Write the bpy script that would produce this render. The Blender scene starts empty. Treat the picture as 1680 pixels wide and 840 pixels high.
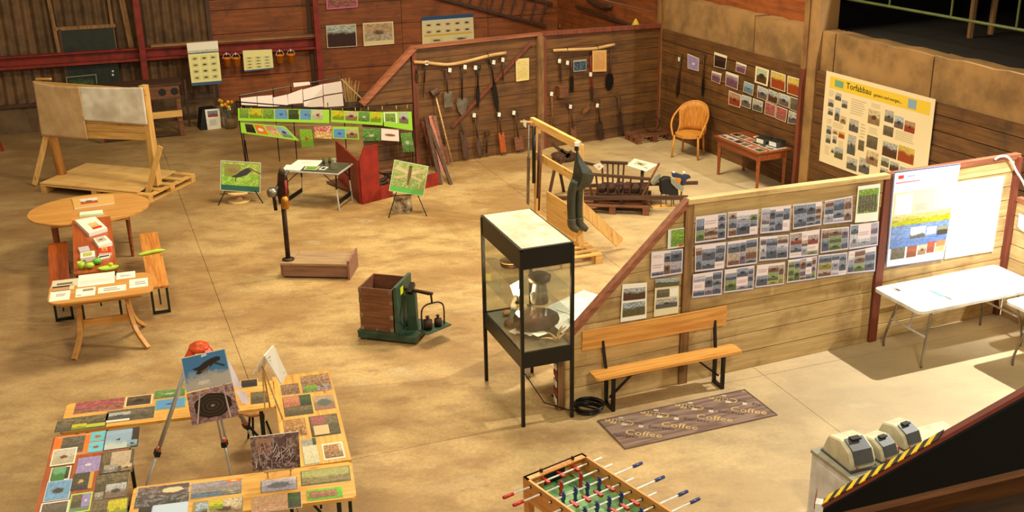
import bpy, math, random
from mathutils import Vector, Matrix
C = bpy.context.scene.collection
PI = math.pi

# ------------------------------------------------------------------ camera
CAM_H = 5.7
FPX, PITCH, ROLL = 1853.3, math.radians(20.59), math.radians(-0.948)
_c, _s = math.cos(PITCH), math.sin(PITCH)
_fw = Vector((0, _c, -_s)); _up0 = Vector((0, _s, _c)); _rt0 = Vector((1, 0, 0))
_rt = math.cos(ROLL)*_rt0 + math.sin(ROLL)*_up0
_up = -math.sin(ROLL)*_rt0 + math.cos(ROLL)*_up0
cd = bpy.data.cameras.new('camera'); cam = bpy.data.objects.new('camera', cd); C.objects.link(cam)
cd.sensor_width = 36; cd.lens = FPX*36/1680; cd.clip_start = .05; cd.clip_end = 200
m = Matrix((_rt, _up, -_fw)).transposed().to_4x4(); m.translation = Vector((0, 0, CAM_H)); cam.matrix_world = m
bpy.context.scene.camera = cam

# ------------------------------------------------------------------ world, lamps, exposure
sc = bpy.context.scene
w = bpy.data.worlds.new('world'); sc.world = w; w.use_nodes = True
w.node_tree.nodes['Background'].inputs[0].default_value = (1.0, .84, .60, 1)
w.node_tree.nodes['Background'].inputs[1].default_value = .17
sc.view_settings.view_transform = 'Standard'; sc.view_settings.look = 'None'
sc.view_settings.gamma = 1; sc.view_settings.use_curve_mapping = False
sc.view_settings.exposure = 0.95
def area(name, loc, tgt, size, power, col, spread=180):
    l = bpy.data.lights.new(name, 'AREA'); l.energy = power; l.color = col; l.size = size; l.shape = 'DISK'
    l.spread = math.radians(spread)
    o = bpy.data.objects.new(name, l); C.objects.link(o); o.location = loc
    o.rotation_euler = (Vector(tgt)-Vector(loc)).to_track_quat('-Z', 'Y').to_euler(); return o
area('hall_lamp', (-.6, 15.6, 7.8), (-.6, 15.6, 0), 2.2, 370, (1, .85, .54))
area('hall_lamp', (2.2, 18.0, 7.5), (2.2, 17.8, 0), 2.2, 100, (1, .85, .54))
area('hall_lamp', (-6.5, 13.5, 8.0), (-6, 14, 0), 2.2, 125, (1, .80, .48))
area('hall_lamp', (-3.2, 7.2, 7.5), (-3.2, 8.2, 0), 2.2, 70, (1, .88, .60))
area('front_fill', (3.2, 3.2, 7.2), (2.6, 10.5, .6), 1.6, 215, (1, .88, .62))  # added fill from the camera side for partition, cabinet and football table
area('added_wash_spot', (5.0, 8.6, 5.6), (5.75, 12.6, 1.35), .3, 16, (1, .98, .94), 34)  # added spot that brightens the chart and banner at the right end
area('floodlight', (8.0, 12.6, 6.3), (4.6, 10.8, 0), .14, 480, (1, .96, .84), 180)

# ------------------------------------------------------------------ geometry of a pixel
def ray(x, y):
    return _rt*((x-840)/FPX) + _up*(-(y-420)/FPX) + _fw
def fl(x, y, z=0.0):
    d = ray(x, y); t = (z-CAM_H)/d.z; return Vector((d.x*t, d.y*t, z))
def proj(P):
    v = Vector(P)-Vector((0, 0, CAM_H)); return 840+FPX*v.dot(_rt)/v.dot(_fw), 420-FPX*v.dot(_up)/v.dot(_fw)
def hz(bx, by, ty):
    b = fl(bx, by); lo, hi = 0., 8.
    for _ in range(36):
        mm = (lo+hi)/2
        if proj((b.x, b.y, mm))[1] > ty: lo = mm
        else: hi = mm
    return lo
class Frame:
    """origin + yaw; maps pixels on real planes into local metres"""
    def __init__(s, o, yaw): s.o = Vector(o); s.yaw = yaw; s.c = math.cos(yaw); s.s = math.sin(yaw)
    @staticmethod
    def two(p, q): p = Vector(p); q = Vector(q); return Frame((p.x, p.y, 0), math.atan2(q.y-p.y, q.x-p.x))
    def L(s, P): d = Vector(P)-s.o; return Vector((d.x*s.c+d.y*s.s, -d.x*s.s+d.y*s.c, d.z))
    def Wd(s, P): return s.o+Vector((P[0]*s.c-P[1]*s.s, P[0]*s.s+P[1]*s.c, P[2]))
    def pt(s, x, y, z=0.0): return s.L(fl(x, y, z))
    def wl(s, x, y, off=0.0):
        d = ray(x, y); o = Vector((0, 0, CAM_H))-s.o
        oy = -o.x*s.s+o.y*s.c; dy = -d.x*s.s+d.y*s.c; t = (off-oy)/dy
        return s.L(Vector((0, 0, CAM_H))+d*t)

# ------------------------------------------------------------------ colours and materials
def rgb(*c):
    if len(c) == 1: c = c[0]
    o = []
    for v in c[:3]:
        v /= 255.; o.append(v/12.92 if v <= .04045 else ((v+.055)/1.055)**2.4)
    return (*o, 1)
def newmat(name):
    mt = bpy.data.materials.new(name); mt.use_nodes = True; nt = mt.node_tree
    return mt, nt, nt.nodes['Principled BSDF']
def N(nt, t, **kw):
    n = nt.nodes.new(t)
    for k, v in kw.items():
        if k.startswith('i_'): n.inputs[k[2:].replace('_', ' ')].default_value = v
        else: setattr(n, k, v)
    return n
def noise(nt, vec, scale, detail=4, rough=.55):
    n = N(nt, 'ShaderNodeTexNoise'); n.inputs['Scale'].default_value = scale; n.inputs['Detail'].default_value = detail
    n.inputs['Roughness'].default_value = rough; nt.links.new(vec, n.inputs['Vector']); return n.outputs['Fac']
def mapr(nt, v, a, b, c=0, d=1):
    n = N(nt, 'ShaderNodeMapRange'); n.interpolation_type = 'SMOOTHSTEP'; nt.links.new(v, n.inputs[0])
    for i, k in enumerate((a, b, c, d)): n.inputs[i+1].default_value = k
    return n.outputs[0]
def mixc(nt, f, a, b, mode='MIX'):
    n = N(nt, 'ShaderNodeMix', data_type='RGBA', blend_type=mode)
    if hasattr(f, 'links') or hasattr(f, 'node'): nt.links.new(f, n.inputs[0])
    else: n.inputs[0].default_value = f
    for k, v in ((6, a), (7, b)):
        if hasattr(v, 'node'): nt.links.new(v, n.inputs[k])
        else: n.inputs[k].default_value = v
    return n.outputs[2]
def hsv_rand(nt, col, amt):
    oi = N(nt, 'ShaderNodeObjectInfo'); h = N(nt, 'ShaderNodeHueSaturation'); nt.links.new(col, h.inputs['Color'])
    nt.links.new(mapr_lin(nt, oi.outputs['Random'], 1-amt, 1+amt), h.inputs['Value']); return h.outputs[0]
def mapr_lin(nt, v, c, d):
    n = N(nt, 'ShaderNodeMapRange'); nt.links.new(v, n.inputs[0]); n.inputs[3].default_value = c; n.inputs[4].default_value = d
    return n.outputs[0]
def bump(nt, bs, h, st=.3, dist=.01):
    b = N(nt, 'ShaderNodeBump'); b.inputs['Strength'].default_value = st; b.inputs['Distance'].default_value = dist
    nt.links.new(h, b.inputs['Height']); nt.links.new(b.outputs[0], bs.inputs['Normal'])
def wood(name, c1, c2, axis='x', scale=1., rand=.12, knots=None, rough=.62, dirt=None):
    mt, nt, bs = newmat(name); tc = N(nt, 'ShaderNodeTexCoord'); mp = N(nt, 'ShaderNodeMapping')
    k = {'x': (1.2, 16, 16), 'y': (16, 1.2, 16), 'z': (16, 16, 1.2)}[axis]
    mp.inputs['Scale'].default_value = [q*scale for q in k]
    ad = N(nt, 'ShaderNodeVectorMath', operation='ADD'); oi = N(nt, 'ShaderNodeObjectInfo')
    mu = N(nt, 'ShaderNodeMath', operation='MULTIPLY'); mu.inputs[1].default_value = 37.; nt.links.new(oi.outputs['Random'], mu.inputs[0])
    nt.links.new(tc.outputs['Object'], ad.inputs[0]); nt.links.new(mu.outputs[0], ad.inputs[1]); nt.links.new(ad.outputs[0], mp.inputs['Vector'])
    f = noise(nt, mp.outputs[0], 1.6, 5, .6)
    col = mixc(nt, mapr(nt, f, .3, .7), rgb(c1), rgb(c2))
    if knots:
        v = N(nt, 'ShaderNodeTexVoronoi'); mp2 = N(nt, 'ShaderNodeMapping'); kk = {'x': (2.2, 8, 8), 'y': (8, 2.2, 8), 'z': (8, 8, 2.2)}[axis]
        mp2.inputs['Scale'].default_value = kk; nt.links.new(ad.outputs[0], mp2.inputs['Vector']); nt.links.new(mp2.outputs[0], v.inputs['Vector'])
        v.inputs['Scale'].default_value = 1.
        col = mixc(nt, mapr(nt, v.outputs['Distance'], .05, .16, .8, 0), col, rgb(knots))
    if dirt:
        f2 = noise(nt, tc.outputs['Object'], 2.3, 5, .65)
        col = mixc(nt, mapr(nt, f2, .45, .75, 0, .75), col, rgb(dirt))
    if rough >= 1: bs.inputs['Specular IOR Level'].default_value = .1
    col = hsv_rand(nt, col, rand); nt.links.new(col, bs.inputs['Base Color']); bs.inputs['Roughness'].default_value = rough
    bump(nt, bs, f, .35, .004); return mt
def plain(name, c, rough=.5, metal=0, c2=None, ns=6., rand=0, spec=None, bmp=0):
    mt, nt, bs = newmat(name); bs.inputs['Roughness'].default_value = rough; bs.inputs['Metallic'].default_value = metal
    tc = N(nt, 'ShaderNodeTexCoord'); f = noise(nt, tc.outputs['Object'], ns, 4, .6)
    c2 = c2 or tuple(v*.86 for v in c[:3])
    col = mixc(nt, mapr(nt, f, .35, .7), rgb(c), rgb(c2))
    if rand: col = hsv_rand(nt, col, rand)
    nt.links.new(col, bs.inputs['Base Color'])
    if bmp: bump(nt, bs, f, .4, bmp)
    if spec is not None: bs.inputs['Specular IOR Level'].default_value = spec
    return mt
def glassmat(name, tint=(.96, .98, .96), fac=.92):
    mt, nt, bs = newmat(name); out = nt.nodes['Material Output']
    tr = N(nt, 'ShaderNodeBsdfTransparent'); tr.inputs[0].default_value = (*tint, 1)
    gl = N(nt, 'ShaderNodeBsdfGlossy'); gl.inputs['Roughness'].default_value = .03
    mx = N(nt, 'ShaderNodeMixShader'); lw = N(nt, 'ShaderNodeLayerWeight'); lw.inputs[0].default_value = .18
    nt.links.new(mapr_lin(nt, lw.outputs['Facing'], 1-fac, .35), mx.inputs[0])
    nt.links.new(tr.outputs[0], mx.inputs[1]); nt.links.new(gl.outputs[0], mx.inputs[2]); nt.links.new(mx.outputs[0], out.inputs[0]); return mt
def printmat():
    mt, nt, bs = newmat('printed_paper'); bs.inputs['Roughness'].default_value = .42
    def at(n): a = N(nt, 'ShaderNodeAttribute'); a.attribute_name = n; return a
    ca, cb, cc, dt = at('ca'), at('cb'), at('cc'), at('dt')
    uv = N(nt, 'ShaderNodeUVMap'); uv.uv_map = 'uv'; sp = N(nt, 'ShaderNodeSeparateXYZ'); nt.links.new(uv.outputs[0], sp.inputs[0])
    cx = N(nt, 'ShaderNodeCombineXYZ'); nt.links.new(sp.outputs[0], cx.inputs[0]); nt.links.new(sp.outputs[1], cx.inputs[1])
    se = N(nt, 'ShaderNodeMath', operation='MULTIPLY'); se.inputs[1].default_value = 40; nt.links.new(ca.outputs['Alpha'], se.inputs[0]); nt.links.new(se.outputs[0], cx.inputs[2])
    n1 = noise(nt, cx.outputs[0], 3.2, 3, .55); n2 = noise(nt, cx.outputs[0], 9, 4, .7)
    def M_(op, a, b):
        q = N(nt, 'ShaderNodeMath', operation=op)
        for i, v in enumerate((a, b)):
            if hasattr(v, 'node'): nt.links.new(v, q.inputs[i])
            else: q.inputs[i].default_value = v
        return q.outputs[0]
    t = M_('ADD', M_('SUBTRACT', sp.outputs[1], cb.outputs['Alpha']), M_('MULTIPLY', M_('SUBTRACT', n1, .5), .55))
    col = mixc(nt, mapr(nt, t, -.1, .1), cb.outputs['Color'], ca.outputs['Color'])
    col = mixc(nt, M_('MULTIPLY', mapr(nt, n2, .44, .62), dt.outputs['Fac']), col, cc.outputs['Color'])
    du = M_('ABSOLUTE', M_('SUBTRACT', sp.outputs[0], .5), 0); dv = M_('MULTIPLY', M_('ABSOLUTE', M_('SUBTRACT', sp.outputs[1], .48), 0), 1.5)
    r = M_('ADD', M_('SQRT', M_('ADD', M_('MULTIPLY', du, du), M_('MULTIPLY', dv, dv)), 0), M_('MULTIPLY', M_('SUBTRACT', n2, .5), .55))
    bl = mapr(nt, M_('SUBTRACT', cc.outputs['Alpha'], r), -.04, .04)
    col = mixc(nt, bl, col, cc.outputs['Color'])
    n3 = noise(nt, cx.outputs[0], 22, 3, .7); amt = M_('MINIMUM', M_('ADD', M_('MULTIPLY', dt.outputs['Fac'], 3.), M_('MULTIPLY', cc.outputs['Alpha'], 3.)), .8)
    col = mixc(nt, amt, col, mixc(nt, mapr(nt, n3, .32, .68), (.5,.5,.5,1), (1.25,1.25,1.25,1)), 'MULTIPLY'); nt.links.new(col, bs.inputs['Base Color']); return mt

# ------------------------------------------------------------------ mesh builder
class MB:
    def __init__(s): s.v = []; s.f = []
    def add(s, vs, fs):
        b = len(s.v); s.v += [tuple(v) for v in vs]; s.f += [tuple(i+b for i in f) for f in fs]; return s
    def box(s, x0, y0, z0, x1, y1, z1):
        return s.add([(x0,y0,z0),(x1,y0,z0),(x1,y1,z0),(x0,y1,z0),(x0,y0,z1),(x1,y0,z1),(x1,y1,z1),(x0,y1,z1)],
                     [(0,3,2,1),(4,5,6,7),(0,1,5,4),(1,2,6,5),(2,3,7,6),(3,0,4,7)])
    def bar(s, p, q, a, b, up=(0,0,1)):
        p = Vector(p); q = Vector(q); d = (q-p).normalized(); u = Vector(up)
        if abs(d.dot(u)) > .97: u = Vector((1,0,0))
        x = d.cross(u).normalized(); y = x.cross(d).normalized(); vs = []
        for c in (p, q):
            for i, j in ((-1,-1),(1,-1),(1,1),(-1,1)): vs.append(c+x*(i*a/2)+y*(j*b/2))
        return s.add(vs, [(0,1,2,3),(7,6,5,4),(0,4,5,1),(1,5,6,2),(2,6,7,3),(3,7,4,0)])
    def tube(s, pts, r, n=8, caps=True):
        pts = [Vector(p) for p in pts]; k = len(pts); rs = r if isinstance(r, (list, tuple)) else [r]*k; vs = []; px = None
        for i, p in enumerate(pts):
            d = (pts[min(i+1,k-1)]-pts[max(i-1,0)]).normalized()
            if px is None:
                u = Vector((0,0,1)) if abs(d.z) < .9 else Vector((1,0,0)); px = d.cross(u).normalized()
            else: px = (px-d*px.dot(d)).normalized()
            y = d.cross(px)
            for j in range(n):
                a = 2*PI*j/n; vs.append(p+(px*math.cos(a)+y*math.sin(a))*rs[i])
        fs = [(i*n+j, i*n+(j+1)%n, (i+1)*n+(j+1)%n, (i+1)*n+j) for i in range(k-1) for j in range(n)]
        if caps: fs += [tuple(range(n))[::-1], tuple(range((k-1)*n, k*n))]
        return s.add(vs, fs)
    def lathe(s, c, prof, n=16, sx=1, sy=1):
        vs = [(c[0]+r*sx*math.cos(2*PI*j/n), c[1]+r*sy*math.sin(2*PI*j/n), c[2]+z) for r, z in prof for j in range(n)]; k = len(prof)
        fs = [(i*n+j, i*n+(j+1)%n, (i+1)*n+(j+1)%n, (i+1)*n+j) for i in range(k-1) for j in range(n)]
        fs += [tuple(range(n))[::-1], tuple(range((k-1)*n, k*n))]; return s.add(vs, fs)
    def prism(s, poly, z0, z1, ax='z'):
        n = len(poly)
        mk = {'z': lambda a, b, h: (a, b, h), 'y': lambda a, b, h: (a, h, b), 'x': lambda a, b, h: (h, a, b)}[ax]
        vs = [mk(a, b, z0) for a, b in poly]+[mk(a, b, z1) for a, b in poly]
        fs = [tuple(range(n))[::-1], tuple(range(n, 2*n))]+[(i, (i+1)%n, n+(i+1)%n, n+i) for i in range(n)]
        return s.add(vs, fs)
    def ball(s, c, r, n=10, m_=7, sx=1, sy=1, sz=1):
        prof = [(max(.02*r, r*math.sin(PI*i/m_)), -r*sz*math.cos(PI*i/m_)) for i in range(m_+1)]
        return s.lathe(c, prof, n, sx, sy)
    def grid(s, fn, nu, nv, th=0.0):
        vs = [fn(i/nu, j/nv) for j in range(nv+1) for i in range(nu+1)]
        fs = [(j*(nu+1)+i, j*(nu+1)+i+1, (j+1)*(nu+1)+i+1, (j+1)*(nu+1)+i) for j in range(nv) for i in range(nu)]
        return s.add(vs, fs)
    def build(s, name, mt, parent=None, smooth=False, loc=None, bevel=0, solid=0):
        me = bpy.data.meshes.new(name); me.from_pydata(s.v, [], s.f); me.update()
        o = bpy.data.objects.new(name, me); C.objects.link(o); me.materials.append(mt)
        import bmesh
        b = bmesh.new(); b.from_mesh(me); bmesh.ops.recalc_face_normals(b, faces=b.faces)
        if bevel: bmesh.ops.bevel(b, geom=list(b.edges), offset=bevel, segments=1, affect='EDGES', clamp_overlap=True)
        if solid:
            bmesh.ops.solidify(b, geom=list(b.faces), thickness=solid)
        b.to_mesh(me); b.free()
        if smooth: me.shade_smooth()
        if parent is not None: o.parent = parent
        if loc is not None: o.location = loc
        return o
def tag(o, label=None, cat=None, group=None, kind=None):
    if label: o['label'] = label
    if cat: o['category'] = cat
    if group: o['group'] = group
    if kind: o['kind'] = kind
    return o
def empty(name, F, label=None, cat=None, group=None, kind=None):
    o = bpy.data.objects.new(name, None); C.objects.link(o); o.empty_display_size = .1
    o.location = F.o; o.rotation_euler = (0, 0, F.yaw); return tag(o, label, cat, group, kind)
def obj_in(name, mb, mt, F, label, cat, group=None, **kw):
    o = mb.build(name, mt, **kw); o.location = F.o; o.rotation_euler = (0, 0, F.yaw); return tag(o, label, cat, group)
def copy_tree(o, parent=None):
    c = o.copy(); C.objects.link(c)
    if parent is not None: c.parent = parent
    for ch in list(o.children): copy_tree(ch, c)
    return c
def text_mb(body, size):
    cu = bpy.data.curves.new('t', 'FONT'); cu.body = body; cu.size = size; cu.extrude = .0008; cu.resolution_u = 2
    o = bpy.data.objects.new('t', cu); C.objects.link(o); dg = bpy.context.evaluated_depsgraph_get()
    me = o.evaluated_get(dg).to_mesh(); r = ([tuple(v.co) for v in me.vertices], [tuple(p.vertices) for p in me.polygons])
    o.evaluated_get(dg).to_mesh_clear(); bpy.data.objects.remove(o); bpy.data.curves.remove(cu); return r

PM = printmat()
WHITE = (236, 232, 222)
def cell(u0, v0, u1, v1, A, B=None, Cc=None, h=.5, blob=0., dt=0.):
    return (u0, v0, u1, v1, A, B or A, Cc or A, h, blob, dt)
# kinds of picture: sky colour, ground colour, detail colour, horizon, subject size, detail
PK = {
 'field': ((176,190,205),(96,88,52),(58,62,36),.6,0,.7), 'bog': ((190,196,200),(84,50,34),(46,34,28),.62,0,.7),
 'green': ((104,150,44),(70,120,30),(176,196,90),.5,.0,.7), 'yellow': ((206,200,40),(110,150,30),(160,120,20),.4,.12,.5),
 'bluebug': ((96,150,205),(96,150,205),(48,62,80),.1,.13,0), 'greenbug': ((80,140,40),(60,110,30),(200,196,170),.4,.14,.3),
 'pink': ((150,70,76),(120,80,60),(196,110,110),.5,0,.9), 'nest': ((110,84,56),(84,60,38),(40,28,20),.5,.22,.8),
 'gray': ((120,108,92),(98,90,70),(60,52,42),.55,0,.7), 'reed': ((128,112,80),(92,80,50),(62,52,36),.5,0,.8),
 'water': ((150,178,200),(104,130,150),(60,62,56),.55,.1,.4), 'bird': ((150,180,210),(120,140,120),(40,36,40),.3,.2,.2),
 'duck': ((120,170,215),(120,170,215),(70,56,44),.3,.24,.3), 'orange': ((226,120,40),(226,120,40),(230,226,216),.5,.26,0),
 'lav': ((150,130,190),(150,130,190),(230,228,230),.5,.12,.2), 'snake': ((200,180,176),(176,150,146),(70,54,50),.5,.0,1.),
 'insect': ((206,200,186),(190,180,150),(120,60,30),.5,.16,.2), 'lime': ((120,190,50),(90,160,40),(150,90,30),.4,.14,.6),
 'machine': ((190,200,210),(110,90,84),(56,56,66),.55,.22,.5), 'red': ((190,150,120),(150,56,34),(70,44,34),.6,.15,.5),
 'sunset': ((216,190,96),(160,66,26),(70,50,30),.62,.0,.4), 'bw': ((196,192,186),(90,88,86),(50,48,48),.5,.15,.6),
 'violet': ((170,150,180),(120,76,96),(80,60,84),.7,0,.7), 'sepia': ((216,196,160),(150,120,84),(80,56,40),.5,.2,.5),
 'dark': ((60,44,40),(44,24,22),(28,16,16),.6,0,.5), 'flower': ((196,60,60),(206,150,40),(230,220,200),.5,.0,.9),
 'forest': ((70,96,50),(58,70,44),(30,36,26),.5,0,.9), 'eggs': ((150,140,130),(96,92,86),(206,196,176),.5,.1,.5),
 'wing': ((196,196,196),(130,110,96),(70,60,54),.5,.22,.5), 'paper': (WHITE, WHITE, (150,150,150), .5, 0, 0),
}
_pr = random.Random(5)
def ph(kind, u0=0., v0=0., u1=1., v1=1.):
    A, B, Cc, h, bl, dt = PK[kind]; return (u0, v0, u1, v1, A, B, Cc, h, bl, dt)
def framed(kind, mu=.05, mv=.05, base=WHITE): return [cell(0,0,1,1,base), ph(kind, mu, mv, 1-mu, 1-mv)]
def lines(u0, v0, u1, v1, n, col=(150,146,140)):
    out = []
    for i in range(n):
        a = v0+(v1-v0)*(i+.3)/n; out.append(cell(u0, a, u0+(u1-u0)*_pr.uniform(.75, 1), a+(v1-v0)*.42/n, col))
    return out
def picture(name, label, cat, group, cor, cells, th=.003, parent=None, base=WHITE, lift=.0012, shapes=()):
    """cor: world corners tl,tr,br,bl; a flat sheet with its printed areas"""
    tl, tr, br, bl = [Vector(c) for c in cor]; o0 = (tl+tr+br+bl)/4
    nrm = (br-bl).cross(tl-bl).normalized(); cells = [cell(0,0,1,1,base)] + list(cells) if not (cells and cells[0][:4] == (0,0,1,1)) else list(cells)
    V_, F_, A_, B_, C_, D_, U_ = [], [], [], [], [], [], []
    def P(u, v, k): return (bl*(1-u)*(1-v)+br*u*(1-v)+tr*u*v+tl*(1-u)*v)-o0+nrm*k
    def face(q, c, uv):
        b = len(V_); V_.extend(q); F_.append((b, b+1, b+2, b+3)); sd = _pr.random()
        c4, c5, c6 = rgb(c[4]), rgb(c[5]), rgb(c[6])
        for k in range(4):
            A_.append((*c4[:3], sd)); B_.append((*c5[:3], c[7])); C_.append((*c6[:3], c[8])); D_.append(c[9]); U_.append(uv[k])
    lv = []
    for i, c in enumerate(cells):
        k = 0.
        for (a, kk) in lv:
            if not (c[0] >= a[2]-1e-4 or c[2] <= a[0]+1e-4 or c[1] >= a[3]-1e-4 or c[3] <= a[1]+1e-4): k = max(k, kk+lift)
        lv.append((c, k))
        face([P(c[0],c[1],k), P(c[2],c[1],k), P(c[2],c[3],k), P(c[0],c[3],k)], c, [(0,0),(1,0),(1,1),(0,1)])
    kt = max([k for _, k in lv]+[0])+lift
    for poly, colr in shapes:
        b = len(V_); n = len(poly); V_.extend([P(u, v, kt) for u, v in poly]); F_.append(tuple(range(b, b+n))); q4 = rgb(colr)
        for _ in range(n): A_.append((*q4[:3], .5)); B_.append((*q4[:3], .5)); C_.append((*q4[:3], 0)); D_.append(.12); U_.append((0, 0))
        kt += .0004
    s = cell(0,0,1,1,base); z = [(0,0)]*4
    for (a, b) in (((0,0),(1,0)),((1,0),(1,1)),((1,1),(0,1)),((0,1),(0,0))):
        face([P(*a,-th), P(*b,-th), P(*b,0), P(*a,0)], s, z)
    face([P(0,0,-th), P(0,1,-th), P(1,1,-th), P(1,0,-th)], s, z)
    me = bpy.data.meshes.new(name); me.from_pydata(V_, [], F_); me.materials.append(PM)
    uvl = me.uv_layers.new(name='uv')
    for i, u in enumerate(U_): uvl.data[i].uv = u
    for nm, dat in (('ca', A_), ('cb', B_), ('cc', C_)):
        a = me.attributes.new(nm, 'FLOAT_COLOR', 'CORNER')
        for i, v in enumerate(dat): a.data[i].color = v
    a = me.attributes.new('dt', 'FLOAT', 'CORNER')
    for i, v in enumerate(D_): a.data[i].value = v
    o = bpy.data.objects.new(name, me); C.objects.link(o)
    if parent is not None:
        o.matrix_world = Matrix.Translation(o0); o.parent = parent
        pm = Matrix.Translation(parent.location) @ parent.rotation_euler.to_matrix().to_4x4()
        o.matrix_parent_inverse = pm.inverted()
    else: o.location = o0
    return tag(o, label, cat, group)
def on_wall(F, x0, y0, x1, y1, off=-.012, skew=None):
    """pixel tl and br of a rectangle on the frame's vertical plane -> world corners"""
    a = F.wl(x0, y0, off); b = F.wl(x1, y1, off)
    return [F.Wd((a.x, off, a.z)), F.Wd((b.x, off, a.z)), F.Wd((b.x, off, b.z)), F.Wd((a.x, off, b.z))]
def on_wall4(F, pts, off=-.012): return [F.Wd(F.wl(x, y, off)) for x, y in pts]
def on_top(F, x0, y0, x1, y1, z):
    a = F.pt(x0, y0, z); b = F.pt(x1, y1, z)
    return [F.Wd((a.x, a.y, z)), F.Wd((b.x, a.y, z)), F.Wd((b.x, b.y, z)), F.Wd((a.x, b.y, z))]
def on_top4(pts, z): return [fl(x, y, z) for x, y in pts]

MT = {
 'plank': wood('weathered_plank', (116,76,36), (82,52,24), 'x', .8, .14, dirt=(52,34,20)),
 'plankpale': wood('pale_plank', (206,176,122), (178,146,94), 'x', .8, .10, dirt=(130,98,58)),
 'plankback': wood('back_plank', (150,80,34), (116,60,24), 'x', .7, .14, dirt=(70,38,18)),
 'postred': wood('red_brown_post', (128,62,40), (92,44,30), 'z', .8, .08),
 'railred': wood('red_brown_rail', (160,96,62), (120,66,44), 'x', .8, .08),
 'postwood': wood('old_post', (150,110,64), (110,76,44), 'z', .8, .08, dirt=(80,52,30)),
 'pine': wood('pine', (222,178,104), (196,146,76), 'x', 1, .06, knots=(140,84,36)),
 'pinez': wood('pine_upright', (222,178,104), (196,146,76), 'z', 1, .06, knots=(140,84,36)),
 'piney': wood('pine_cross', (222,178,104), (196,146,76), 'y', 1, .06, knots=(140,84,36)),
 'benchwood': wood('varnished_bench_wood', (226,168,86), (200,132,56), 'x', 1, .05, knots=(116,60,22), rough=.38),
 'oak': wood('light_table_veneer', (206,150,78), (186,128,60), 'x', .7, .04, rough=.35),
 'orange': wood('orange_varnished_board', (176,88,32), (150,66,22), 'y', 1, .05, rough=.4),
 'darkwood': wood('dark_old_wood', (84,54,34), (54,34,22), 'z', 1, .15),
 'darkwoodx': wood('dark_old_wood_long', (84,54,34), (54,34,22), 'x', 1, .15),
 'tablewood': wood('red_brown_table_wood', (150,78,36), (120,58,26), 'x', 1, .05, rough=.4),
 'ply': wood('plywood', (224,184,116), (206,160,92), 'x', .4, .04, dirt=(190,142,78)),
 'boxwood': wood('worn_crate_board', (132,82,50), (96,56,36), 'x', 1, .1, dirt=(80,50,36)),
 'stick': wood('debarked_branch', (214,178,120), (170,128,76), 'x', 1, .05),
 'blackmetal': plain('black_metal', (22,20,20), .35, .3),
 'darkmetal': plain('dark_green_steel', (40,52,46), .4, .5),
 'iron': plain('rusty_iron', (70,48,36), .6, .6, (44,30,24)),
 'steel': plain('worn_steel', (150,146,136), .35, .8, (110,100,88)),
 'redsteel': plain('red_painted_steel', (140,40,26), .55, .1, (104,30,22)),
 'redpaint': plain('red_paint', (150,34,20), .5, 0, (120,26,16)),
 'greenpaint': plain('green_paint', (58,84,66), .5, .1, (40,58,46)),
 'railgreen': plain('pale_green_paint', (92,104,56), .5, .2),
 'white': plain('white_plastic', (238,236,230), .35),
 'paper': plain('white_paper', (236,232,222), .6), 'black': plain('black_paint', (16,14,14), .6),
 'shadeblack': plain('shade_black_board', (9,7,7), .85, spec=.2),  # black put into the colour to keep the loft dark; also stair panel, backing
 'concrete': plain('concrete', (158,120,74), .85, 0, (112,84,50), 1.6, .05, bmp=.01),
 'plinth': plain('dark_plinth', (112,88,62), .9, 0, (80,60,42), 2, bmp=.01),
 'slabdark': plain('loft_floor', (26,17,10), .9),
 'beige': plain('beige_cloth', (206,174,128), .9, 0, (186,150,104), 3), 'sheet': plain('white_sheet', (240,234,220), .85, 0, (206,196,176), 2),
 'glass': glassmat('glass'), 'orangeplastic': plain('orange_plastic', (236,140,30), .4),
 'redplastic': plain('red_plastic', (232,84,24), .35), 'yellow': plain('yellow', (226,196,40), .5), 'tape': plain('tape_yellow', (240,200,20), .5),
 'lime': plain('lime_plastic', (170,210,60), .4), 'greenp': plain('green_plastic', (90,190,60), .4),
 'grey': plain('light_grey_metal', (214,214,218), .45, .1), 'cream': plain('cream_plastic', (206,198,168), .45), 'darkgrey': plain('dark_grey', (70,70,72), .5),
 'wicker': wood('honey_wicker', (214,150,60), (176,108,36), 'z', 3, .03), 'blue': plain('blue_paint', (34,48,80), .45),
 'bark': plain('birch_bark', (206,190,160), .9, 0, (90,66,44), 9, bmp=.01), 'straw': plain('cut_wood', (214,176,116), .8),
 'cloth': plain('dark_green_wader_cloth', (52,54,38), .6, 0, (38,40,28), 4), 'rubber': plain('grey_rubber', (70,66,52), .5),
 'rope': plain('rope', (190,170,130), .9), 'stairred': plain('dark_red_rail_paint', (112,46,38), .4), 'peat': plain('peat', (70,40,26), .95, 0, (48,26,18), 12, bmp=.01), 'alu': plain('aluminium', (206,206,204), .3, .35),
}
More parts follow.
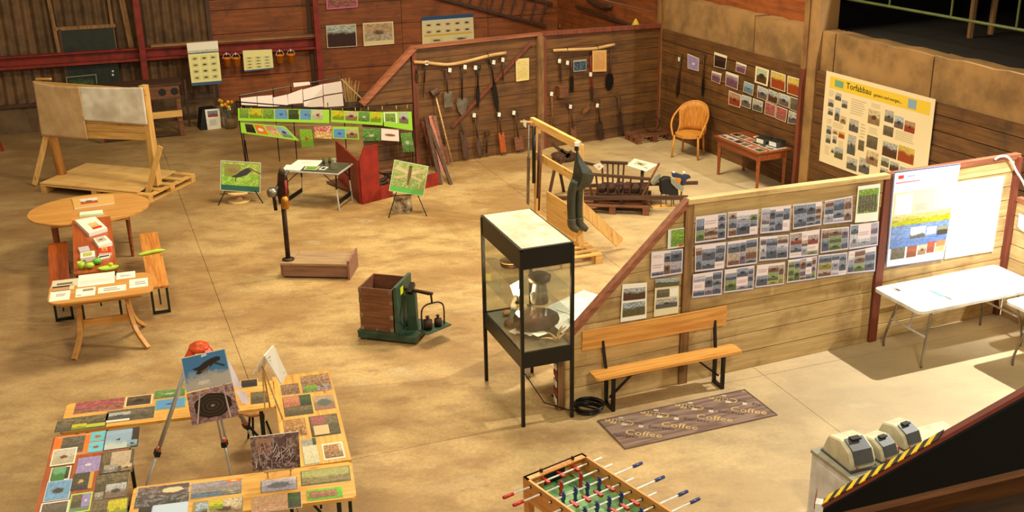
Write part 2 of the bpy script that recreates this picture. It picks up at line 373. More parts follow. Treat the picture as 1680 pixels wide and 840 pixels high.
# ================================================================== STRUCTURE
def floormat():
    mt, nt, bs = newmat('stained_concrete_floor'); tc = N(nt, 'ShaderNodeTexCoord'); mp = N(nt, 'ShaderNodeMapping'); gm = N(nt, 'ShaderNodeNewGeometry')
    mp.inputs['Rotation'].default_value = (0, 0, -.36); mp.inputs['Scale'].default_value = (.8, 1.3, 1); nt.links.new(gm.outputs['Position'], mp.inputs['Vector'])
    a = noise(nt, mp.outputs[0], .55, 6, .62); b = noise(nt, mp.outputs[0], 2.6, 6, .65); c = noise(nt, gm.outputs['Position'], 26, 4, .7)
    col = mixc(nt, mapr(nt, a, .38, .62), rgb(158,122,72), rgb(200,168,112))
    col = mixc(nt, mapr(nt, b, .42, .7, 0, .6), col, rgb(126,86,46))
    d = noise(nt, mp.outputs[0], 1.3, 5, .6)
    col = mixc(nt, mapr(nt, d, .58, .74, 0, .55), col, rgb(216,196,150))
    col = mixc(nt, mapr(nt, c, .3, .7, 0, .34), col, rgb(112,88,58))
    e = noise(nt, mp.outputs[0], 1.9, 6, .7); col = mixc(nt, mapr(nt, e, .6, .68, 0, .42), col, rgb(104,80,50))
    g = noise(nt, gm.outputs['Position'], 70, 2, .6); col = mixc(nt, mapr(nt, g, .62, .75, 0, .35), col, rgb(90,70,46))
    # lighting put into the colour: paler to the right, browner to the left
    sp = N(nt, 'ShaderNodeSeparateXYZ'); nt.links.new(gm.outputs['Position'], sp.inputs[0])
    col = mixc(nt, mapr(nt, sp.outputs[0], -.5, 5.5, 0, .55), col, rgb(210,198,166))
    col = mixc(nt, mapr(nt, sp.outputs[0], -8, -2, .45, 0), col, rgb(116,88,56))
    nt.links.new(col, bs.inputs['Base Color']); bs.inputs['Roughness'].default_value = .62; bump(nt, bs, b, .2, .01); return mt
FLM = floormat()
FY = math.radians(20.8)
FF = Frame((0, 0, 0), FY)
fo = MB().box(-16, -2, -.3, 26, 34, -.03).build('floor', MT['plinth'])
fo.rotation_euler = (0, 0, FY); tag(fo, kind='structure')
xs = [1.26+5.34*k for k in range(-3, 4)]; ys = [4.45+5.1*k for k in range(-1, 6)]
for i in range(len(xs)-1):
    for j in range(len(ys)-1):
        MB().box(xs[i]+.003, ys[j]+.003, -.03, xs[i+1]-.003, ys[j+1]-.003, 0).build('slab', FLM, fo)

def clip(poly, fn):
    """keep the side where fn(s,z) <= 0"""
    out = []
    for i in range(len(poly)):
        a, b = poly[i], poly[(i+1) % len(poly)]; fa, fb = fn(*a), fn(*b)
        if fa <= 0: out.append(a)
        if fa*fb < 0: t = fa/(fa-fb); out.append((a[0]+(b[0]-a[0])*t, a[1]+(b[1]-a[1])*t))
    return out
rnd = random.Random(3)
def planks(par, s0, s1, z0, ztop, ph_, mt, th=.035, y=0., cut=None, name='plank'):
    """one object per board between s0 and s1; ztop(s) is the top edge"""
    z = z0; zt = max(ztop(s0), ztop(s1))
    while z < zt-.03:
        h = ph_*rnd.uniform(.85, 1.12); z2 = min(z+h, zt+.2)
        if zt-z2 < .07: z2 = zt+.2
        g = .005; w1, w2 = rnd.uniform(-.008, .008), rnd.uniform(-.008, .008)
        poly = [(s0+.003, z+g), (s1-.003, z+g+w1*0), (s1-.003, z2-g), ((s0+s1)/2, z2-g-abs(w2)), (s0+.003, z2-g)]
        poly = clip(poly, lambda s, zz: zz-(ztop(s0)+(ztop(s1)-ztop(s0))*(s-s0)/(s1-s0)))
        if cut: poly = clip(poly, cut)
        if len(poly) >= 3:
            yy = y+rnd.uniform(-.006, .006); MB().prism(poly, yy, yy+th, 'y').build(name, mt, par)
        z = z2

# ---- near plank partition
NW = Frame.two(fl(1118, 628), fl(1640, 512)); NW.o = NW.Wd(NW.wl(920, 662).to_3d()); NW.o.z = 0
wn = empty('wall_near', NW, kind='structure')
sP = [0, NW.wl(1121, 560).x, NW.wl(1437, 480).x, NW.wl(1645, 420).x]
h2, h3 = NW.wl(1130, 330).z, NW.wl(1447, 290).z; h4 = NW.wl(1655, 258).z; h1 = NW.wl(922, 566).z
dg = lambda s: h1+(h2-h1)*s/sP[1]
planks(wn, 0, sP[1]-.05, 0, lambda s: dg(s) if s else h1, .235, MT['plankpale'], y=0)
planks(wn, sP[1]+.05, sP[2]-.06, 0, lambda s: h2+(h3-h2)*(s-sP[1])/(sP[2]-sP[1])-.03, .2, MT['plankpale'])
planks(wn, sP[2]+.05, sP[3]-.03, 0, lambda s: h3+(h4-h3)*(s-sP[2])/(sP[3]-sP[2])-.03, .185, MT['plankpale'])
MB().box(sP[1]-.05, -.03, 0, sP[1]+.05, .05, h2-.02).build('post', MT['postwood'], wn)
MB().box(sP[2]-.055, -.035, 0, sP[2]+.05, .05, h3-.02).build('post', MT['postred'], wn)
MB().box(sP[3]-.03, -.06, 0, sP[3]+.03, .04, h4).build('post', MT['postred'], wn)
MB().box(-.04, -.02, 0, .035, .06, h1).build('post', MT['postwood'], wn)
MB().bar((-.03, .01, h1-.02), (sP[1], .01, h2+.01), .09, .06, (0, 0, 1)).build('rail', MT['railred'], wn)
MB().bar((sP[1]-.03, .01, h2), (sP[2], .01, h3), .10, .05).build('rail', MT['plankpale'], wn)
MB().bar((sP[2], .01, h3), (sP[3]+.03, .01, h4), .08, .06).build('rail', MT['railred'], wn)
# return panel at the right end, coming towards the camera
RW = Frame(NW.Wd((sP[3]+.03, -.07, 0)), NW.yaw-PI/2)
wr = empty('wall_near_return', RW, kind='structure')
hr = hz(1640, 512, 326)
planks(wr, 0, 2.6, 0, lambda s: hr, .185, MT['plankpale']); MB().box(0, -.02, hr, 2.6, .06, hr+.05).build('rail', MT['railred'], wr)

# ---- far plank partition
FW = Frame.two(fl(735, 267), fl(1080, 215)); wf = empty('wall_far', FW, kind='structure')
a0 = FW.wl(598, 250).x; a1 = FW.wl(682, 180).x; a2 = FW.wl(888, 150).x; a3 = FW.wl(1080, 140).x
g1 = FW.wl(684, 77).z; g2 = FW.wl(880, 56).z; g3 = FW.wl(1082, 42).z; g0 = FW.wl(600, 170).z
planks(wf, a0, a1-.05, 0, lambda s: g0+(g1-g0)*(s-a0)/(a1-a0), .24, MT['plank'])
planks(wf, a1+.04, a2-.1, 0, lambda s: g1+(g2-g1)*(s-a1)/(a2-a1)-.03, .22, MT['plank'])
planks(wf, a2+.1, a3, 0, lambda s: g2+(g3-g2)*(s-a2)/(a3-a2)-.03, .22, MT['plank'])
MB().box(a1-.04, -.03, 0, a1+.05, .05, g1-.02).build('post', MT['postred'], wf)
MB().box(a2-.1, -.06, 0, a2+.03, .06, g2-.02).build('post', MT['postwood'], wf)
MB().box(a2+.03, -.03, 0, a2+.1, .06, g2-.02).build('post', MT['postred'], wf)
MB().box(a3-.02, -.05, 0, a3+.06, .05, g3).build('post', MT['postred'], wf)
MB().bar((a0, .0, g0), (a1+.02, .0, g1), .12, .09).build('rail', MT['railred'], wf)
MB().bar((a1, .0, g1), (a2, .0, g2), .12, .05).build('rail', MT['railred'], wf)
MB().bar((a2, .0, g2), (a3+.06, .0, g3), .12, .07).build('rail', MT['postred'], wf)
p0 = FW.wl(870, 70); p1 = FW.wl(740, 208)
MB().bar((p0.x, -.03, p0.z), (p1.x, -.03, p1.z), .05, .03, (0, 1, 0)).build('brace', MT['postred'], wf)

# ---- right wall : boards, concrete panels above, pillar, loft behind
RR = Frame.two(fl(1080, 215), fl(1282, 299)); r = empty('wall_right', RR, kind='structure')
zc0, zc1 = 2.03, 2.68
CS = -4.7; CE = 12.5
sp_ = RR.wl(1322, 200).x
planks(r, .06, sp_-.1, 0, lambda s: zc0+.03, .235, MT['plank'], y=-.02)
planks(r, sp_+.2, CE, 0, lambda s: zc0+.03, .235, MT['plank'], y=-.02)
planks(r, CS, -.08, 0, lambda s: zc1, .45, MT['plankback'], y=0)
j = [0.06, RR.wl(1235, 60).x, sp_-.1]
for s0_, s1_ in ((j[0], j[1]), (j[1], j[2]), (sp_+.2, sp_+.52), (sp_+.52, sp_+2.6), (sp_+2.6, sp_+4.7), (sp_+4.7, CE)):
    e = [rnd.uniform(-.02, .02) for _ in range(6)]; n = 8
    bot = [(s0_+.012+(s1_-s0_-.024)*k/n, zc0-.02+.02*math.sin(k*1.7+s0_)) for k in range(n+1)]
    top = [(s0_+.012+(s1_-s0_-.024)*k/n, zc1+.012*math.sin(k*2.1+s1_)) for k in range(n, -1, -1)]
    MB().prism(bot+top, .03, .32, 'y').build('concrete_panel', MT['concrete'], r)
MB().box(CS, .06, 0, CE, .32, zc0).build('backing', MT['plinth'], r)
MB().box(.05, .33, zc1-.1, sp_, .4, 4.2).build('upper_board', MT['plankback'], r)
MB().box(-.1, -.04, 0, .07, .1, 4.2).build('post', MT['postwood'], r)
# loft beyond the right wall
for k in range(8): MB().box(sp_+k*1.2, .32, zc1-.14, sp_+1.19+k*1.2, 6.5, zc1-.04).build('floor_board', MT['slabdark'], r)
MB().box(sp_-.1, 6.5, zc1-.2, CE, 6.6, 5.4).build('loft_wall', MT['shadeblack'], r)
MB().box(sp_-.1, .4, zc1-.2, sp_-.0, 6.6, 5.4).build('loft_wall', MT['shadeblack'], r)
MB().box(sp_-.1, .30, 4.1, CE, 6.6, 4.25).build('loft_shade_slab', MT['shadeblack'], r)  # unseen slab added to keep the lamps off the loft
# pillar and red post in front
pl = empty('trim_pillar', RR, kind='structure')
MB().box(sp_-.02, -.05, 0, sp_+.2, .33, 4.4).build('pillar', MT['concrete'], pl)
MB().box(sp_-.1, -.12, 0, sp_-.02, .0, zc0+.02).build('post', MT['postred'], pl)
MB().box(sp_-.1, -.11, zc0+.02, sp_-.02, .0, 4.4).build('post', MT['postwood'], pl)
# loft railing
rl = empty('loft_railing', RR, 'pale green pipe railing of the dark loft above the right wall', 'railing')
q0 = RR.wl(1400, 0, .45); q1 = RR.wl(1680, 50, .45)
zr = (q0.z+q1.z)/2
MB().tube([(q0.x-.4, .45, zr), (q1.x+1.2, .45, zr)], .022).build('rail', MT['railgreen'], rl)
MB().tube([(q0.x-.4, .45, zr+.55), (q1.x+1.2, .45, zr+.55)], .022).build('rail', MT['railgreen'], rl)
for px in (1360, 1459, 1562, 1672):
    x_ = RR.wl(px, 12, .45).x; MB().tube([(x_, .45, zr), (x_, .45, zr+.55)], .016).build('upright', MT['railgreen'], rl)
for px in (1300, 1860):
    x_ = RR.wl(px, 30, .45).x; MB().tube([(x_, .45, zc1-.05), (x_, .45, zr+.55)], .02).build('post', MT['railgreen'], rl)
for k, (px, py, top) in enumerate(((1591, 62, 4.1), (1625, 56, 4.1))):
    b = RR.pt(px, py, zc1-.04); t_ = MB().tube([(b.x, b.y, zc1-.04), (b.x+.02, b.y, top)], .05).build('loft_pole', MT['postwood'])
    t_.location = RR.o; t_.rotation_euler = (0, 0, RR.yaw); tag(t_, ('thicker left', 'thinner right')[k]+' round timber pole standing on the dark loft floor', 'pole')
b = RR.pt(1483, 32, zc1-.04); jr = empty('jar', Frame(RR.Wd((b.x, b.y, zc1-.04)), 0), 'pale jar with a reddish lid standing on the loft floor behind the railing', 'jar')
MB().lathe((0,0,0), [(.07,0),(.085,.02),(.085,.22),(.06,.26)], 14).build('body', MT['grey'], jr, True); MB().lathe((0,0,.26), [(.07,0),(.07,.05)], 14).build('lid', MT['redplastic'], jr)

# ---- back wall
BW = Frame(fl(60, 217), math.radians(17)); wb = empty('wall_back', BW, kind='structure')
def bx(px, py=60, off=0): return BW.wl(px, py, off)
# end where it meets the right wall
cs = RR.Wd((CS, 0, 0)); d = Vector((math.cos(RR.yaw), math.sin(RR.yaw), 0))
den = -d.x*BW.s+d.y*BW.c; oo = RR.o-BW.o; tt = -(-oo.x*BW.s+oo.y*BW.c)/den; corner = RR.o+d*tt; SE = BW.L(corner).x
S0 = -2.6; sj = bx(347).x
MB().box(S0, .02, 0, sj, .25, .58).build('plinth', MT['plinth'], wb)
MB().box(sj, .02, 0, SE, .25, .30).build('plinth', MT['plinth'], wb)
corr = plain('rusty_corrugated_sheet', (112,82,52), .7, .2, (78,58,40), 3, .16)
cmt = corr; s_ = S0; k = 0
dl, dr = bx(97).x, bx(188).x; dt_ = bx(140, 45).z
while s_ < sj-.01:
    e_ = min(s_+.95, sj); n = int((e_-s_)/.0475); 
    z0_ = .56
    if s_ < dr and e_ > dl+.2: pass
    MB().grid(lambda u, v: (s_+(e_-s_)*u, .03*math.cos(2*PI*u*(e_-s_)/.19)+(0.004 if k % 2 else 0), z0_+(5.2-z0_)*v), n*2, 1).build('corrugated_sheet', cmt, wb, True)
    s_ = e_; k += 1
MB().box(S0, .06, .5, sj, .1, 5.2).build('backing', MT['shadeblack'], wb)
MB().box(S0, -.05, .55, bx(60).x, .02, .62).build('sill', MT['darkwoodx'], wb)
MB().box(sj, .055, .3, SE, .09, 5.2).build('backing', MT['shadeblack'], wb)
z = .30
for k, hgt in enumerate((.55, .46, .46, .5, .22, .5, .5, .5, .5, .5)):
    for s0_, s1_ in ((sj, bx(520).x), (bx(520).x, bx(660, 50).x), (bx(660, 50).x, bx(800, 20).x), (bx(800, 20).x, SE+.02)):
        yy = rnd.uniform(0, .015); MB().box(s0_+.004, yy, z+.006, s1_-.004, .04+yy, z+hgt-.006).build('board', MT['plankback'], wb)
    z += hgt
MB().box(sj-.06, -.04, .3, sj+.02, .05, 5.2).build('stud', MT['darkwood'], wb)
x_ = bx(508, 40).x; MB().box(x_-.05, -.05, .3, x_+.03, .02, 5.2).build('stud', MT['darkwood'], wb)
x_ = bx(948, 20).x; MB().box(x_-.08, -.08, .3, x_+.05, .02, 5.2).build('stud', MT['darkwood'], wb)
for (xa, ya, xb, yb, wd) in ((80, 0, 98, 90, .07), (178, 0, 190, 82, .06), (200, 0, 217, 82, .11)):
    p = BW.wl(xa, ya, -.06); q = BW.wl(xb, yb, -.06); d2 = (p-q).normalized()
    p = p+d2*1.5
    MB().bar(p, q, wd, .05, (0, 1, 0)).build('stud', MT['postwood'], wb)
# green sliding door
dr_ = empty('door_1', BW, kind='structure')
zb = bx(140, 150).z
MB().box(dl, -.09, .1, dr, -.055, dt_-.02).build('door_leaf', plain('dark_green_door', (34,44,36), .5, 0, (24,32,28)), dr_)
MB().box(dl-.05, -.10, dt_-.02, dr+.05, -.03, dt_+.05).build('door_frame', MT['postwood'], dr_)
MB().box(dl+.0, -.1, .1, dl+.06, -.05, dt_).build('door_frame', MT['darkwood'], dr_)
for (yy,) in ((117,), (123,)):
    p = BW.wl(185, yy, -.1); MB().ball((p.x, -.1, p.z), .025, 8, 6).build('door_handle', MT['white'], dr_)
# steel beam and columns
tb = empty('trim_steelwork', BW, kind='structure')
za = BW.wl(20, 112, -.2).z; zb_ = BW.wl(20, 95, -.2).z; x0_ = S0; x1_ = bx(525, 85, -.2).x
MB().box(x0_, -.26, za-.02, x1_, -.1, za+.03).build('beam_flange', MT['redsteel'], tb)
MB().box(x0_, -.12, za+.03, x1_, -.1, zb_).build('beam_web', MT['redsteel'], tb)
MB().box(x0_, -.24, zb_, x1_, -.08, zb_+.03).build('beam_flange', MT['redsteel'], tb)
MB().box(bx(248,80,-.2).x, -.27, zb_+.04, x1_, -.06, zb_+.075).build('shelf_board', MT['concrete'], tb)
for px in (237, 525):
    x_ = BW.wl(px, 110, -.3).x
    MB().box(x_-.06, -.36, 0, x_+.06, -.34, 5.4).box(x_-.008, -.34, 0, x_+.008, -.22, 5.4).box(x_-.06, -.22, 0, x_+.06, -.20, 5.4).build('column', MT['redsteel'], tb)
# ================================================================== RIGHT PARTITION: POSTERS, BENCH, TABLES, SHOWCASE
PH_OFF = -.034
def tint(kind, *r):
    q = list(ph(kind, *r)); k = .42 if kind in ('red','yellow','green','orange') else .25
    for i in (4,5,6): q[i] = tuple(c*(1-k)*.9+t*k for c, t in zip(q[i], (112,100,124)))
    return tuple(q)
CP = {'mauve': ((186,176,196),(110,98,120),(56,50,66)), 'slate': ((150,160,186),(80,88,112),(40,42,56)), 'brown': ((196,176,166),(120,84,74),(60,42,42)),
 'leaf': ((150,166,120),(84,104,60),(44,56,36)), 'rust': ((190,170,170),(150,64,52),(60,40,44)), 'pale': ((214,214,228),(160,160,180),(96,98,120)), 'gold': ((176,176,120),(150,140,60),(70,76,40))}
def collage(seed, kinds=('mauve','slate'), base=(228,212,218), border=(120,132,180)):
    rr = random.Random(seed*7+1); cs = [cell(0,0,1,1,(214,216,232)), cell(.012,.03,.988,.99,base)]; u = .03
    extra = ('mauve','slate','brown','pale','slate')
    while u < .86:
        wd = min(rr.choice((.2,.26,.3,.38,.44)), .97-u)
        if u+wd > .86: wd = .97-u
        v = .96-rr.choice((0,0,.06,.14))
        while v > .2:
            hh = rr.choice((.24,.3,.36,.44)); 
            if v-hh < .2: hh = v-.07
            r_ = rr.random()
            if r_ < .12: cs += lines(u+.02, v-hh*.7, u+wd-.03, v-hh*.3, 2, (190,170,180))
            else:
                kd = rr.choice(kinds if r_ < .55 else extra); A, B, D = CP[kd]
                cs.append((u, v-hh+.012, u+wd-.01, v, A, B, D, rr.uniform(.35,.75), rr.choice((0,.15,.25)), rr.uniform(.4,.9)))
            v -= hh
        u += wd
    return cs+[cell(.0,.0,1,.025,border), cell(.988,0,1,1,border)]
G_ = ('leaf','leaf','slate')
KM = {'green':'leaf','forest':'leaf','bw':'slate','machine':'slate','violet':'mauve','water':'slate','gray':'brown','sepia':'brown','red':'rust','yellow':'gold','orange':'rust','paper':'pale'}
SH = [
 (((1141.5,356),(1192,349.5),(1191,393),(1140,400)),1,G_,'collage sheet of green peat photos, top left corner sheet of the partition display','a'),
 (((1194.6,348.4),(1245,343.5),(1243,384.6),(1193.5,391)),2,('gray','bw','forest'),'collage sheet of grey meadow photos, second in the top row on the partition','a'),
 (((1249.3,342),(1298.5,337),(1295.4,379.3),(1247,384)),3,('bw','machine','violet'),'collage sheet with scattered dark machine photos, third in the top row','a'),
 (((1301.5,336.3),(1349.6,330.7),(1347.4,369.6),(1300.8,377)),4,('machine','bw','water'),'collage sheet with a digger photo upper right, fourth in the top row','a'),
 (((1353.5,330),(1399,321.6),(1398,364),(1350.5,369)),5,('violet','sepia','bw'),'collage sheet with a big brown machine photo beside the group photograph','a'),
 (((1140.3,403),(1192,397),(1188,441),(1140,446.8)),6,('water','machine','red'),'collage sheet of blue photos with one red spot, left end of the middle row','a'),
 (((1193.5,397),(1244,390),(1242,433),(1192.3,439.3)),7,('bw','machine','gray'),'collage sheet of pale machine photos, second in the middle row','a'),
 (((1246.6,389),(1294.7,385),(1292.4,425),(1245.5,429)),8,('bw','violet','machine'),'collage sheet with a domed machine photo, third in the middle row','a'),
 (((1296,383),(1345.6,376.3),(1342,419),(1294.7,424.5)),9,('green','forest','red'),'collage sheet of green garden photos, fourth in the middle row','a'),
 (((1347.8,376.3),(1393.5,372),(1392,409.4),(1346,416)),11,('green','forest','orange'),'collage sheet with large photo of people and orange machine among trees','a'),
 (((1395.3,369),(1442.3,363.5),(1440,403),(1393,410)),12,('water','bw','paper'),'pale collage sheet with small blue photos, right end of the middle row','a'),
 (((1137,450.6),(1186,443.4),(1184,484),(1135.4,489.7)),13,('red','bw','machine'),'collage sheet with a red picture top left, left end of the bottom row','a'),
 (((1189,443),(1238,435.5),(1236.4,475),(1187.4,481.3)),14,('bw','violet','forest'),'collage sheet of small portraits above dark photos, second in bottom row','a'),
 (((1242,435.5),(1288.4,430),(1286,467),(1238.7,472.7)),15,('yellow','forest','bw'),'collage sheet of yellow-green group photos, third in the bottom row','a'),
 (((1293,426.8),(1341,420),(1338.3,458.4),(1290.8,465)),16,('violet','forest','sepia'),'collage sheet of many small people photos, fourth in the bottom row','a'),
 (((1342.8,419.3),(1390.8,414.3),(1388.5,451),(1340,457.3)),17,('machine','yellow','bw'),'collage sheet with yellow grass photo, fifth in the bottom row','a'),
 (((1392.6,413),(1438,404),(1435.5,445.5),(1388.5,450)),18,('forest','paper','machine'),'collage sheet with forest photo and small logos, right end of bottom row','a'),
 (((1068.9,413.8),(1121,408.3),(1119.4,449),(1067.3,457)),19,('machine','sepia','bw'),'collage sheet of mossy brown photos alone left of the pale post','b'),
]
for cor, sd, kinds, lab, g in SH:
    picture('collage_sheet', lab, 'poster', 'collage sheets on the near partition', on_wall4(NW, cor, PH_OFF), collage(sd, tuple(KM.get(k, k) for k in kinds)))
picture('group_photograph', 'upright photograph of a group of people in dark clothes on grass, above the sheets', 'photograph', None,
    on_wall4(NW, ((1408,306),(1444.6,301.3),(1440,362),(1402.5,365.7)), PH_OFF-.005),
    [cell(0,0,1,1,WHITE), ph('green',.06,.25,.94,.9)]+[(.1+.135*k,.3,.2+.135*k,.74,(56,60,66),(40,42,48),(180,140,120),.5,.0,.6) for k in range(6)])
picture('photograph', 'small white and green plant photograph, topmost beside the sloping rail', 'photograph', None, on_wall4(NW, ((1096.2,376.8),(1122.6,373.6),(1122,405),(1095.2,409)), PH_OFF), [cell(0,0,1,1,(210,214,206)), ph('green',.2,.1,1,.95), cell(.7,.05,.95,.2,(190,80,50))])
picture('photo_sheet', 'tall white sheet with two landscape photos, left of the pair above the bench', 'poster', 'tall sheets above the bench back', on_wall4(NW, ((1021.3,466.8),(1061.5,463.6),(1060.5,522),(1018,528.6)), PH_OFF), [cell(0,0,1,1,WHITE), ph('bog',.06,.56,.94,.88), ph('field',.06,.12,.94,.5)])
picture('photo_sheet', 'tall yellowish sheet with herd photos, right of the pair above the bench', 'poster', 'tall sheets above the bench back', on_wall4(NW, ((1075.3,458.8),(1114.5,455.6),(1113,513.5),(1072.7,520)), PH_OFF), [cell(0,0,1,1,(222,212,176)), ph('field',.0,.78,1,1), ph('gray',.08,.5,.6,.72), cell(.62,.5,.95,.72,WHITE), ph('bw',.06,.2,.94,.46)])
# banner, hung over the rail, slightly sagging cloth with print
bq = on_wall4(NW, ((1467,286),(1576,270),(1547,426),(1453,440)), PH_OFF-.01)
bt = on_wall4(NW, ((1467,282),(1576,268)), PH_OFF-.01)
pb = picture('banner', 'tall information banner with blue water, yellow reeds and brown soil pictures', 'banner', None, [bt[0], bt[1], bq[2], bq[3]],
    [cell(0,0,1,1,(92,104,150)), cell(.015,.012,1,.985,(236,238,246)), cell(.03,.36,.985,.78,(236,208,168)), cell(.06,.55,.33,.76,WHITE), cell(.36,.55,.62,.76,(232,200,176)), cell(.65,.56,.97,.77,(236,214,180)),
     (.03,.42,.985,.54,(226,206,150),(186,186,30),(120,130,20),.62,0,.7), (.03,.2,.985,.43,(120,150,206),(96,128,190),(80,110,170),.4,0,.5), (.35,.28,.6,.4,(220,226,236),(90,90,90),(60,60,60),.35,0,.2), cell(.62,.3,.78,.38,(206,214,232)), (.8,.28,.98,.37,(150,150,120),(60,60,50),(50,50,40),.6,0,.4),
     ph('gray',.06,.08,.3,.2), (.33,.08,.5,.2,(160,84,40),(130,66,30),(110,50,20),.5,0,.5), ph('sepia',.52,.09,.66,.2), (.67,.1,.8,.22,(176,80,50),(150,70,40),(110,50,30),.5,0,.5), (.82,.1,.98,.22,(190,130,80),(214,180,120),(150,90,50),.5,0,.5), cell(.03,.012,.985,.06,(206,210,230)),
     cell(.07,.92,.15,.955,(220,60,60)), cell(.04,.875,.4,.887,(190,120,140)), cell(.2,.93,.32,.945,(150,170,210))] + lines(.38,.57,.6,.64,4,(190,170,150)))
picture('chart', 'large plain white wall chart with faint drawings beside the banner', 'poster', None, on_wall4(NW, ((1566,300),(1648,288),(1629,412),(1549.5,425)), PH_OFF+.006),
    [cell(0,0,1,1,(242,240,232)), cell(.03,.93,.95,.94,(170,170,166))] + [cell(.2+.1*(k%4), .12+.085*k, .62+.06*(k%5), .128+.085*k, (186,186,182)) for k in range(9)] + [(.5,.6,.9,.85,(242,240,232),(242,240,232),(200,200,196),.5,0,.25), (.1,.2,.5,.5,(242,240,232),(242,240,232),(206,206,200),.5,0,.2)])
picture('note', 'white paper notice at the right edge on the return panel', 'notice', None, on_wall4(RW, ((1672,350),(1700,362),(1694,392),(1669,372)), -.03), [cell(0,0,1,1,WHITE)])
# white cable over the rail
pts = [fl(1636,264,1.93)]
cbl = MB(); c0 = NW.wl(1632,262,-.05); c1 = NW.wl(1648,256,-.06)
cb = [NW.Wd(c0), NW.Wd(NW.wl(1640,257,-.07)), NW.Wd(NW.wl(1652,257,-.07)), NW.Wd(NW.wl(1660,266,-.07)), NW.Wd(NW.wl(1668,282,-.07)), NW.Wd(NW.wl(1680,302,-.07)), NW.Wd(NW.wl(1700,350,-.07))]
def smooth(pts, n=4):
    out = []; P = [Vector(p) for p in pts]
    for i in range(len(P)-1):
        a, b, c, d_ = P[max(i-1,0)], P[i], P[i+1], P[min(i+2,len(P)-1)]
        for k in range(n):
            t = k/n; out.append(.5*((2*b)+(-a+c)*t+(2*a-5*b+4*c-d_)*t*t+(-a+3*b-3*c+d_)*t**3))
    return out+[P[-1]]
tag(MB().tube(smooth(cb), .014).build('cable', MT['white'], smooth=True), 'thick white cable draped over the top rail of the partition', 'cable')

# ---- bench with backrest
BN = Frame.two(fl(1008,677), fl(1187,640)); BN.o.z = 0
bn = empty('backrest_bench', BN, 'long varnished pine bench with a backrest and black steel legs against the partition', 'bench')
zs = .42
a = BN.pt(963,606,zs); b = BN.pt(1218,575,zs); c_ = BN.pt(978,622.7,zs)
x0_, x1_, y0_, y1_ = a.x, b.x+.0, c_.y, a.y
y1_ = y0_+.21
def plankseat(x0, x1, y0, y1, z, name, mt, par, th=.03):
    r_ = .03; poly = [(x0+r_,y0),(x1-r_,y0),(x1,y0+r_),(x1,y1-r_),(x1-r_,y1),(x0+r_,y1),(x0,y1-r_),(x0,y0+r_)]
    return MB().prism(poly, z-th, z).build(name, mt, par)
plankseat(x0_, x1_, y0_, y1_, zs, 'seat', MT['benchwood'], bn)
# backrest: two boards
tb0 = BN.wl(955,542,y1_+.045); tb1 = BN.wl(1192,504,y1_+.045); lb0 = BN.wl(955,574,y1_+.045)
zt_ = (tb0.z+tb1.z)/2; xb0, xb1 = tb0.x, tb1.x
yb = y1_+.045
for k in range(3):
    hh = .225/3; z_ = zt_-hh*(k+1); MB().box(xb0, yb-.012+.012*k*.4, z_+.002, xb1, yb+.012+.012*k*.4, z_+hh-.001).build('backrest_board', MT['benchwood'], bn)
for side, px in ((0, 1008), (1, 1187)):
    xx = BN.pt(px, 640 if side else 677).x; yy0 = y0_+.02; yy1 = y1_-.02
    lg = MB(); t_ = .035
    lg.bar((xx, yy0, 0), (xx, yy0, zs-.03), t_, t_); lg.bar((xx, yy1, 0), (xx, yy1, zs-.03), t_, t_); lg.bar((xx, yy0, .015), (xx, yy1, .015), t_, t_); lg.bar((xx, yy0, zs-.045), (xx, yy1, zs-.045), t_, t_)
    lg.build('leg_frame', MT['blackmetal'], bn)
    sx = 1 if side == 0 else -1
    MB().bar((xx, (yy0+yy1)/2, .12), (xx+sx*.38*0-sx*.0+sx*.3, (yy0+yy1)/2, zs-.04), .02, .02).build('strut', MT['blackmetal'], bn)
    MB().bar((xx-sx*.0, yy1+.0, zs-.06), (xx-sx*.02, yb+.03, zt_-.05), .035, .025).build('back_bracket', MT['blackmetal'], bn)

# ---- rug with printed words
RG = Frame.two(fl(1025,738), fl(1275,682)); rl_ = 1.765; rw_ = .625
rg = empty('coffee_rug', RG, 'brown printed runner rug with coffee words lying before the bench', 'rug')
def rugmat():
    mt, nt, bs = newmat('rug_pile'); tc = N(nt, 'ShaderNodeTexCoord'); mp = N(nt, 'ShaderNodeMapping'); mp.inputs['Rotation'].default_value = (0,0,-.62); mp.inputs['Scale'].default_value = (2, 16, 1)
    nt.links.new(tc.outputs['Object'], mp.inputs['Vector']); f = noise(nt, mp.outputs[0], 1, 2, .5)
    nt.links.new(mixc(nt, mapr(nt, f, .42, .58), rgb(112,86,74), rgb(140,114,98)), bs.inputs['Base Color']); bs.inputs['Roughness'].default_value = .95; return mt
MB().prism([(0,0),(rl_,0),(rl_,rw_),(0,rw_)], 0, .008).build('rug_body', rugmat(), rg)
for (u0,v0,u1,v1) in ((0,0,rl_,.012),(0,rw_-.012,rl_,rw_),(0,.012,.012,rw_-.012),(rl_-.012,.012,rl_,rw_-.012)): MB().box(u0,v0,.008,u1,v1,.011).build('edge_binding', plain('rug_binding',(96,72,54),.9) if u0==0 and v0==0 and u1==rl_ else bpy.data.materials['rug_binding'], rg)
tan = plain('rug_tan_print', (216,180,112), .9); dk = plain('rug_dark_print', (74,52,48), .9); pal = plain('rug_pale_print', (206,190,160), .9)
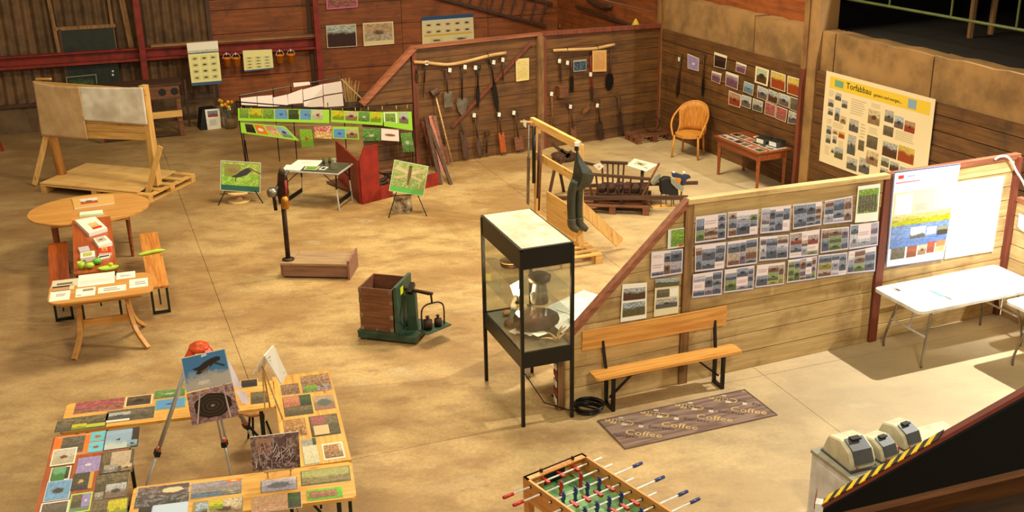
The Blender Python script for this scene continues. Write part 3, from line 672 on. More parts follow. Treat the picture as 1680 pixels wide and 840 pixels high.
def rugtext(body, size, mt, x, y, ang, flip=False):
    vs, fs = text_mb(body, size); ca_, sa = math.cos(ang), math.sin(ang); q = MB()
    V2 = []
    for (a_, b_, c2) in vs:
        a_ = a_; V2.append((x+a_*ca_-b_*sa, y+a_*sa+b_*ca_, .0092+c2*.3))
    if max(v[0] for v in V2) > rl_-.015 or min(v[0] for v in V2) < .012 or min(v[1] for v in V2) < .012 or max(v[1] for v in V2) > rw_-.012:
        keep = {i for i, v in enumerate(V2) if .012 < v[0] < rl_-.015 and .012 < v[1] < rw_-.012}; fs = [f for f in fs if all(i in keep for i in f)]
        if not fs: return
    q.add(V2, fs).build('printed_word', mt, rg)
A30 = math.radians(-36)
for k in range(5):
    X = .02+.41*k
    rugtext('Coffee', .14, tan, X+.11, .27, A30)
    rugtext('Coffee', .14, tan, X+.33, .455, A30+PI)
    rugtext('Espresso', .075, dk, X-.02, .29, A30); rugtext('cappuccino', .075, dk, X+.1, .56, A30)
    for (dx, dy, ww, hh) in ((.16,.44,.06,.05),(.3,.33,.05,.06),(.2,.58,.05,.035)):
        x_, y_ = X+dx, dy; 
        if x_ < rl_-.12: MB().prism([(x_,y_),(x_+ww*.8,y_-ww*.5),(x_+ww*.8+hh*.5,y_-ww*.5+hh*.7),(x_+hh*.5,y_+hh*.7)], .008, .0105).build('printed_patch', pal, rg)

# ---- coil of cable by the showcase
cc = fl(966, 675); pts = []
for k in range(100):
    a_ = k*.42; r_ = .115+.008*math.sin(k*.31)+.0003*k; pts.append((cc.x+r_*1.1*math.cos(a_), cc.y+r_*math.sin(a_), .012+.0009*k))
e0 = fl(905, 650); pts = [(e0.x, e0.y, .012), ((e0.x+pts[0][0])/2+.03, (e0.y+pts[0][1])/2-.05, .012)]+pts
tag(MB().tube(pts, .009, 6).build('cable_coil', MT['blackmetal'], smooth=True), 'black power cable coiled on the floor between showcase and bench', 'cable')
# red and white tape strip on the partition end
q = NW; x_ = -.045
ts = empty('hazard_strip', Frame(NW.Wd((x_-.012, .01, 0)), NW.yaw), 'red and white striped marking on the end post of the partition', 'marking')
for k in range(6): MB().prism([(-.03,.08+.1*k),(.03,.12+.1*k),(.03,.18+.1*k),(-.03,.14+.1*k)], -.008, 0, 'x').build('stripe', MT['redpaint' if k % 2 else 'white'], ts)

# ---- folding tables
def folding_table(F, Lx, Dy, zt, lab, group=None):
    t = empty('folding_table', F, lab, 'table', group); r_ = .06
    poly = []
    for cx, cy, a0_ in ((Lx-r_, Dy-r_, 0), (r_, Dy-r_, PI/2), (r_, r_, PI), (Lx-r_, r_, 1.5*PI)):
        for k in range(4): a_ = a0_+k*PI/6; poly.append((cx+r_*math.cos(a_), cy+r_*math.sin(a_)))
    MB().prism(poly, zt-.045, zt).build('tabletop', MT['white'], t, bevel=.006)
    for s_ in (0, 1):
        f = 1 if s_ == 0 else -1; xo = .28 if s_ == 0 else Lx-.28
        for yy in (.12, Dy-.12):
            yo = -1 if yy < Dy/2 else 1
            MB().tube(smooth([(xo, yy, zt-.05), (xo-f*.02, yy, zt-.25), (xo-f*.05, yy+yo*.02, zt-.38), (xo-f*.1, yy+yo*.05, .12), (xo-f*.1, yy+yo*.05, 0)], 3), .014, 7).build('leg', MT['steel'], t, True)
        MB().tube([(xo-f*.055, .1, .35), (xo-f*.055, Dy-.1, .35)], .011, 6).build('crossbar', MT['grey'], t); MB().bar((xo+f*.02, Dy/2, zt-.06), (xo-f*.045, Dy/2, .36), .02, .01).build('strut', MT['grey'], t)
    return t
zt_ = .74
p0 = fl(1442,470,zt_); p1 = fl(1509,512,zt_); TF = Frame((p1.x, p1.y, 0), NW.yaw-.02)
folding_table(TF, 1.80, (p0-p1).length, zt_, 'long white plastic folding table standing under the banner')
p2 = fl(1648,492,zt_); TF2 = Frame((p2.x+.28, p2.y-.72, 0), NW.yaw)
TF2 = Frame((p2.x,p2.y,0), NW.yaw-PI/2); wq = min(.76, sP[3]-.04-NW.L(p2).x)
folding_table(TF2, 1.8, wq, zt_, 'second white folding table cut off by the right edge of the view')
picture('leaflet', 'blue and turquoise leaflet lying in the middle of the white folding table', 'leaflet', None, on_top(TF,1524,476,1566,492,zt_+.004), [cell(0,0,1,1,(214,232,236)), ph('water',0,.4,.7,1), cell(0,.45,.65,.8,(110,200,206)), ph('gray',.35,.05,.8,.4)], .002)
picture('leaflet', 'small grey printed card at the left end of the white table', 'leaflet', None, on_top(TF,1460,471,1484,477,zt_+.004), [cell(0,0,1,1,(214,210,196)), ph('bw',.1,.1,.6,.9)], .002)
for k,(x_,y_) in enumerate(((1560,458),(1574,465),(1546,465))):
    picture('paper_slip', ('farthest','nearest right','left')[k]+' of three tiny pale slips on the white table', 'paper slip', 'tiny slips on the white table', on_top(TF,x_-5,y_-2,x_+5,y_+2,zt_+.004), [cell(0,0,1,1,(180,180,176))], .002)
# white table behind the partition, seen through the showcase
TF3 = Frame.two(fl(925,520,.7), fl(990,490,.7)); TF3.o.z = 0
t3 = empty('side_table', TF3, 'white-topped table behind the sloping end of the near partition', 'table')
MB().box(-.35, -.3, .68, .72, .32, .71).build('tabletop', MT['white'], t3)
for x_ in (-.3, .66):
    for y_ in (-.25, .27): MB().box(x_-.02, y_-.02, 0, x_+.02, y_+.02, .68).build('leg', MT['grey'], t3)
picture('book', 'dark blue booklet on the white table behind the sloping rail', 'book', None, on_top(TF3,940,520,953,532,.735), [cell(0,0,1,1,(24,28,60))], .02)
picture('sheet_of_paper', 'white printed sheet on the table seen through the showcase glass', 'paper', None, on_top(TF3,918,505,936,516,.716), [cell(0,0,1,1,WHITE)]+lines(.1,.1,.9,.9,5), .002)

# ---- glass showcase
VA, VB, VC, VD = fl(789,626), fl(858.5,700), fl(938,684), fl(863,608)
VF = Frame.two(VB, VC); VF.o.z = 0; vw = (VC-VB).length; vd = (VA-VB).length
hv = 1.92
vt = empty('glass_showcase', VF, 'tall black-framed glass showcase on thin legs with white top', 'showcase')
for (x_, y_) in ((0,0),(vw,0),(0,vd),(vw,vd)): MB().box(x_-.017, y_-.017, 0, x_+.017, y_+.017, hv-.01).build('leg', MT['blackmetal'], vt)
zb0, zb1, zh0 = .66, .83, hv-.2
def ringbox(z0, z1, mt, name):
    for (a_, b_, c2, d2) in ((.017,-.012,vw-.017,.012),(.017,vd-.012,vw-.017,vd+.012),(-.012,.017,.012,vd-.017),(vw-.012,.017,vw+.012,vd-.017)): MB().box(a_, b_, z0, c2, d2, z1).build(name, mt, vt)
ringbox(zb0, zb1, MT['blackmetal'], 'base_panel'); ringbox(zh0, hv, MT['blackmetal'], 'head_panel')
MB().box(.0, .0, zb1-.03, vw, vd, zb1-.01).build('display_floor', plain('showcase_floor',(92,84,66),.6), vt)
MB().box(-.012, -.012, hv, vw+.012, vd+.012, hv+.012).build('top_rim', MT['blackmetal'], vt)
MB().box(.01, .01, hv+.012, vw-.01, vd-.01, hv+.018).build('top_sheet', plain('dusty_white_top',(228,214,190),.7,0,(196,176,146),5), vt)
for (a_, b_, c2, d2) in ((.02,-.003,vw-.02,.003),(.02,vd-.003,vw-.02,vd+.003),(-.003,.02,.003,vd-.02),(vw-.003,.02,vw+.003,vd-.02)): MB().box(a_, b_, zb1, c2, d2, zh0).build('glass_pane', MT['glass'], vt)
zs1, zs2 = 1.18, 1.44
for z_ in (zs1, zs2): MB().box(.008, .008, z_, vw-.008, vd-.008, z_+.008).build('glass_shelf', MT['glass'], vt)
MB().tube([(vw*.3, vd*.5, zb1-.03),(vw*.3+.02,vd*.5,.4),(vw*.6,vd*.2,.1),(vw+.05,.1,.01),(vw+.12,.12,.01)], .006, 6).build('power_cord', MT['blackmetal'], vt)
def inv(name, x, y, z, lab, cat, group=None):
    return empty(name, Frame(VF.Wd((x, y, z)), VF.yaw), lab, cat, group)
t = inv('round_tin', vw*.35, vd*.72, zs2+.009, 'round brown lidded tin on the upper shelf of the showcase', 'tin'); MB().lathe((0,0,0),[(.10,0),(.11,.03),(.11,.05)],18).build('body', MT['iron'], t, True); MB().lathe((0,0,.05),[(.112,0),(.112,.012),(.09,.014)],18).build('lid', MT['straw'], t)
t = inv('old_kettle', vw*.62, vd*.32, zs1+.009, 'dark metal lantern-like vessel standing on the middle glass shelf', 'vessel'); MB().lathe((0,0,0),[(.09,0),(.095,.02),(.07,.2),(.05,.24)],16).build('body', MT['steel'], t, True); MB().lathe((0,0,.24),[(.11,0),(.12,.05),(.07,.08)],16).build('cap', MT['iron'], t, True)
t = inv('peat_block', vw*.62, vd*.4, zb1-.009, 'large red-brown peat block on the bottom of the showcase', 'peat'); MB().ball((0,0,.13),.17,14,8,1.5,1,.7).build('body', MT['peat'], t, True)
for k,(x_,y_,z_) in enumerate(((.28,.35,zs1+.01),(.33,.62,zs2+.01))):
    pass
for k in range(5):
    x_, y_ = (.22,.3,.45,.15,.24)[k]*vw*1.6, (.85,.7,.9,.6,.45)[k]*vd; x_ = min(x_, vw-.08)
    t = inv('stone', x_, y_, zb1-.009, ('grey','brown','pale','small dark','round')[k]+' stone lying at the back of the showcase floor', 'stone', 'stones in the showcase'); MB().ball((0,0,.035),.04+.008*k,8,6,1.2,1,.8).build('body', MT[('concrete','iron','straw','darkwood','plinth')[k]], t, True)
t = inv('root_piece', vw*.8, vd*.12, zb1-.009, 'pale branching root piece at the right front of the showcase', 'root'); rq = MB()
for (dx,dy,dz) in ((.12,.04,.13),(-.1,.02,.11),(.05,-.02,.18),(.18,.05,.05),(-.16,.05,.04)): rq.tube(smooth([(0,0,.02),(dx*.5,dy+.01,dz*.7),(dx,dy,dz)],3),[.014,.013,.012,.011,.009,.007,.005],6)
rq.build('branches', MT['stick'], t, True)
t = inv('glass_bowl', vw*.72, vd*.14, zb1-.009, 'small clear glass bowl beside the root in the showcase', 'bowl'); MB().lathe((0,0,0),[(.04,0),(.06,.03),(.06,.06)],14).build('body', MT['glass'], t, True)
t.location = VF.Wd((vw*.5, vd*.1, zb1-.009))
for k in range(4):
    x_, y_ = vw*(.25+.1*k), vd*(.42-.07*k)
    t = inv('curled_paper', x_, y_, zb1-.009, ('leftmost','second','third','rightmost')[k]+' of the pale papers spread on the showcase floor', 'paper', 'papers in the showcase'); MB().bar((-.07,0,.02+.015*k),(.07,.05,.03+.01*k),.1,.003).build('sheet', MT['paper'], t)
for k in range(2):
    t = inv('picture_card', vw*(.35+.2*k), vd*(.55-.25*k), zs1+.009, ('tilted white card','round pale dial card')[k]+' standing on the middle glass shelf', 'card'); MB().bar((-.06,0,.06),(.06,.02,.1),.004,.13).build('card', MT['paper'], t)
# the lit lamp in the showcase
t = inv('showcase_lamp', .13, vd*.38, zs1+.009, 'small glowing halogen lamp inside the glass showcase', 'lamp')
em, nt, bs = newmat('lamp_glow'); bs.inputs['Emission Color'].default_value = (1,.62,.25,1); bs.inputs['Emission Strength'].default_value = 160
MB().lathe((0,0,0),[(.04,0),(.02,.03),(.02,.08)],10).build('socket', MT['darkmetal'], t, True); MB().ball((0,0,.115),.032,10,8).build('bulb', em, t, True)
lp = bpy.data.lights.new('showcase_bulb','POINT'); lp.energy = 9; lp.color = (1,.7,.4); lp.shadow_soft_size = .03; lo = bpy.data.objects.new('showcase_bulb', lp); C.objects.link(lo); lo.location = VF.Wd((.13, vd*.38, zs1+.19))
# ================================================================== FOREGROUND RIGHT
# ---- table football
zf = .8
f0 = fl(858,782,zf); f1 = fl(955,743,zf)
FFR = Frame.two(f0, f1); FW_ = (f1-f0).length; FFR.o.z = 0
FL_ = 1.3
tf = empty('football_table', FFR, 'wooden table football game with green pitch and red and blue players', 'football table')
wdm = wood('football_case_wood', (222,156,84), (200,128,58), 'y', 1, .03, rough=.4); hb = .2
MB().box(0, -.02, zf-hb, FW_, .0, zf).build('end_panel', wdm, tf); MB().box(.0, -.0, zf-.012, FW_, -.07, zf).build('end_cap', wdm, tf)
MB().box(0, -FL_, zf-hb, FW_, -FL_+.02, zf).build('end_panel', wdm, tf)
for x_ in (0, FW_-.02): MB().box(x_, -FL_+.02, zf-hb, x_+.02, -.02, zf).build('side_panel', wdm, tf)
MB().box(.02, -FL_+.02, zf-.17, FW_-.02, -.02, zf-.15).build('pitch', plain('pitch_green',(110,168,104),.5), tf)
ln = plain('pitch_line',(206,216,190),.6)
for (a_,b_,c2,d2) in ((.02,-.66,FW_-.02,-.65),(.12,-.22,FW_-.12,-.212),(.12,-.22,.128,-.02),(FW_-.128,-.22,FW_-.12,-.02)): MB().box(a_,b_,zf-.15,c2,d2,zf-.149).build('pitch_line', ln, tf)
rg_ = MB(); n=24
for k in range(n):
    a_, b_ = 2*PI*k/n, 2*PI*(k+1)/n; rg_.bar((FW_/2+.09*math.cos(a_), -.655+.09*math.sin(a_), zf-.149),(FW_/2+.09*math.cos(b_), -.655+.09*math.sin(b_), zf-.149),.007,.002)
rg_.build('pitch_line', ln, tf)
MB().box(.2, -.021, zf-.15, FW_-.2, -.0205, zf-.05).build('goal_opening', MT['black'], tf)
for (x_, y_) in ((.03,-.04),(FW_-.03,-.04),(.03,-FL_+.04),(FW_-.03,-FL_+.04)): MB().bar((x_,y_,0),(x_,y_,zf-hb),.06,.06).build('leg', wdm, tf)
sc_ = MB().tube([(.16,-.035,zf+.02),(FW_-.13,-.035,zf+.02)],.007,6).box(.15,-.045,zf,.17,-.025,zf+.03).box(FW_-.14,-.045,zf,FW_-.12,-.025,zf+.03); sc_.build('score_rail', MT['iron'], tf)
rods = [('r',3),('r',2),('b',5-1),('r',4),('b',4),('r',5),('b',3),('b',2)]
rody = [-.10,-.235,-.37,-.505,-.64,-.775,-.91,-1.045]
grn = plain('player_blue',(36,52,110),.35); grr = plain('player_red',(176,30,24),.35)
for k,(cl_, npl) in enumerate(rods):
    y_ = rody[k]; zr_ = zf-.045; mt = grr if cl_ == 'r' else grn
    # red handles stick out on the left, blue on the right
    xa, xb = (-.17, FW_+.13) if cl_ == 'r' else (-.02, FW_+.24)
    rod = MB().tube([(xa,y_,zr_),(xb,y_,zr_)],.0075,8).build('rod', MT['white'], tf, True)
    hx = (xa-.10, xa) if cl_ == 'r' else (xb, xb+.10)
    MB().tube([(hx[0],y_,zr_),((hx[0]*.85+hx[1]*.15),y_,zr_),(hx[1],y_,zr_)],[.012,.016,.014],8).build('handle', mt, rod, True)
    for x_ in (.01, FW_-.01): MB().tube([(x_-.018,y_,zr_),(x_+.018,y_,zr_)],.014,8).build('bearing', MT['blackmetal'], rod)
    for q_ in range(npl):
        px = FW_*(q_+1)/(npl+1); up_ = 1 if k in (0,3,5) else 0
        dz = 1
        pm = MB()
        if up_:   # figures lying level
            pm.box(px-.014,y_-.05,zr_-.01,px+.014,y_+.03,zr_+.012).ball((px,y_+.042,zr_),.013,8,6)
        else:
            pm.box(px-.017,y_-.01,zr_-.03,px+.017,y_+.01,zr_+.022).box(px-.011,y_-.008,zr_-.075,px+.011,y_+.008,zr_-.03).box(px-.011,y_-.018,zr_-.095,px+.011,y_+.012,zr_-.072).ball((px,y_,zr_+.036),.014,8,6)
        pm.build('player', mt, rod)

# ---- cabinet and machines
k0 = fl(1335,797); k1 = fl(1400,860)
zc = .62
c0 = fl(1333,738,zc); c1 = fl(1399,787,zc); CF = Frame.two(c0, c1); CF.o.z = 0; cl_ = (c1-c0).length
KB = Frame(CF.o, CF.yaw); cab = empty('grey_cabinet', KB, 'pale grey metal cabinet beside the stair with machines on top', 'cabinet')
MB().box(0,0,0,cl_,.62,zc-.03).build('body', MT['grey'], cab); MB().box(-.01,-.01,zc-.03,cl_+.01,.63,zc).build('top', plain('cabinet_top',(150,146,130),.4), cab)
MB().box(.05,-.006,.05,cl_-.05,0,zc-.08).build('side_panel', MT['grey'], cab)
def machine(px, py, z, lab, s=1.0, rot=0., dark=False):
    o = fl(px, py, z); F = Frame(o, CF.yaw+rot); t = empty('counting_machine', F, lab, 'machine', 'machines on the grey cabinet')
    pr = [(-.16,0),(.17,0),(.17,.07),(.13,.14),(.02,.19),(-.12,.16),(-.17,.05)]
    MB().prism([(a*s,b*s) for a,b in pr], -.11*s, .11*s, 'y').build('housing', MT['cream'], t, bevel=.012)
    pr = [(.12,.0),(.175,.07),(.135,.145),(.02,.195),(.02,.2),(.14,.15),(.182,.07)]
    MB().prism([(.178*s,.06*s),(.136*s,.142*s),(.03*s,.188*s),(.03*s,.198*s),(.142*s,.152*s),(.19*s,.06*s)], -.08*s, .08*s, 'y').build('front_cover', MT['darkgrey'], t)
    MB().bar((.05*s,-.04*s,.2*s),(.05*s,.04*s,.2*s),.05*s,.012*s).build('display', MT['black'], t)
    MB().box(.172*s,-.06*s,.015*s,.18*s,-.045*s,.03*s).build('button', MT['redplastic'], t)
    MB().box(-.18*s,-.12*s,-.001,.19*s,.12*s,.012*s).build('foot_plate', MT['darkgrey'], t); return t
zc2 = zc+.002
machine(1392,752,zc2,'cream and grey counting machine nearest the cabinet corner',1.15,-.05)
machine(1438,742,zc2,'dark older machine with a red roll, behind the cream one',.9,.1)
machine(1475,722,zc2,'pale round-backed machine farthest along the cabinet top',.95,.1)
# second box under the far machines
K2 = Frame(CF.Wd((cl_*.15,.64,0)), CF.yaw); c2_ = empty('low_cupboard', K2, 'pale low cupboard behind the grey cabinet, carrying two machines', 'cabinet'); MB().box(0,0,0,cl_,.75,zc-.02).build('body', MT['grey'], c2_); MB().box(-.005,0,zc-.02,cl_,.75,zc).build('top', MT['cream'], c2_)
tt_ = fl(1447,735,zc+.1)
t = empty('paper_roll', Frame(fl(1462,745,zc2), .3), 'small dark red roll lying among the machines', 'roll'); MB().tube([(-.05,0,.04),(.05,0,.04)],.04,12).build('roll', MT['redpaint'], t)
t = empty('paper_roll', Frame(fl(1490,727,zc2), .3), 'small white paper roll among the farthest machines', 'roll'); MB().tube([(-.04,0,.03),(.04,0,.03)],.03,12).build('roll', MT['paper'], t)

# ---- stair cheek with hazard tape and the gallery parapet
A_ = fl(1352,824,.95); B_ = fl(1690,634,2.15)
SF = Frame.two(A_, B_); L_ = math.hypot(B_.x-A_.x, B_.y-A_.y); SF.o = Vector((A_.x, A_.y, 0)); slope = (B_.z-A_.z)/L_
st = empty('wall_stair', SF, kind='structure')
for k in range(4):
    x0s, x1s = L_*1.15*k/4, L_*1.15*(k+1)/4
    MB().prism([(x0s, x0s*slope-.25 if k else -.0), (x1s, x1s*slope-.25), (x1s, A_.z+x1s*slope-.06), (x0s, A_.z+x0s*slope-.06)], -.03, .02, 'y').build('stair_panel', MT['shadeblack'], st)
e_ = SF.L(fl(1545,710,1.0)); 
def on_rail(px, py):
    best = None
    for k in range(401):
        s_ = L_*1.2*k/400; P_ = SF.Wd((s_,0,A_.z+s_*slope)); x_, y_ = proj(P_)
        dd = abs(x_-px)
        if best is None or dd < best[0]: best = (dd, s_)
    return best[1]
s1_ = on_rail(1541, 710)
MB().bar((0,0,A_.z-.01),(L_*1.15,0,A_.z-.01+L_*1.15*slope),.095,.026).build('hand_rail', MT['stairred'], st)
tpn = 18; st_y = plain('tape_black',(30,26,22),.5)
d_ = Vector((1,0,slope)).normalized(); up_ = Vector((-slope,0,1)).normalized()
for k in range(tpn):
    a_ = s1_*k/tpn; b_ = s1_*(k+1)/tpn; sk = .035
    y0t, y1t = -.05, .05
    q = [Vector((a_,y0t,A_.z+a_*slope)),Vector((b_,y0t,A_.z+b_*slope)),Vector((b_+sk,y1t,A_.z+(b_+sk)*slope)),Vector((a_+sk,y1t,A_.z+(a_+sk)*slope))]
    vs = [p+up_*.010 for p in q]+[p+up_*.016 for p in q]
    MB().add(vs,[(0,3,2,1),(4,5,6,7),(0,1,5,4),(1,2,6,5),(2,3,7,6),(3,0,4,7)]).build('tape_stripe', MT['tape'] if k % 2 == 0 else st_y, st)
MB().box(-.06,-.04,0,.0,.04,A_.z-.0).build('newel_post', MT['white'], st)
for k in range(6): MB().prism([(-.043,.2+.14*k),(.043,.26+.14*k),(.043,.33+.14*k),(-.043,.27+.14*k)],-.066,-.061,'x').build('tape_stripe', MT['redpaint'], st)
# gallery parapet of brown boards, nearer
g0_ = fl(1395,838,3.4); g1_ = fl(1680,770,3.4)
GF = Frame.two(g0_, g1_); GF.o = Vector((g0_.x,g0_.y,0)); gp = empty('wall_gallery', GF, kind='structure'); gl = (g1_-g0_).length
MB().box(-.6,-.03,3.32,gl+1.2,.01,3.395).build('top_rail', wood('parapet_rail',(84,50,22),(58,34,16),'x',1,.03,rough=1.), gp)
for k in range(5): MB().box(-.6,.0+.002*k%3,3.33-.2*(k+1)+.006,gl+1.2,.03,3.33-.2*k).build('plank', MT['darkwoodx'], gp)
# ================================================================== LEFT AND CENTRE
def hgt(P, ty):
    lo, hi = 0., 6.
    for _ in range(36):
        mm = (lo+hi)/2
        if proj((P[0], P[1], mm))[1] > ty: lo = mm
        else: hi = mm
    return lo
def rr_poly(x0, y0, x1, y1, r_, n=4):
    poly = []
    for cx, cy, a0_ in ((x1-r_, y1-r_, 0), (x0+r_, y1-r_, PI/2), (x0+r_, y0+r_, PI), (x1-r_, y0+r_, 1.5*PI)):
        for k in range(n+1): a_ = a0_+k*PI/2/n; poly.append((cx+r_*math.cos(a_), cy+r_*math.sin(a_)))
    return poly
def beer_table(F, x0, y0, x1, y1, z, lab, group, mat, name='beer_table', cat='table', legs=True, boards=3):
    """boards run along the longer side"""
    t = empty(name, F, lab, cat, group); lx = x1-x0; ly = y1-y0; along_x = lx > ly
    for k in range(boards):
        if along_x: a_ = (x0, y0+ly*k/boards+.001, x1, y0+ly*(k+1)/boards-.001)
        else: a_ = (x0+lx*k/boards+.001, y0, x0+lx*(k+1)/boards-.001, y1)
        r_ = .03; 
        poly = [(a_[0],a_[1]),(a_[2],a_[1]),(a_[2],a_[3]),(a_[0],a_[3])]
        if along_x and k == 0: poly = [(a_[0]+r_,a_[1]),(a_[2]-r_,a_[1]),(a_[2],a_[1]+r_),(a_[2],a_[3]),(a_[0],a_[3]),(a_[0],a_[1]+r_)]
        if along_x and k == boards-1: poly = [(a_[0],a_[1]),(a_[2],a_[1]),(a_[2],a_[3]-r_),(a_[2]-r_,a_[3]),(a_[0]+r_,a_[3]),(a_[0],a_[3]-r_)]
        MB().prism(poly, z-.03, z).build('board', mat, t)
    for s_ in (0, 1):
        fm = MB(); w_ = .03
        if along_x:
            xx = x0+.14 if s_ == 0 else x1-.14; q0, q1 = (xx, y0+.04), (xx, y1-.04); st_ = (.3 if s_ == 0 else -.3, 0)
        else:
            yy = y0+.14 if s_ == 0 else y1-.14; q0, q1 = (x0+.03, yy), (x1-.03, yy); st_ = (0, .3 if s_ == 0 else -.3)
        fm.bar((*q0,0),(*q0,z-.03),w_,w_).bar((*q1,0),(*q1,z-.03),w_,w_).bar((*q0,.02),(*q1,.02),w_,w_).bar((*q0,z-.045),(*q1,z-.045),w_,w_).build('leg_frame', MT['darkmetal'], t)
        mx_, my_ = (q0[0]+q1[0])/2, (q0[1]+q1[1])/2
        MB().bar((mx_,my_,z*.3),(mx_+st_[0],my_+st_[1],z-.04),.02,.02).build('strut', MT['darkmetal'], t)
    return t
BG = 'beer tables set in a square under nature photographs'
zb = .75; zp = zb+.003
pw = wood('beer_table_pine', (232,180,92), (206,144,60), 'x', 1, .04, knots=(150,90,36), rough=.4)
pwy = wood('beer_table_pine_cross', (232,180,92), (206,144,60), 'y', 1, .04, knots=(150,90,36), rough=.4)
T1 = Frame.two(fl(97,710,zb), fl(445,668,zb)); T1.o.z = 0
t1w = T1.pt(456,668,zb).x
beer_table(T1, 0, 0, t1w-.02, .56, zb, 'pine beer table forming the far side of the photo square', BG, pw)
T2 = Frame.two(fl(220,799,zb), fl(577,757,zb)); T2.o.z = 0; w2_ = T2.pt(577,757,zb).x
t2 = beer_table(T2, 0, -.56, w2_, 0, zb, 'pine beer table forming the near side of the photo square', BG, pw)
P3 = fl(577,755,zb); Q3 = fl(541,607,zb); T3 = Frame((P3.x,P3.y,0), math.atan2(Q3.y-P3.y, Q3.x-P3.x)-PI/2); l3 = (Q3-P3).length
t1w2 = T1.L(T3.Wd((-.56,.9,0))).x
beer_table(T3, -.56, .012, 0, l3, zb, 'pine beer table forming the right side of the photo square', BG, pwy)
P4 = fl(88,717,zb); Q4 = fl(229,702,zb); T4 = Frame.two(P4, Q4); T4.o.z = 0; l4 = (Q4-P4).length
T4.yaw = math.atan2(*(lambda a, b: (a.y-b.y, a.x-b.x))(fl(92,714,zb), fl(55,860,zb)))-PI/2; T4 = Frame(T4.o, T4.yaw)
beer_table(T4, 0, -1.76, min(l4,.66), -.012, zb, 'orange varnished beer table forming the left side of the photo square', BG, MT['orange'])
def tp(F, x0, y0, x1, y1, kind, lab, frame_=None, group='nature photographs on the beer tables', extra=None, z=None):
    cs = [ph(kind)] if frame_ is None else [cell(0,0,1,1,frame_), ph(kind,.06,.07,.94,.93)]
    if extra: cs = ([cell(0,0,1,1,frame_ or WHITE)] if cs[0][:4] != (0,0,1,1) else cs)+extra if frame_ is None else cs+extra
    return picture('photograph', lab, 'photograph', group, on_top(F, x0, y0, x1, y1, z or zp), cs, .002)
OL = (120,106,66)
tp(T1,125,661,202,670,'pink','long pink heather photograph on the far beer table')
tp(T1,207,651,249,663,'nest','small brown nest photograph with a cream border on the far table',(224,204,160))
tp(T1,254,642,303,649,'greenbug','green insect photograph strip by the tripod leg, far table')
tp(T1,256,657,304,667,'bluebug','turquoise strip of insect photographs behind the tripod leg',(90,170,170))
tp(T1,95,688,174,700,'reed','olive reed photograph at the left end of the far table',None,extra=[(.03,.05,.3,.5)+PK['gray'], (.32,.05,.6,.45)+PK['yellow'], cell(.6,.1,.97,.35,(176,186,60))])
tp(T1,176,675,252,685,'gray','grey water photograph beside the reed one, far table',None,extra=[cell(.02,.03,.5,.2,(220,214,200)), (.05,.25,.5,.8)+PK['bw']])
tp(T1,394,624,424,634,'dark','dark purple photograph behind the tripod papers',(200,170,110))
tp(T1,411,644,440,660,'reed','small reed and grass photograph at the right end of the far table')
O_ = (236,120,30)
tp(T4,91,717,169,741,'insect','orange-bordered sheet with three small bird pictures on the left table',O_,extra=[(.05,.1,.95,.9,O_,O_,O_,.5,0,0),(.16,.12,.6,.9)+PK['gray'],(.7,.52,.99,.98,(110,200,220),(110,200,220),(190,100,50),.1,.22,0),(.7,.03,.99,.48,(110,200,220),(110,200,220),(150,80,50),.1,.2,0)])
tp(T4,88,738,122,760,'insect','beige photograph of a small reddish bird, left table',(240,226,200),z=zp+.004)
tp(T4,174,707,226,733,'water','pale blue lake photograph with tiny bird, left table',(60,56,50),extra=[(.03,.04,.78,.96,(150,176,206),(196,206,200),(60,60,60),.3,.06,0),cell(.8,.4,.97,.97,(56,44,30)),(.68,.06,.97,.36)+PK['bird']])
tp(T4,129,752,162,772,'lav','lavender photograph of a white flying bird, left table',None)
tp(T4,168,743,217,773,'gray','pale marsh photograph with a white dot, left table',(90,70,44),extra=[(.03,.04,.3,.96)+PK['reed'],(.3,.3,.9,.96,(196,176,150),(190,166,140),(160,130,100),.5,0,.3),(.12,.05,.55,.4)+PK['eggs'],(.65,.05,.97,.35)+PK['sepia']])
tp(T4,85,768,113,786,'forest','blurred green pond photograph with white margin, left table',(236,234,220),extra=[(.1,.0,.75,1,(120,176,140),(60,120,50),(70,140,60),.5,0,.6)])
tp(T4,121,778,150,801,'duck','dark photograph with pale ducklings and yellow edge, left table',(60,58,40),extra=[(.0,.0,.8,1,(66,60,40),(40,44,60),(200,170,120),.2,.15,.1),cell(.82,0,1,1,(206,150,50))])
tp(T4,159,779,207,815,'reed','large olive reed photograph with a grey inset, left table',(100,88,54),extra=[(.02,.35,.98,.97)+PK['reed'],(.35,.02,.97,.55)+PK['wing'],(.04,.02,.3,.3)+PK['eggs']])
tp(T4,78,791,113,818,'duck','bright blue photograph of ducks on rippled water, left table',(190,214,232),extra=[(.04,.04,.96,.96)+PK['duck']])
tp(T4,117,811,147,838,'bird','lime-bordered bird photograph, left table',(170,214,70),extra=[(.08,.25,.55,.92)+PK['reed'],(.55,.25,.93,.92)+PK['lav']])
tp(T4,68,826,109,850,'gray','grey photograph at the lower left corner of the left table',(226,220,206))
tp(T4,151,824,207,850,'yellow','yellow gorse photograph at the bottom edge, left table',(120,106,60),extra=[(.5,.05,.97,.95)+PK['yellow'],(.03,.05,.45,.95)+PK['reed']])
tp(T2,226,801,309,824,'bw','dark stony photograph with a pale mushroom-like shape, near table',None,extra=[(.02,.02,.98,.98,(96,76,76),(60,56,58),(190,180,176),.5,0,.45),(.45,.5,.9,.95,(96,76,76),(96,76,76),(222,206,160),.1,.45,0)])
tp(T2,315,794,396,809,'water','grey water photograph with pale birds, near table',None,extra=[(.0,.3,1,1,(150,140,150),(140,130,126),(206,190,186),.5,0,.35),(.7,.8,.98,.99)+PK['orange'],(.6,.02,.98,.45)+PK['eggs']])
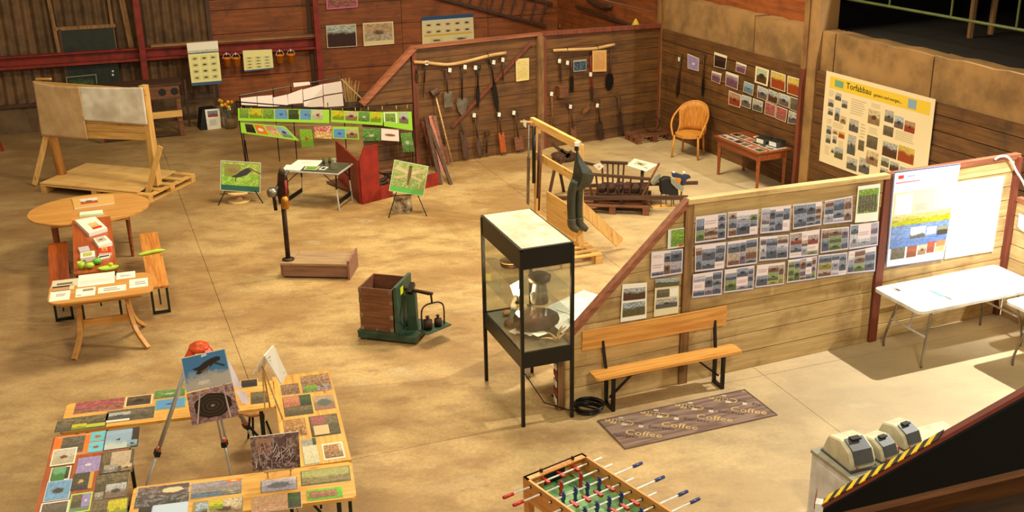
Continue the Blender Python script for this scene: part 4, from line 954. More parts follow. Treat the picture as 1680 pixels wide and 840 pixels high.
tp(T2,226,832,308,850,'bird','pale blue sky photograph cut off by the lower frame edge, near table',(206,170,110),extra=[cell(.3,.3,.98,.97,(190,206,226)),(.03,.3,.28,.95)+PK['dark']])
tp(T2,317,824,398,848,'field','yellow grass photograph at the lower edge, near table',(150,130,80),extra=[(.3,.02,.98,.98)+PK['sepia'],(.32,.5,.6,.96)+PK['yellow']])
tp(T2,428,789,488,802,'wing','photograph of a smooth grey oval feather, near table',(90,96,80),extra=[(.02,.02,.98,.98,(196,190,200),(170,160,170),(120,120,124),.5,.34,0)])
tp(T2,493,773,576,788,'reed','long pale olive photograph at the right of the near table',(90,100,50),extra=[(.02,.05,.98,.95,(160,160,90),(120,104,64),(190,176,120),.5,0,.4)])
tp(T2,413,816,496,832,'sepia','pinkish bark photograph with a dark end, near table',(206,160,120),extra=[(.02,.03,.72,.97,(196,150,110),(180,134,100),(214,176,140),.5,0,.5),(.72,.03,.98,.97)+PK['forest']])
tp(T2,503,805,563,815,'lime','bright green photograph of a brown snail-like animal, near table',None,extra=[(.0,.0,1,1,(120,200,40),(96,176,40),(60,130,30),.5,0,.6),(.05,.2,.85,.8,(150,90,60),(130,70,40),(206,160,130),.5,.0,.6)])
tp(T3,492,618,545,639,'snake','brown and white striped photograph at the far end of the right table',None,extra=[(.0,.4,1,1,(190,150,110),(170,130,96),(90,60,50),.5,0,.9),(.05,.05,.5,.4)+PK['green']])
tp(T3,460,632,492,645,'nest','brown foliage photograph by the folder stand, right table',None,extra=[(.0,.0,1,1,(130,90,60),(96,66,46),(190,160,130),.5,0,.7)])
tp(T3,463,652,515,678,'reed','photograph half red and half reeds, right table',(100,86,52),extra=[(.02,.45,.58,.97,(190,110,80),(170,84,60),(214,160,130),.5,0,.7),(.02,.02,.98,.42)+PK['reed'],(.6,.45,.98,.97)+PK['forest']])
tp(T3,513,651,551,669,'wing','grey coiled snake photograph, right table',None,extra=[(.0,.0,1,1,(176,150,120),(150,110,84),(90,96,90),.5,.36,.3)])
tp(T3,464,690,505,713,'sepia','brown striped fur photograph, right table',None,extra=[(.0,.0,1,1,(160,110,60),(120,76,40),(206,160,100),.5,0,.9)])
tp(T3,506,684,560,711,'reed','dark-framed reed photograph with two pale insets, right table',(80,64,40),extra=[(.03,.04,.97,.96)+PK['reed'],(.06,.55,.55,.92)+PK['pink'],cell(.1,.06,.62,.5,(214,176,130))])
tp(T3,527,729,567,750,'sepia','brown leaf photograph with a broad white border, right table',(236,230,216),extra=[(.1,.12,.78,.88,(150,100,56),(120,76,40),(206,166,120),.5,0,.8)])
tp(T3,493,721,526,760,'eggs','pale milky photograph half behind the standing root picture',(176,160,120),extra=[(.02,.02,.98,.7,(206,196,160),(196,186,150),(226,220,196),.5,0,.5),(.75,.72,.97,.98)+PK['forest']])

_rr = random.Random(12)
# ---- standing root photograph on a little easel on the near table
a_ = fl(440,784,zb); b_ = fl(477,779,zb); EF = Frame.two(a_, b_); EF.o.z = 0
ez = empty('small_easel', Frame(EF.Wd((0,0,zb)), EF.yaw), 'little wooden easel on the near beer table holding the tangled root picture', 'easel'); el_ = (b_-a_).length
for x_ in (0, el_): MB().bar((x_,0,0),(x_+(.02 if x_ else -.02),.04,.34),.012,.012).build('leg', MT['stick'], ez)
MB().bar((el_/2,.16,0),(el_/2,.05,.32),.012,.012).build('leg', MT['stick'], ez); MB().bar((-.03,-.02,.075),(el_+.03,-.02,.075),.03,.01).build('ledge', MT['stick'], ez)
picture('root_picture', 'large picture of tangled pale roots standing on the little easel', 'picture', None, on_wall4(EF, ((410,717.5),(490,708),(493,766.7),(415,773)), -.03),
    [(0,0,1,1,(120,92,92),(90,66,66),(200,180,176),.5,0,.8)]+[(.1,.5,.42,.92,(196,150,130),(176,130,110),(130,90,84),.5,.3,.3)], .006, shapes=[(((.35,.25),(.45,.2),(.55,.55),(.78,.85),(.95,.95),(.7,.95),(.48,.72)),(110,84,90))]+[((lambda x, y, a, l: ((x, y), (x+l*math.cos(a), y+l*math.sin(a)), (x+l*math.cos(a)+.014, y+l*math.sin(a)-.008), (x+.018, y-.008)))(_rr.uniform(.03,.8), _rr.uniform(.05,.7), _rr.uniform(.4,2.4), _rr.uniform(.12,.3)), _rr.choice(((206,190,194),(186,166,172),(224,212,214)))) for k in range(46)])
# ---- folder stand
a_ = fl(436,690,zb); b_ = fl(464,688,zb); GF2 = Frame.two(a_, b_); GF2.o.z = 0
gz = empty('wooden_easel', Frame(GF2.Wd((0,0,zb)), GF2.yaw), 'slender pale wooden easel behind the right beer table carrying an open folder', 'easel'); top = GF2.wl(430,600); o_ = lambda P: (P.x, P.y, P.z-zb)
MB().bar((.0,0,0), o_(top), .014,.014).build('leg', MT['stick'], gz); MB().bar(((b_-a_).length,0,0), o_(top), .014,.014).build('leg', MT['stick'], gz); MB().bar((top.x,.26,0), o_(top), .014,.014).build('leg', MT['stick'], gz)
fq = [GF2.wl(446,567), GF2.wl(471.5,614), GF2.wl(462,630), GF2.wl(435,583.5)]
sp0 = GF2.Wd((fq[0].x,.16,GF2.wl(446,567,.16).z)); sp1 = GF2.Wd((fq[3].x,-.02,GF2.wl(435,583.5,-.02).z)); lo0 = GF2.Wd(GF2.wl(471.5,614,.16)); lo1 = GF2.Wd(GF2.wl(462,630,-.02))
picture('open_folder', 'open grey-white information folder hung over the slender easel like a roof', 'folder', None, [sp1, sp0, lo0, lo1], [cell(0,0,1,1,(196,190,176))]+lines(.1,.1,.9,.9,9,(130,126,116))+[cell(.6,.7,.75,.8,(120,90,50)),cell(.4,.3,.55,.42,(110,100,60))], .012)
l0 = GF2.Wd(GF2.wl(433,608,.16)); l1 = GF2.Wd(GF2.wl(414,614,-.02))
picture('folder_back_cover', 'dark back half of the roof-like folder beside the tripod papers', 'folder', None, [sp0+Vector((-.012,0,0)), sp1+Vector((-.012,0,0)), l1, l0], [cell(0,0,1,1,(110,104,92)),(.3,.2,.8,.7,(150,100,80),(130,90,70),(120,80,60),.5,0,.4)], .006)
# ---- tripod
F_ = [fl(226,838), fl(386,812), fl(440,768)]; cc = (F_[0]+F_[1]+F_[2])/3; HT_ = 1.30
th_ = hgt(cc, 566); hc = fl(326,566,th_); hc.z = th_
tr_ = empty('survey_tripod', Frame((cc.x,cc.y,0),0), 'aluminium survey tripod with an orange head standing inside the table square', 'tripod'); lo_ = lambda P: Vector(P)-Vector((cc.x,cc.y,0))
for k, P_ in enumerate(F_):
    top = hc+(P_-cc).normalized()*.06-Vector((0,0,.03)); mid = top+(P_-top)*.62
    side = (P_-top).normalized().cross(Vector((0,0,1))).normalized()*.026
    lg = MB().tube([lo_(mid-(mid-top)*.04), lo_(P_)], [.014,.010], 8).build('leg', MT['alu'], tr_, True)
    for sg in (-1, 1): MB().tube([lo_(top+side*sg), lo_(mid+side*sg)], .012, 7).build('leg_tube', MT['alu'], lg, True)
    MB().bar(lo_(mid-(P_-top).normalized()*.03), lo_(mid+(P_-top).normalized()*.0), .055,.035).build('clamp', MT['redplastic'], lg)
    MB().bar(lo_(mid), lo_(mid+(P_-top).normalized()*.05), .075,.046).build('clamp_foot', MT['black'], lg)
hd = MB().lathe(lo_(hc), [(.085,-.045),(.092,-.02),(.085,.0),(.05,.008),(.05,.02)], 18).build('head', MT['redplastic'], tr_, True)
for P_ in F_: MB().bar(lo_(hc+(P_-cc).normalized()*.05-Vector((0,0,.02))), lo_(hc+(P_-cc).normalized()*.11-Vector((0,0,.12))), .075,.05).build('shoulder', MT['redplastic'], hd)
PF = Frame.two(fl(296,700,0), fl(381,688,0)); 
# plane just in front of the tripod, leaning with its legs
fx = Vector(((F_[0]+F_[1])/2 - cc).to_tuple()).normalized()
def trip_pt(px, py, out=.14, base=None):
    """point on the inclined plane through the two front legs"""
    n_ = (F_[1]-F_[0]).cross(hc-F_[0]).normalized(); d_ = ray(px, py); o_ = Vector((0,0,CAM_H)); p0 = F_[0]+(-n_ if n_.y > 0 else n_)*.12
    t_ = (p0-o_).dot(n_)/d_.dot(n_); return o_+d_*t_
picture('bird_picture', 'picture of a dark flying wader bird on blue, hung on the tripod', 'picture', 'pictures hung on the tripod', [trip_pt(*q) for q in ((296.7,588),(369,571.7),(381,626.7),(306,644))],
    [cell(0,0,1,1,(196,200,206)),(.02,.02,.98,.98,(70,130,186),(190,186,180),(50,44,46),.38,.0,0),(.2,.03,.6,.35,(190,186,180),(200,196,190),(232,230,224),.5,.3,.3)], .004, shapes=[(((.2,.62),(.36,.66),(.5,.76),(.66,.82),(.78,.84),(.86,.80),(.84,.72),(.72,.68),(.62,.6),(.52,.5),(.34,.44),(.26,.46),(.32,.54)),(44,38,42)),(((.66,.68),(.7,.7),(.93,.55),(.90,.51)),(60,50,50)),(((.36,.5),(.5,.56),(.6,.64),(.58,.56),(.46,.47)),(120,110,110)),(((.44,.9),(.58,.93),(.56,1.),(.46,.98)),(226,230,234))])
picture('snake_picture', 'picture of a coiled dark snake in dry grass, hung below the bird picture', 'picture', 'pictures hung on the tripod', [trip_pt(*q) for q in ((306,646),(381.7,628),(392.5,682.5),(315,698))],
    [(0,0,1,1,(190,160,160),(170,136,140),(110,60,56),.5,0,.8),], .004, shapes=[([(.5+r*math.cos(k*PI/10)*(1+.06*math.sin(k*1.7)), .48+r*.92*math.sin(k*PI/10)*(1+.05*math.cos(k*2.3))) for k in range(20)], c) for r, c in ((.4,(38,30,28)),(.33,(70,58,50)),(.3,(40,32,30)),(.235,(74,62,54)),(.205,(42,34,32)),(.14,(78,66,58)),(.11,(46,38,34)),(.045,(150,130,110)))]+[(((.1+.14*k,.02),(.14+.14*k,.02),(.3+.1*k,.98),(.28+.1*k,.98)),(206,186,186)) for k in (0,5)])
nr = (F_[2]-F_[1]).cross(hc-F_[1]).normalized()
def trip_r(px, py):
    d_ = ray(px, py); o_ = Vector((0,0,CAM_H)); t_ = (F_[1]+Vector((.03,-.02,0))-o_).dot(nr)/d_.dot(nr); return o_+d_*t_
picture('back_of_picture', 'white back of an upper picture hung on the right side of the tripod', 'picture', 'pictures hung on the tripod', [trip_r(*q) for q in ((373,588),(379,598),(398,637),(383,634))], [cell(0,0,1,1,(206,200,214))], .004)
picture('back_of_picture', 'white back of a lower picture hung on the right side of the tripod', 'picture', 'pictures hung on the tripod', [trip_r(*q) for q in ((386,640),(401,642),(415,666),(397,661))], [cell(0,0,1,1,(206,200,214))], .004)
# ---- stool
sb_ = [fl(403,729), fl(424,708), fl(432,722)]
zs_ = .37; sc0 = fl(418,672,zs_); st_ = empty('round_stool', Frame((sc0.x,sc0.y,0),0), 'small round stool with an orange wooden seat and dark legs inside the table square', 'stool')
MB().lathe((0,0,zs_-.02),[(.12,0),(.13,.008),(.125,.02)],20).build('seat', MT['benchwood'], st_, True)
for k in range(3):
    a_ = k*2*PI/3+.4; MB().tube([(.07*math.cos(a_),.07*math.sin(a_),zs_-.02),(.15*math.cos(a_),.15*math.sin(a_),0)],.012,7).build('leg', MT['darkmetal'], st_, True)
t = empty('red_purse', Frame((sc0.x-.07,sc0.y+.02,zs_),0), 'small red crumpled thing lying on the round stool', 'purse'); MB().ball((0,0,.03),.04,9,6,1.2,.9,.8).build('body', MT['redplastic'], t, True)

# ---- rounded table with trestle legs
zr = .72; R1 = Frame.two(fl(76,501,zr), fl(252,479,zr)); R1.o.z = 0; rlx = (fl(252,479,zr)-fl(76,501,zr)).length
rt_ = empty('rounded_table', R1, 'light wooden table with rounded corners, curved trestle legs and papers on it', 'table')
MB().prism(rr_poly(0,.0,rlx,.72,.17,5), zr-.028, zr).build('tabletop', MT['oak'], rt_, bevel=.004); MB().box(.14,.08,zr-.08,rlx-.14,.58,zr-.028).build('apron', MT['oak'], rt_)
fa = R1.pt(122,591); fb = R1.pt(243,572); fd = R1.pt(128,553); fe = R1.pt(237,535)
yc_ = .3
for (u, v, xx) in ((fa, fd, .32), (fb, fe, rlx-.32)):
    sg = -1 if xx < rlx/2 else 1
    for P_ in (u, v):
        pts = smooth([(xx, yc_, zr-.08), (xx+sg*.01, yc_+(P_.y-yc_)*.15, .45), (xx+(P_.x-xx)*.35, yc_+(P_.y-yc_)*.5, .2), (P_.x, P_.y, .015)], 4)
        mbx = MB()
        for i in range(len(pts)-1): mbx.bar(pts[i], pts[i+1]+(pts[i+1]-pts[i])*.08, .05, .045)
        mbx.build('leg', MT['oak'], rt_)
MB().bar((.33,yc_,.32),(rlx-.33,yc_,.32),.03,.09).build('stretcher', MT['oak'], rt_)
zq = zr+.002
for k,(x0_,y0_,x1_,y1_,lab,cs) in enumerate((
  (129,452,188,464,'large blank white sheet at the back of the rounded table',[cell(0,0,1,1,WHITE)]+lines(.05,.2,.95,.5,2,(214,210,200))),
  (191,448,222,455,'small white sheet at the back right of the rounded table',[cell(0,0,1,1,WHITE)]+lines(.2,.3,.8,.6,2)),
  (212,459,243,469,'white sheet nearest the right end of the rounded table',[cell(0,0,1,1,WHITE)]+lines(.3,.25,.9,.7,2)),
  (161,472,207,476,'flat white sheet at the front middle of the rounded table',[cell(0,0,1,1,WHITE)]+lines(.2,.2,.8,.8,2)),
  (125,474,156,484,'white sheet with a dark heading at the front of the rounded table',[cell(0,0,1,1,WHITE),cell(.35,.6,.9,.85,(150,130,110))]+lines(.05,.1,.3,.3,1)),
  (83,479,114,491,'white sheet at the front left corner of the rounded table',[cell(0,0,1,1,WHITE)]+lines(.3,.4,.8,.7,2)),
  (86,461,127,468,'greyish booklet at the back left of the rounded table',[cell(0,0,1,1,(206,196,170)),cell(.2,.3,.8,.55,(110,96,80))]),
  (86,471,121,475,'brownish strip of paper between the sheets on the rounded table',[cell(0,0,1,1,(190,140,96)),cell(.8,.1,1,.9,(226,200,160))]))):
    picture('sheet_of_paper', lab, 'paper', 'papers on the rounded table', on_top(R1,x0_,y0_,x1_,y1_,zq), cs, .0015)
# ---- oval table
zo = .70; oc = (fl(46,352,zo)+fl(243,328,zo))/2; OF = Frame((oc.x,oc.y,0), math.radians(20)); sa_ = .835; sb2 = (OF.L(fl(150,319,zo)).y-OF.L(fl(140,367,zo)).y)/2; OF.o = OF.Wd((0,(OF.L(fl(150,319,zo)).y+OF.L(fl(140,367,zo)).y)/2,0))
ov = empty('oval_table', OF, 'oval honey-coloured extending table behind the orange beer table', 'table'); n = 40
for (u0, u1) in ((-1,-.28),(-.28,.28),(.28,1)):
    pts = [];
    for k in range(n+1):
        x_ = sa_*(u0+(u1-u0)*k/n); pts.append((x_, sb2*math.sqrt(max(0,1-(x_/sa_)**2))))
    poly = [(x_,-y_) for x_, y_ in pts]+[(x_, y_) for x_, y_ in pts[::-1]]
    pp = [];
    for q_ in poly:
        if not pp or (abs(q_[0]-pp[-1][0])+abs(q_[1]-pp[-1][1])) > 1e-4: pp.append(q_)
    if abs(pp[0][0]-pp[-1][0])+abs(pp[0][1]-pp[-1][1]) < 1e-4: pp.pop()
    MB().prism(pp, zo-.025, zo).build('leaf', MT['oak'], ov)
MB().box(-.52,-sb2*.62,zo-.1,.52,sb2*.62,zo-.025).build('apron', MT['oak'], ov)
for (x_, y_) in ((-.5,-.32),(.5,-.32),(-.5,.32),(.5,.32)): MB().tube([(x_,y_,0),(x_,y_,zo-.03)],[.022,.034],8).build('leg', MT['tablewood'], ov)
zz = zo+.002
picture('cardboard_sheet', 'tan cardboard sheet with a small red and white picture on the oval table', 'sheet', None, on_top4(((118,326),(186,319),(188,333),(122,342)),zz+.012), [cell(0,0,1,1,(214,168,96)),(.18,.3,.6,.85,(236,230,220),(190,80,50),(90,90,80),.5,.2,.2)], .012)
picture('booklet', 'narrow white and green booklet at the front edge of the oval table', 'book', None, on_top4(((131,348),(168,344),(170,352),(130,355)),zz+.01), [cell(0,0,1,1,(226,234,220)),cell(0,0,1,.3,(176,206,160))], .01)
# ---- orange table and benches
zor = .74; a_ = fl(121,450,zor); b_ = fl(118,362,zor); c2_ = fl(181,355,zor); OR = Frame((a_.x,a_.y,0), math.atan2(b_.y-a_.y,b_.x-a_.x)-PI/2); wor = OR.L(c2_).x; lor = (b_-a_).length
beer_table(OR, 0, 0, max(.5,min(wor,.56)), lor, zor, 'narrow red-orange beer table covered with games between two benches', None, MT['orange'])
def gbox(q4, z, th, lab, cells, name='game_box', cat='box', group='game boxes on the orange table'):
    return picture(name, lab, cat, group, on_top4(q4, z+th), cells, th)
gbox(((123,361),(156,355),(176,374),(146,383)), zor+.002, .05, 'large white game box with a red stripe at the far end of the orange table', [cell(0,0,1,1,WHITE),(.35,.25,.8,.6,(226,206,140),(214,190,120),(206,120,60),.5,0,.4),cell(.35,.15,.85,.28,(206,40,40))])
gbox(((153,391),(173,386),(184,397),(162,404)), zor+.002, .05, 'small white game box with dark figures on its lid, middle of the orange table', [cell(0,0,1,1,WHITE),(.1,.4,.8,.95,(220,206,190),(210,190,170),(60,50,44),.5,.2,.4)])
gbox(((162,407),(180,404),(183,414),(162,416)), zor+.002, .04, 'red game box with a yellow window on the orange table', [cell(0,0,1,1,(206,36,28)),(.25,.3,.75,.95,(226,180,60),(206,150,40),(110,80,30),.5,.2,.3)])
gbox(((161,420),(180,417),(180,421),(162,425)), zor+.002, .02, 'narrow dark and white box on the orange table', [cell(0,0,1,1,WHITE),cell(.05,.3,.95,.8,(50,36,30))])
gbox(((132,415),(155,411),(156,420),(132,424)), zor+.002, .06, 'white game box with a green picture at the left edge of the orange table', [cell(0,0,1,1,WHITE),(.15,.2,.8,.85,(190,206,110),(206,196,90),(110,120,60),.5,0,.5)])
gbox(((128,406),(145,403),(148,411),(131,413)), zor+.002, .03, 'pale grey game box with clear lid on the orange table', [cell(0,0,1,1,(190,180,190))])
def blob(px, py, z, nm, lab, cat, mt, r_, prof=None, grp=None):
    P_ = fl(px, py, z); t = empty(nm, Frame((P_.x,P_.y,z),.3), lab, cat, grp)
    if prof == 'cup': MB().lathe((0,0,0),[(r_*.8,0),(r_,.09),(r_*.9,.09),(r_*.7,.02)],14).build('body', MT[mt], t, True)
    elif prof == 'dish': MB().lathe((0,0,0),[(r_*.8,0),(r_,.025),(r_*.9,.025),(r_*.7,.008)],16,1.8,.9).build('body', MT[mt], t, True)
    else: MB().ball((0,0,r_*.7),r_,12,8,1,1,.7).build('body', MT[mt], t, True)
    return t
blob(134,441,zor+.002,'lime_cup','lime yellow toy cup at the near left of the orange table','cup','lime',.045,'cup')
blob(148,440,zor+.002,'toy_ball','yellow-lime toy lump beside the cup on the orange table','toy','lime',.055)
blob(160,433,zor+.002,'toy_ball','bright green toy lump on the orange table','toy','greenp',.055)
blob(178,441,zor+.002,'toy_dish','long lime toy dish at the near right of the orange table','dish','lime',.07,'dish')
blob(182,436,zor+.012,'toy_ball','small yellow toy piece lying beside the lime dish','toy','yellow',.03)
blob(138,430,zor+.002,'toy_ball','small purple and red toy piece on the orange table','toy','blue',.025)
zbn = .42
def bench_at(far_l, far_r, near_r, L_, lab, mat):
    a_ = fl(*far_l, zbn); b_ = fl(*far_r, zbn); c_ = fl(*near_r, zbn); yw = math.atan2(b_.y-c_.y, b_.x-c_.x)-PI/2; F = Frame((b_.x,b_.y,0), yw)
    return beer_table(F, -.25, -L_, 0, 0, zbn, lab, 'benches beside the orange table', mat, 'beer_bench', 'bench', boards=2), F
by = wood('bench_pine_cross', (206,140,66), (176,104,40), 'y', 1, .04, knots=(120,66,26), rough=.45)
bench_at((77,399),(110,396),(118,500),2.02,'orange-brown wooden bench left of the orange table', MT['orange'])
bb, BF = bench_at((229,383),(258,380),(277,466),2.2,'wooden bench right of the orange table with a lime ribbon across it', by)
P_ = BF.pt(250,417,zbn); t = empty('lime_ribbon', Frame(BF.Wd((-.125,P_.y,zbn)), BF.yaw), 'twisted lime green cloth laid across the right-hand bench', 'cloth')
MB().tube(smooth([(-.18,-.02,.02),(-.08,.0,.025),(.03,.02,.03),(.17,.05,.02)],4),[.014,.018,.02,.022,.026,.026,.024,.024,.026,.026,.022,.018,.012],8).build('cloth', MT['lime'], t, True)

# ---- board stand on a pallet
def pallet(F, Lx, Dy, lab, name='pallet', z=0., group=None, mat=None, slats=5, h=.14):
    t = empty(name, Frame(F.Wd((0,0,z)), F.yaw), lab, 'pallet', group); m1 = mat or MT['pine']
    for k in range(slats): y_ = Dy*k/(slats-1)*.9; MB().box(0,y_,h-.02,Lx,y_+Dy*.1,h).build('slat', m1, t)
    for k in range(3):
        x_ = (Lx-.1)*k/2; MB().box(x_,0,h-.042,x_+.1,Dy,h-.021).build('bearer', m1, t)
        for q_ in range(3): y_ = (Dy-.12)*q_/2; MB().box(x_,y_,.02,x_+.1,y_+.12,h-.043).build('block', m1, t)
        MB().box(x_,0,0,x_+.1,Dy,.0195).build('runner', m1, t)
    return t
S1 = Frame.two(fl(66,303,.14), fl(236,320,.14)); S1.o.z = 0
pallet(S1, 2.2, 1.35, 'pine pallet carrying the plywood sheets and the board screen', group=None)
P2_ = fl(232,325,0); 
zpl = .17
pc = [fl(65,300,zpl), fl(225,315,zpl), fl(288,280,zpl), fl(142,267,zpl)]
def slab_world(name, cs, th, mt, F, lab, cat, group=None):
    q = [F.L(c) for c in cs]; mb = MB(); zq_ = cs[0].z
    mb.prism([(p.x,p.y) for p in q], zq_-th, zq_); return obj_in(name, mb, mt, F, lab, cat, group)
m1_ = pc[0].lerp(pc[1], .62); m2_ = pc[3].lerp(pc[2], .66)
slab_world('plywood_sheet', [pc[0], m1_, m2_, pc[3]], .02, MT['ply'], S1, 'larger left plywood sheet lying on the pallet', 'board', 'plywood sheets on the pallet')
slab_world('plywood_sheet', [m1_+Vector((.01,-.003,0)), pc[1], pc[2], m2_+Vector((.01,-.003,0))], .02, MT['ply'], S1, 'narrower right plywood sheet lying on the pallet', 'board', 'plywood sheets on the pallet')
SS = Frame.two(fl(100,286,zpl), fl(256,303,zpl)); SS.o.z = 0
ss = empty('board_screen', SS, 'rough pine board screen on log posts with leaning braces at far left', 'screen')
def sw(px, py, off=0.): return SS.wl(px, py, off)
tl_, tr2, bl_, br_ = sw(54,133,-.05), sw(238,146,-.05), sw(70,225,-.05), sw(246,231,-.05)
nb = 7
for k in range(nb):
    f0, f1 = k/nb, (k+1)/nb-.01
    q = [tl_.lerp(bl_, f1), tr2.lerp(br_, f1), tr2.lerp(br_, f0), tl_.lerp(bl_, f0)]
    MB().prism([(p.x,p.z) for p in q], -.06, -.035, 'y').build('board', MT['pine'], ss)
a_, b_ = sw(74,160,0), sw(103,284,0); lgp = wood('peeled_log', (206,152,84), (176,120,60), 'z', .6, .04, knots=(150,96,50))
x1_ = sw(100,284).x; MB().tube([(x1_-.0,.02,zpl),(x1_-.18,.02,tl_.z-.05)],[.085,.075],12).build('log_post', lgp, ss, True)
x2_ = sw(258,300).x; MB().bar((x2_,.0,zpl),(x2_-.02,.0,tr2.z+.05),.13,.10).build('square_post', MT['pinez'], ss)
MB().bar((tl_.x-.0,.03,tl_.z+.02),(tl_.x+.32,.03,tl_.z+.04),.04,.03).build('top_batten', MT['pine'], ss)
for (p_, q_) in (((76,222),(57,305)),((263,240),(241,325))):
    f_ = fl(*q_); P_ = SS.L(f_); u = sw(p_[0],p_[1],-.12 if p_[0] > 200 else -.06)
    MB().bar((P_.x,P_.y,0.02),(u.x,u.y,u.z),.09,.035,(0,1,0)).build('brace', MT['pinez'], ss)
def cloth(F, q4, off, mt, name, lab, sag=.03, nx=30, ny=22, amp=.005):
    tl, tr, br, bl = [F.wl(x, y, off) for x, y in q4]; mb = MB(); sd = len(lab)
    def fn(u, v):
        t_ = tl.lerp(tr, u); b2 = bl.lerp(br, u); p = b2.lerp(t_, v)
        return (p.x, off-.006-amp*(1+math.sin(u*9+sd+v*3))*(1.1-v)*.8-abs(math.sin(v*5+u*2+sd))*amp*.9-abs(math.sin(v*11-u*7+sd*2))*amp*.6-abs(math.sin(u*15+v*6+sd*3))*amp*.5, p.z-sag*math.sin(PI*u)*v)
    mb.grid(fn, nx, ny); return obj_in(name, mb, mt, F, lab, 'cloth', smooth=True, solid=.003)
cloth(SS, ((55,134),(131,142),(145,229),(69,222)), -.075, MT['beige'], 'beige_cloth', 'creased beige cloth hanging on the left half of the board screen', .02)
cloth(SS, ((130,142),(235,143),(243,205),(138,197)), -.07, MT['sheet'], 'white_cloth', 'creased white sheet hanging on the right half of the board screen', .01)
# ---- low rack with round holes
HF = Frame.two(fl(165,236), fl(302,219)); HF.yaw -= .12; HF = Frame(HF.o, HF.yaw); hx = HF.pt(302,219).x; hz_ = 1.1
hs = empty('hole_board_rack', HF, 'brown wooden counter with two round holes behind the board screen', 'rack')
MB().box(-.1,-.05,hz_-.04,hx+.05,.55,hz_).build('top_board', MT['darkwoodx'], hs)
zA, zB = HF.wl(280,137).z, HF.wl(285,160).z
hp = MB(); y_ = -.03
xs_ = [HF.wl(266,150,y_).x, HF.wl(286,148,y_).x]
MB().box(0,y_,zB,hx,y_+.03,hz_-.04).build('front_board', MT['boxwood'], hs)
for x_ in xs_: MB().tube([(x_,y_-.004,(hz_-.04+zB)/2),(x_,y_+.0,(hz_-.04+zB)/2)],.075,18).build('round_hole', MT['black'], hs)
z3 = HF.wl(270,193).z; MB().box(0,y_-.01,z3,hx,y_+.03,z3+.13).build('lower_rail', MT['pine'], hs)
for x_ in (.0, hx-.08):
    for yy in (0,.45): MB().box(x_,yy,0,x_+.08,yy+.06,hz_-.04).build('leg', MT['boxwood'], hs)
MB().box(0,.02,.03,hx,.07,.09).build('foot_rail', MT['darkwoodx'], hs)
# things by the back wall, left
t = empty('low_shelf', Frame.two(fl(30,212), fl(62,208)), 'small white board on orange blocks against the plinth at far left', 'shelf'); MB().box(0,0,.22,.55,.2,.36).build('board', MT['white'], t)
for x_ in (.05,.32): MB().box(x_,.02,0,x_+.18,.18,.22).build('block', MT['orangeplastic'], t)
t = empty('red_trestle', Frame(fl(-6,250),.3), 'red painted trestle leg at the left edge of the view', 'trestle'); MB().bar((0,0,0),(-.15,.1,.9),.05,.03).build('leg', MT['redpaint'], t); MB().bar((.12,.05,0),(-.1,.12,.9),.05,.03).build('leg', MT['redpaint'], t)
F_b = Frame.two(fl(338,214), fl(362,211)); t = empty('black_speaker', F_b, 'black slanted box on the floor carrying a white information sheet', 'box'); MB().prism([(0,0),(.42,0),(.36,.42),(.08,.42)],-.0,.32,'y').build('body', MT['black'], t)
t.location = F_b.Wd((-.1,.06,0))
picture('information_sheet', 'white sheet with a red-blue picture leaning on the black box', 'notice', None, on_wall4(F_b, ((336,180),(360,178),(363,211),(341,214)), .03), [cell(0,0,1,1,WHITE),(.15,.62,.85,.92,(120,150,170),(160,70,60),(60,80,60),.5,0,.5),(.2,.2,.7,.5,WHITE,WHITE,(110,150,190),.5,0,.7)], .01)
P_ = fl(379,210); t = empty('wrapped_plants', Frame(P_,0), 'clear plastic bag with a plant and yellow flowers beside the black box', 'plant')
MB().lathe((0,0,0),[(.12,0),(.16,.08),(.15,.3),(.1,.38),(.13,.42)],12).build('bag', glassmat('bag_plastic',(.86,.88,.82),.8), t, True); MB().lathe((0,0,0),[(.09,0),(.11,.15),(.1,.2)],12).build('pot', MT['concrete'], t, True)
for k in range(10):
    a_ = k*2.4; r_ = .03+.012*k; x_, y_ = r_*math.cos(a_)-.06, r_*math.sin(a_); h_ = .45+.03*(k%5)
    MB().tube([(x_*.3,y_*.3,.15),(x_,y_,h_)],.005,5).build('stem', MT['greenpaint'], t); MB().ball((x_,y_,h_),.04,8,5).build('flower', MT['yellow' if k % 2 else 'orangeplastic'], t, True)
# ================================================================== PHOTO RACKS, EASELS, TOOLS, CARTS
# ---- front rack
ZR = None
RL, RRt = fl(405,298), fl(677,283); RK = Frame.two(RL, RRt); RK.o.z = 0
rk = empty('photo_rack', RK, 'thin black metal rack carrying the green photo strips, front one of two', 'rack')
p0, p1, p2 = RK.wl(388,167), RK.wl(541,179), RK.wl(678,169)
MB().tube([p0,p1,p2],.011,6).build('rail', MT['blackmetal'], rk, True)
for (a_, q) in (((p0.x,0,p0.z+.02),(RK.wl(404,262).x,0,0)),((p2.x,0,p2.z+.02),(RK.wl(676,262).x,0,0)),((RK.wl(399,205).x,.02,.75),(RK.wl(408,262).x,.05,0))):
    MB().tube([a_,q],.011,6).build('post', MT['blackmetal'], rk)
for px in (538,635): u = RK.wl(px,175); MB().tube([(u.x,.0,u.z-.0),(u.x,.0,u.z+.07)],.008,6).build('hook', MT['blackmetal'], rk)
for e_ in (0, 1):
    xx = RK.wl(404,262).x if e_ == 0 else RK.wl(676,262).x; MB().tube([(xx,-.25,.012),(xx,.25,.012)],.011,6).build('foot', MT['blackmetal'], rk)
LG = (150,214,60)
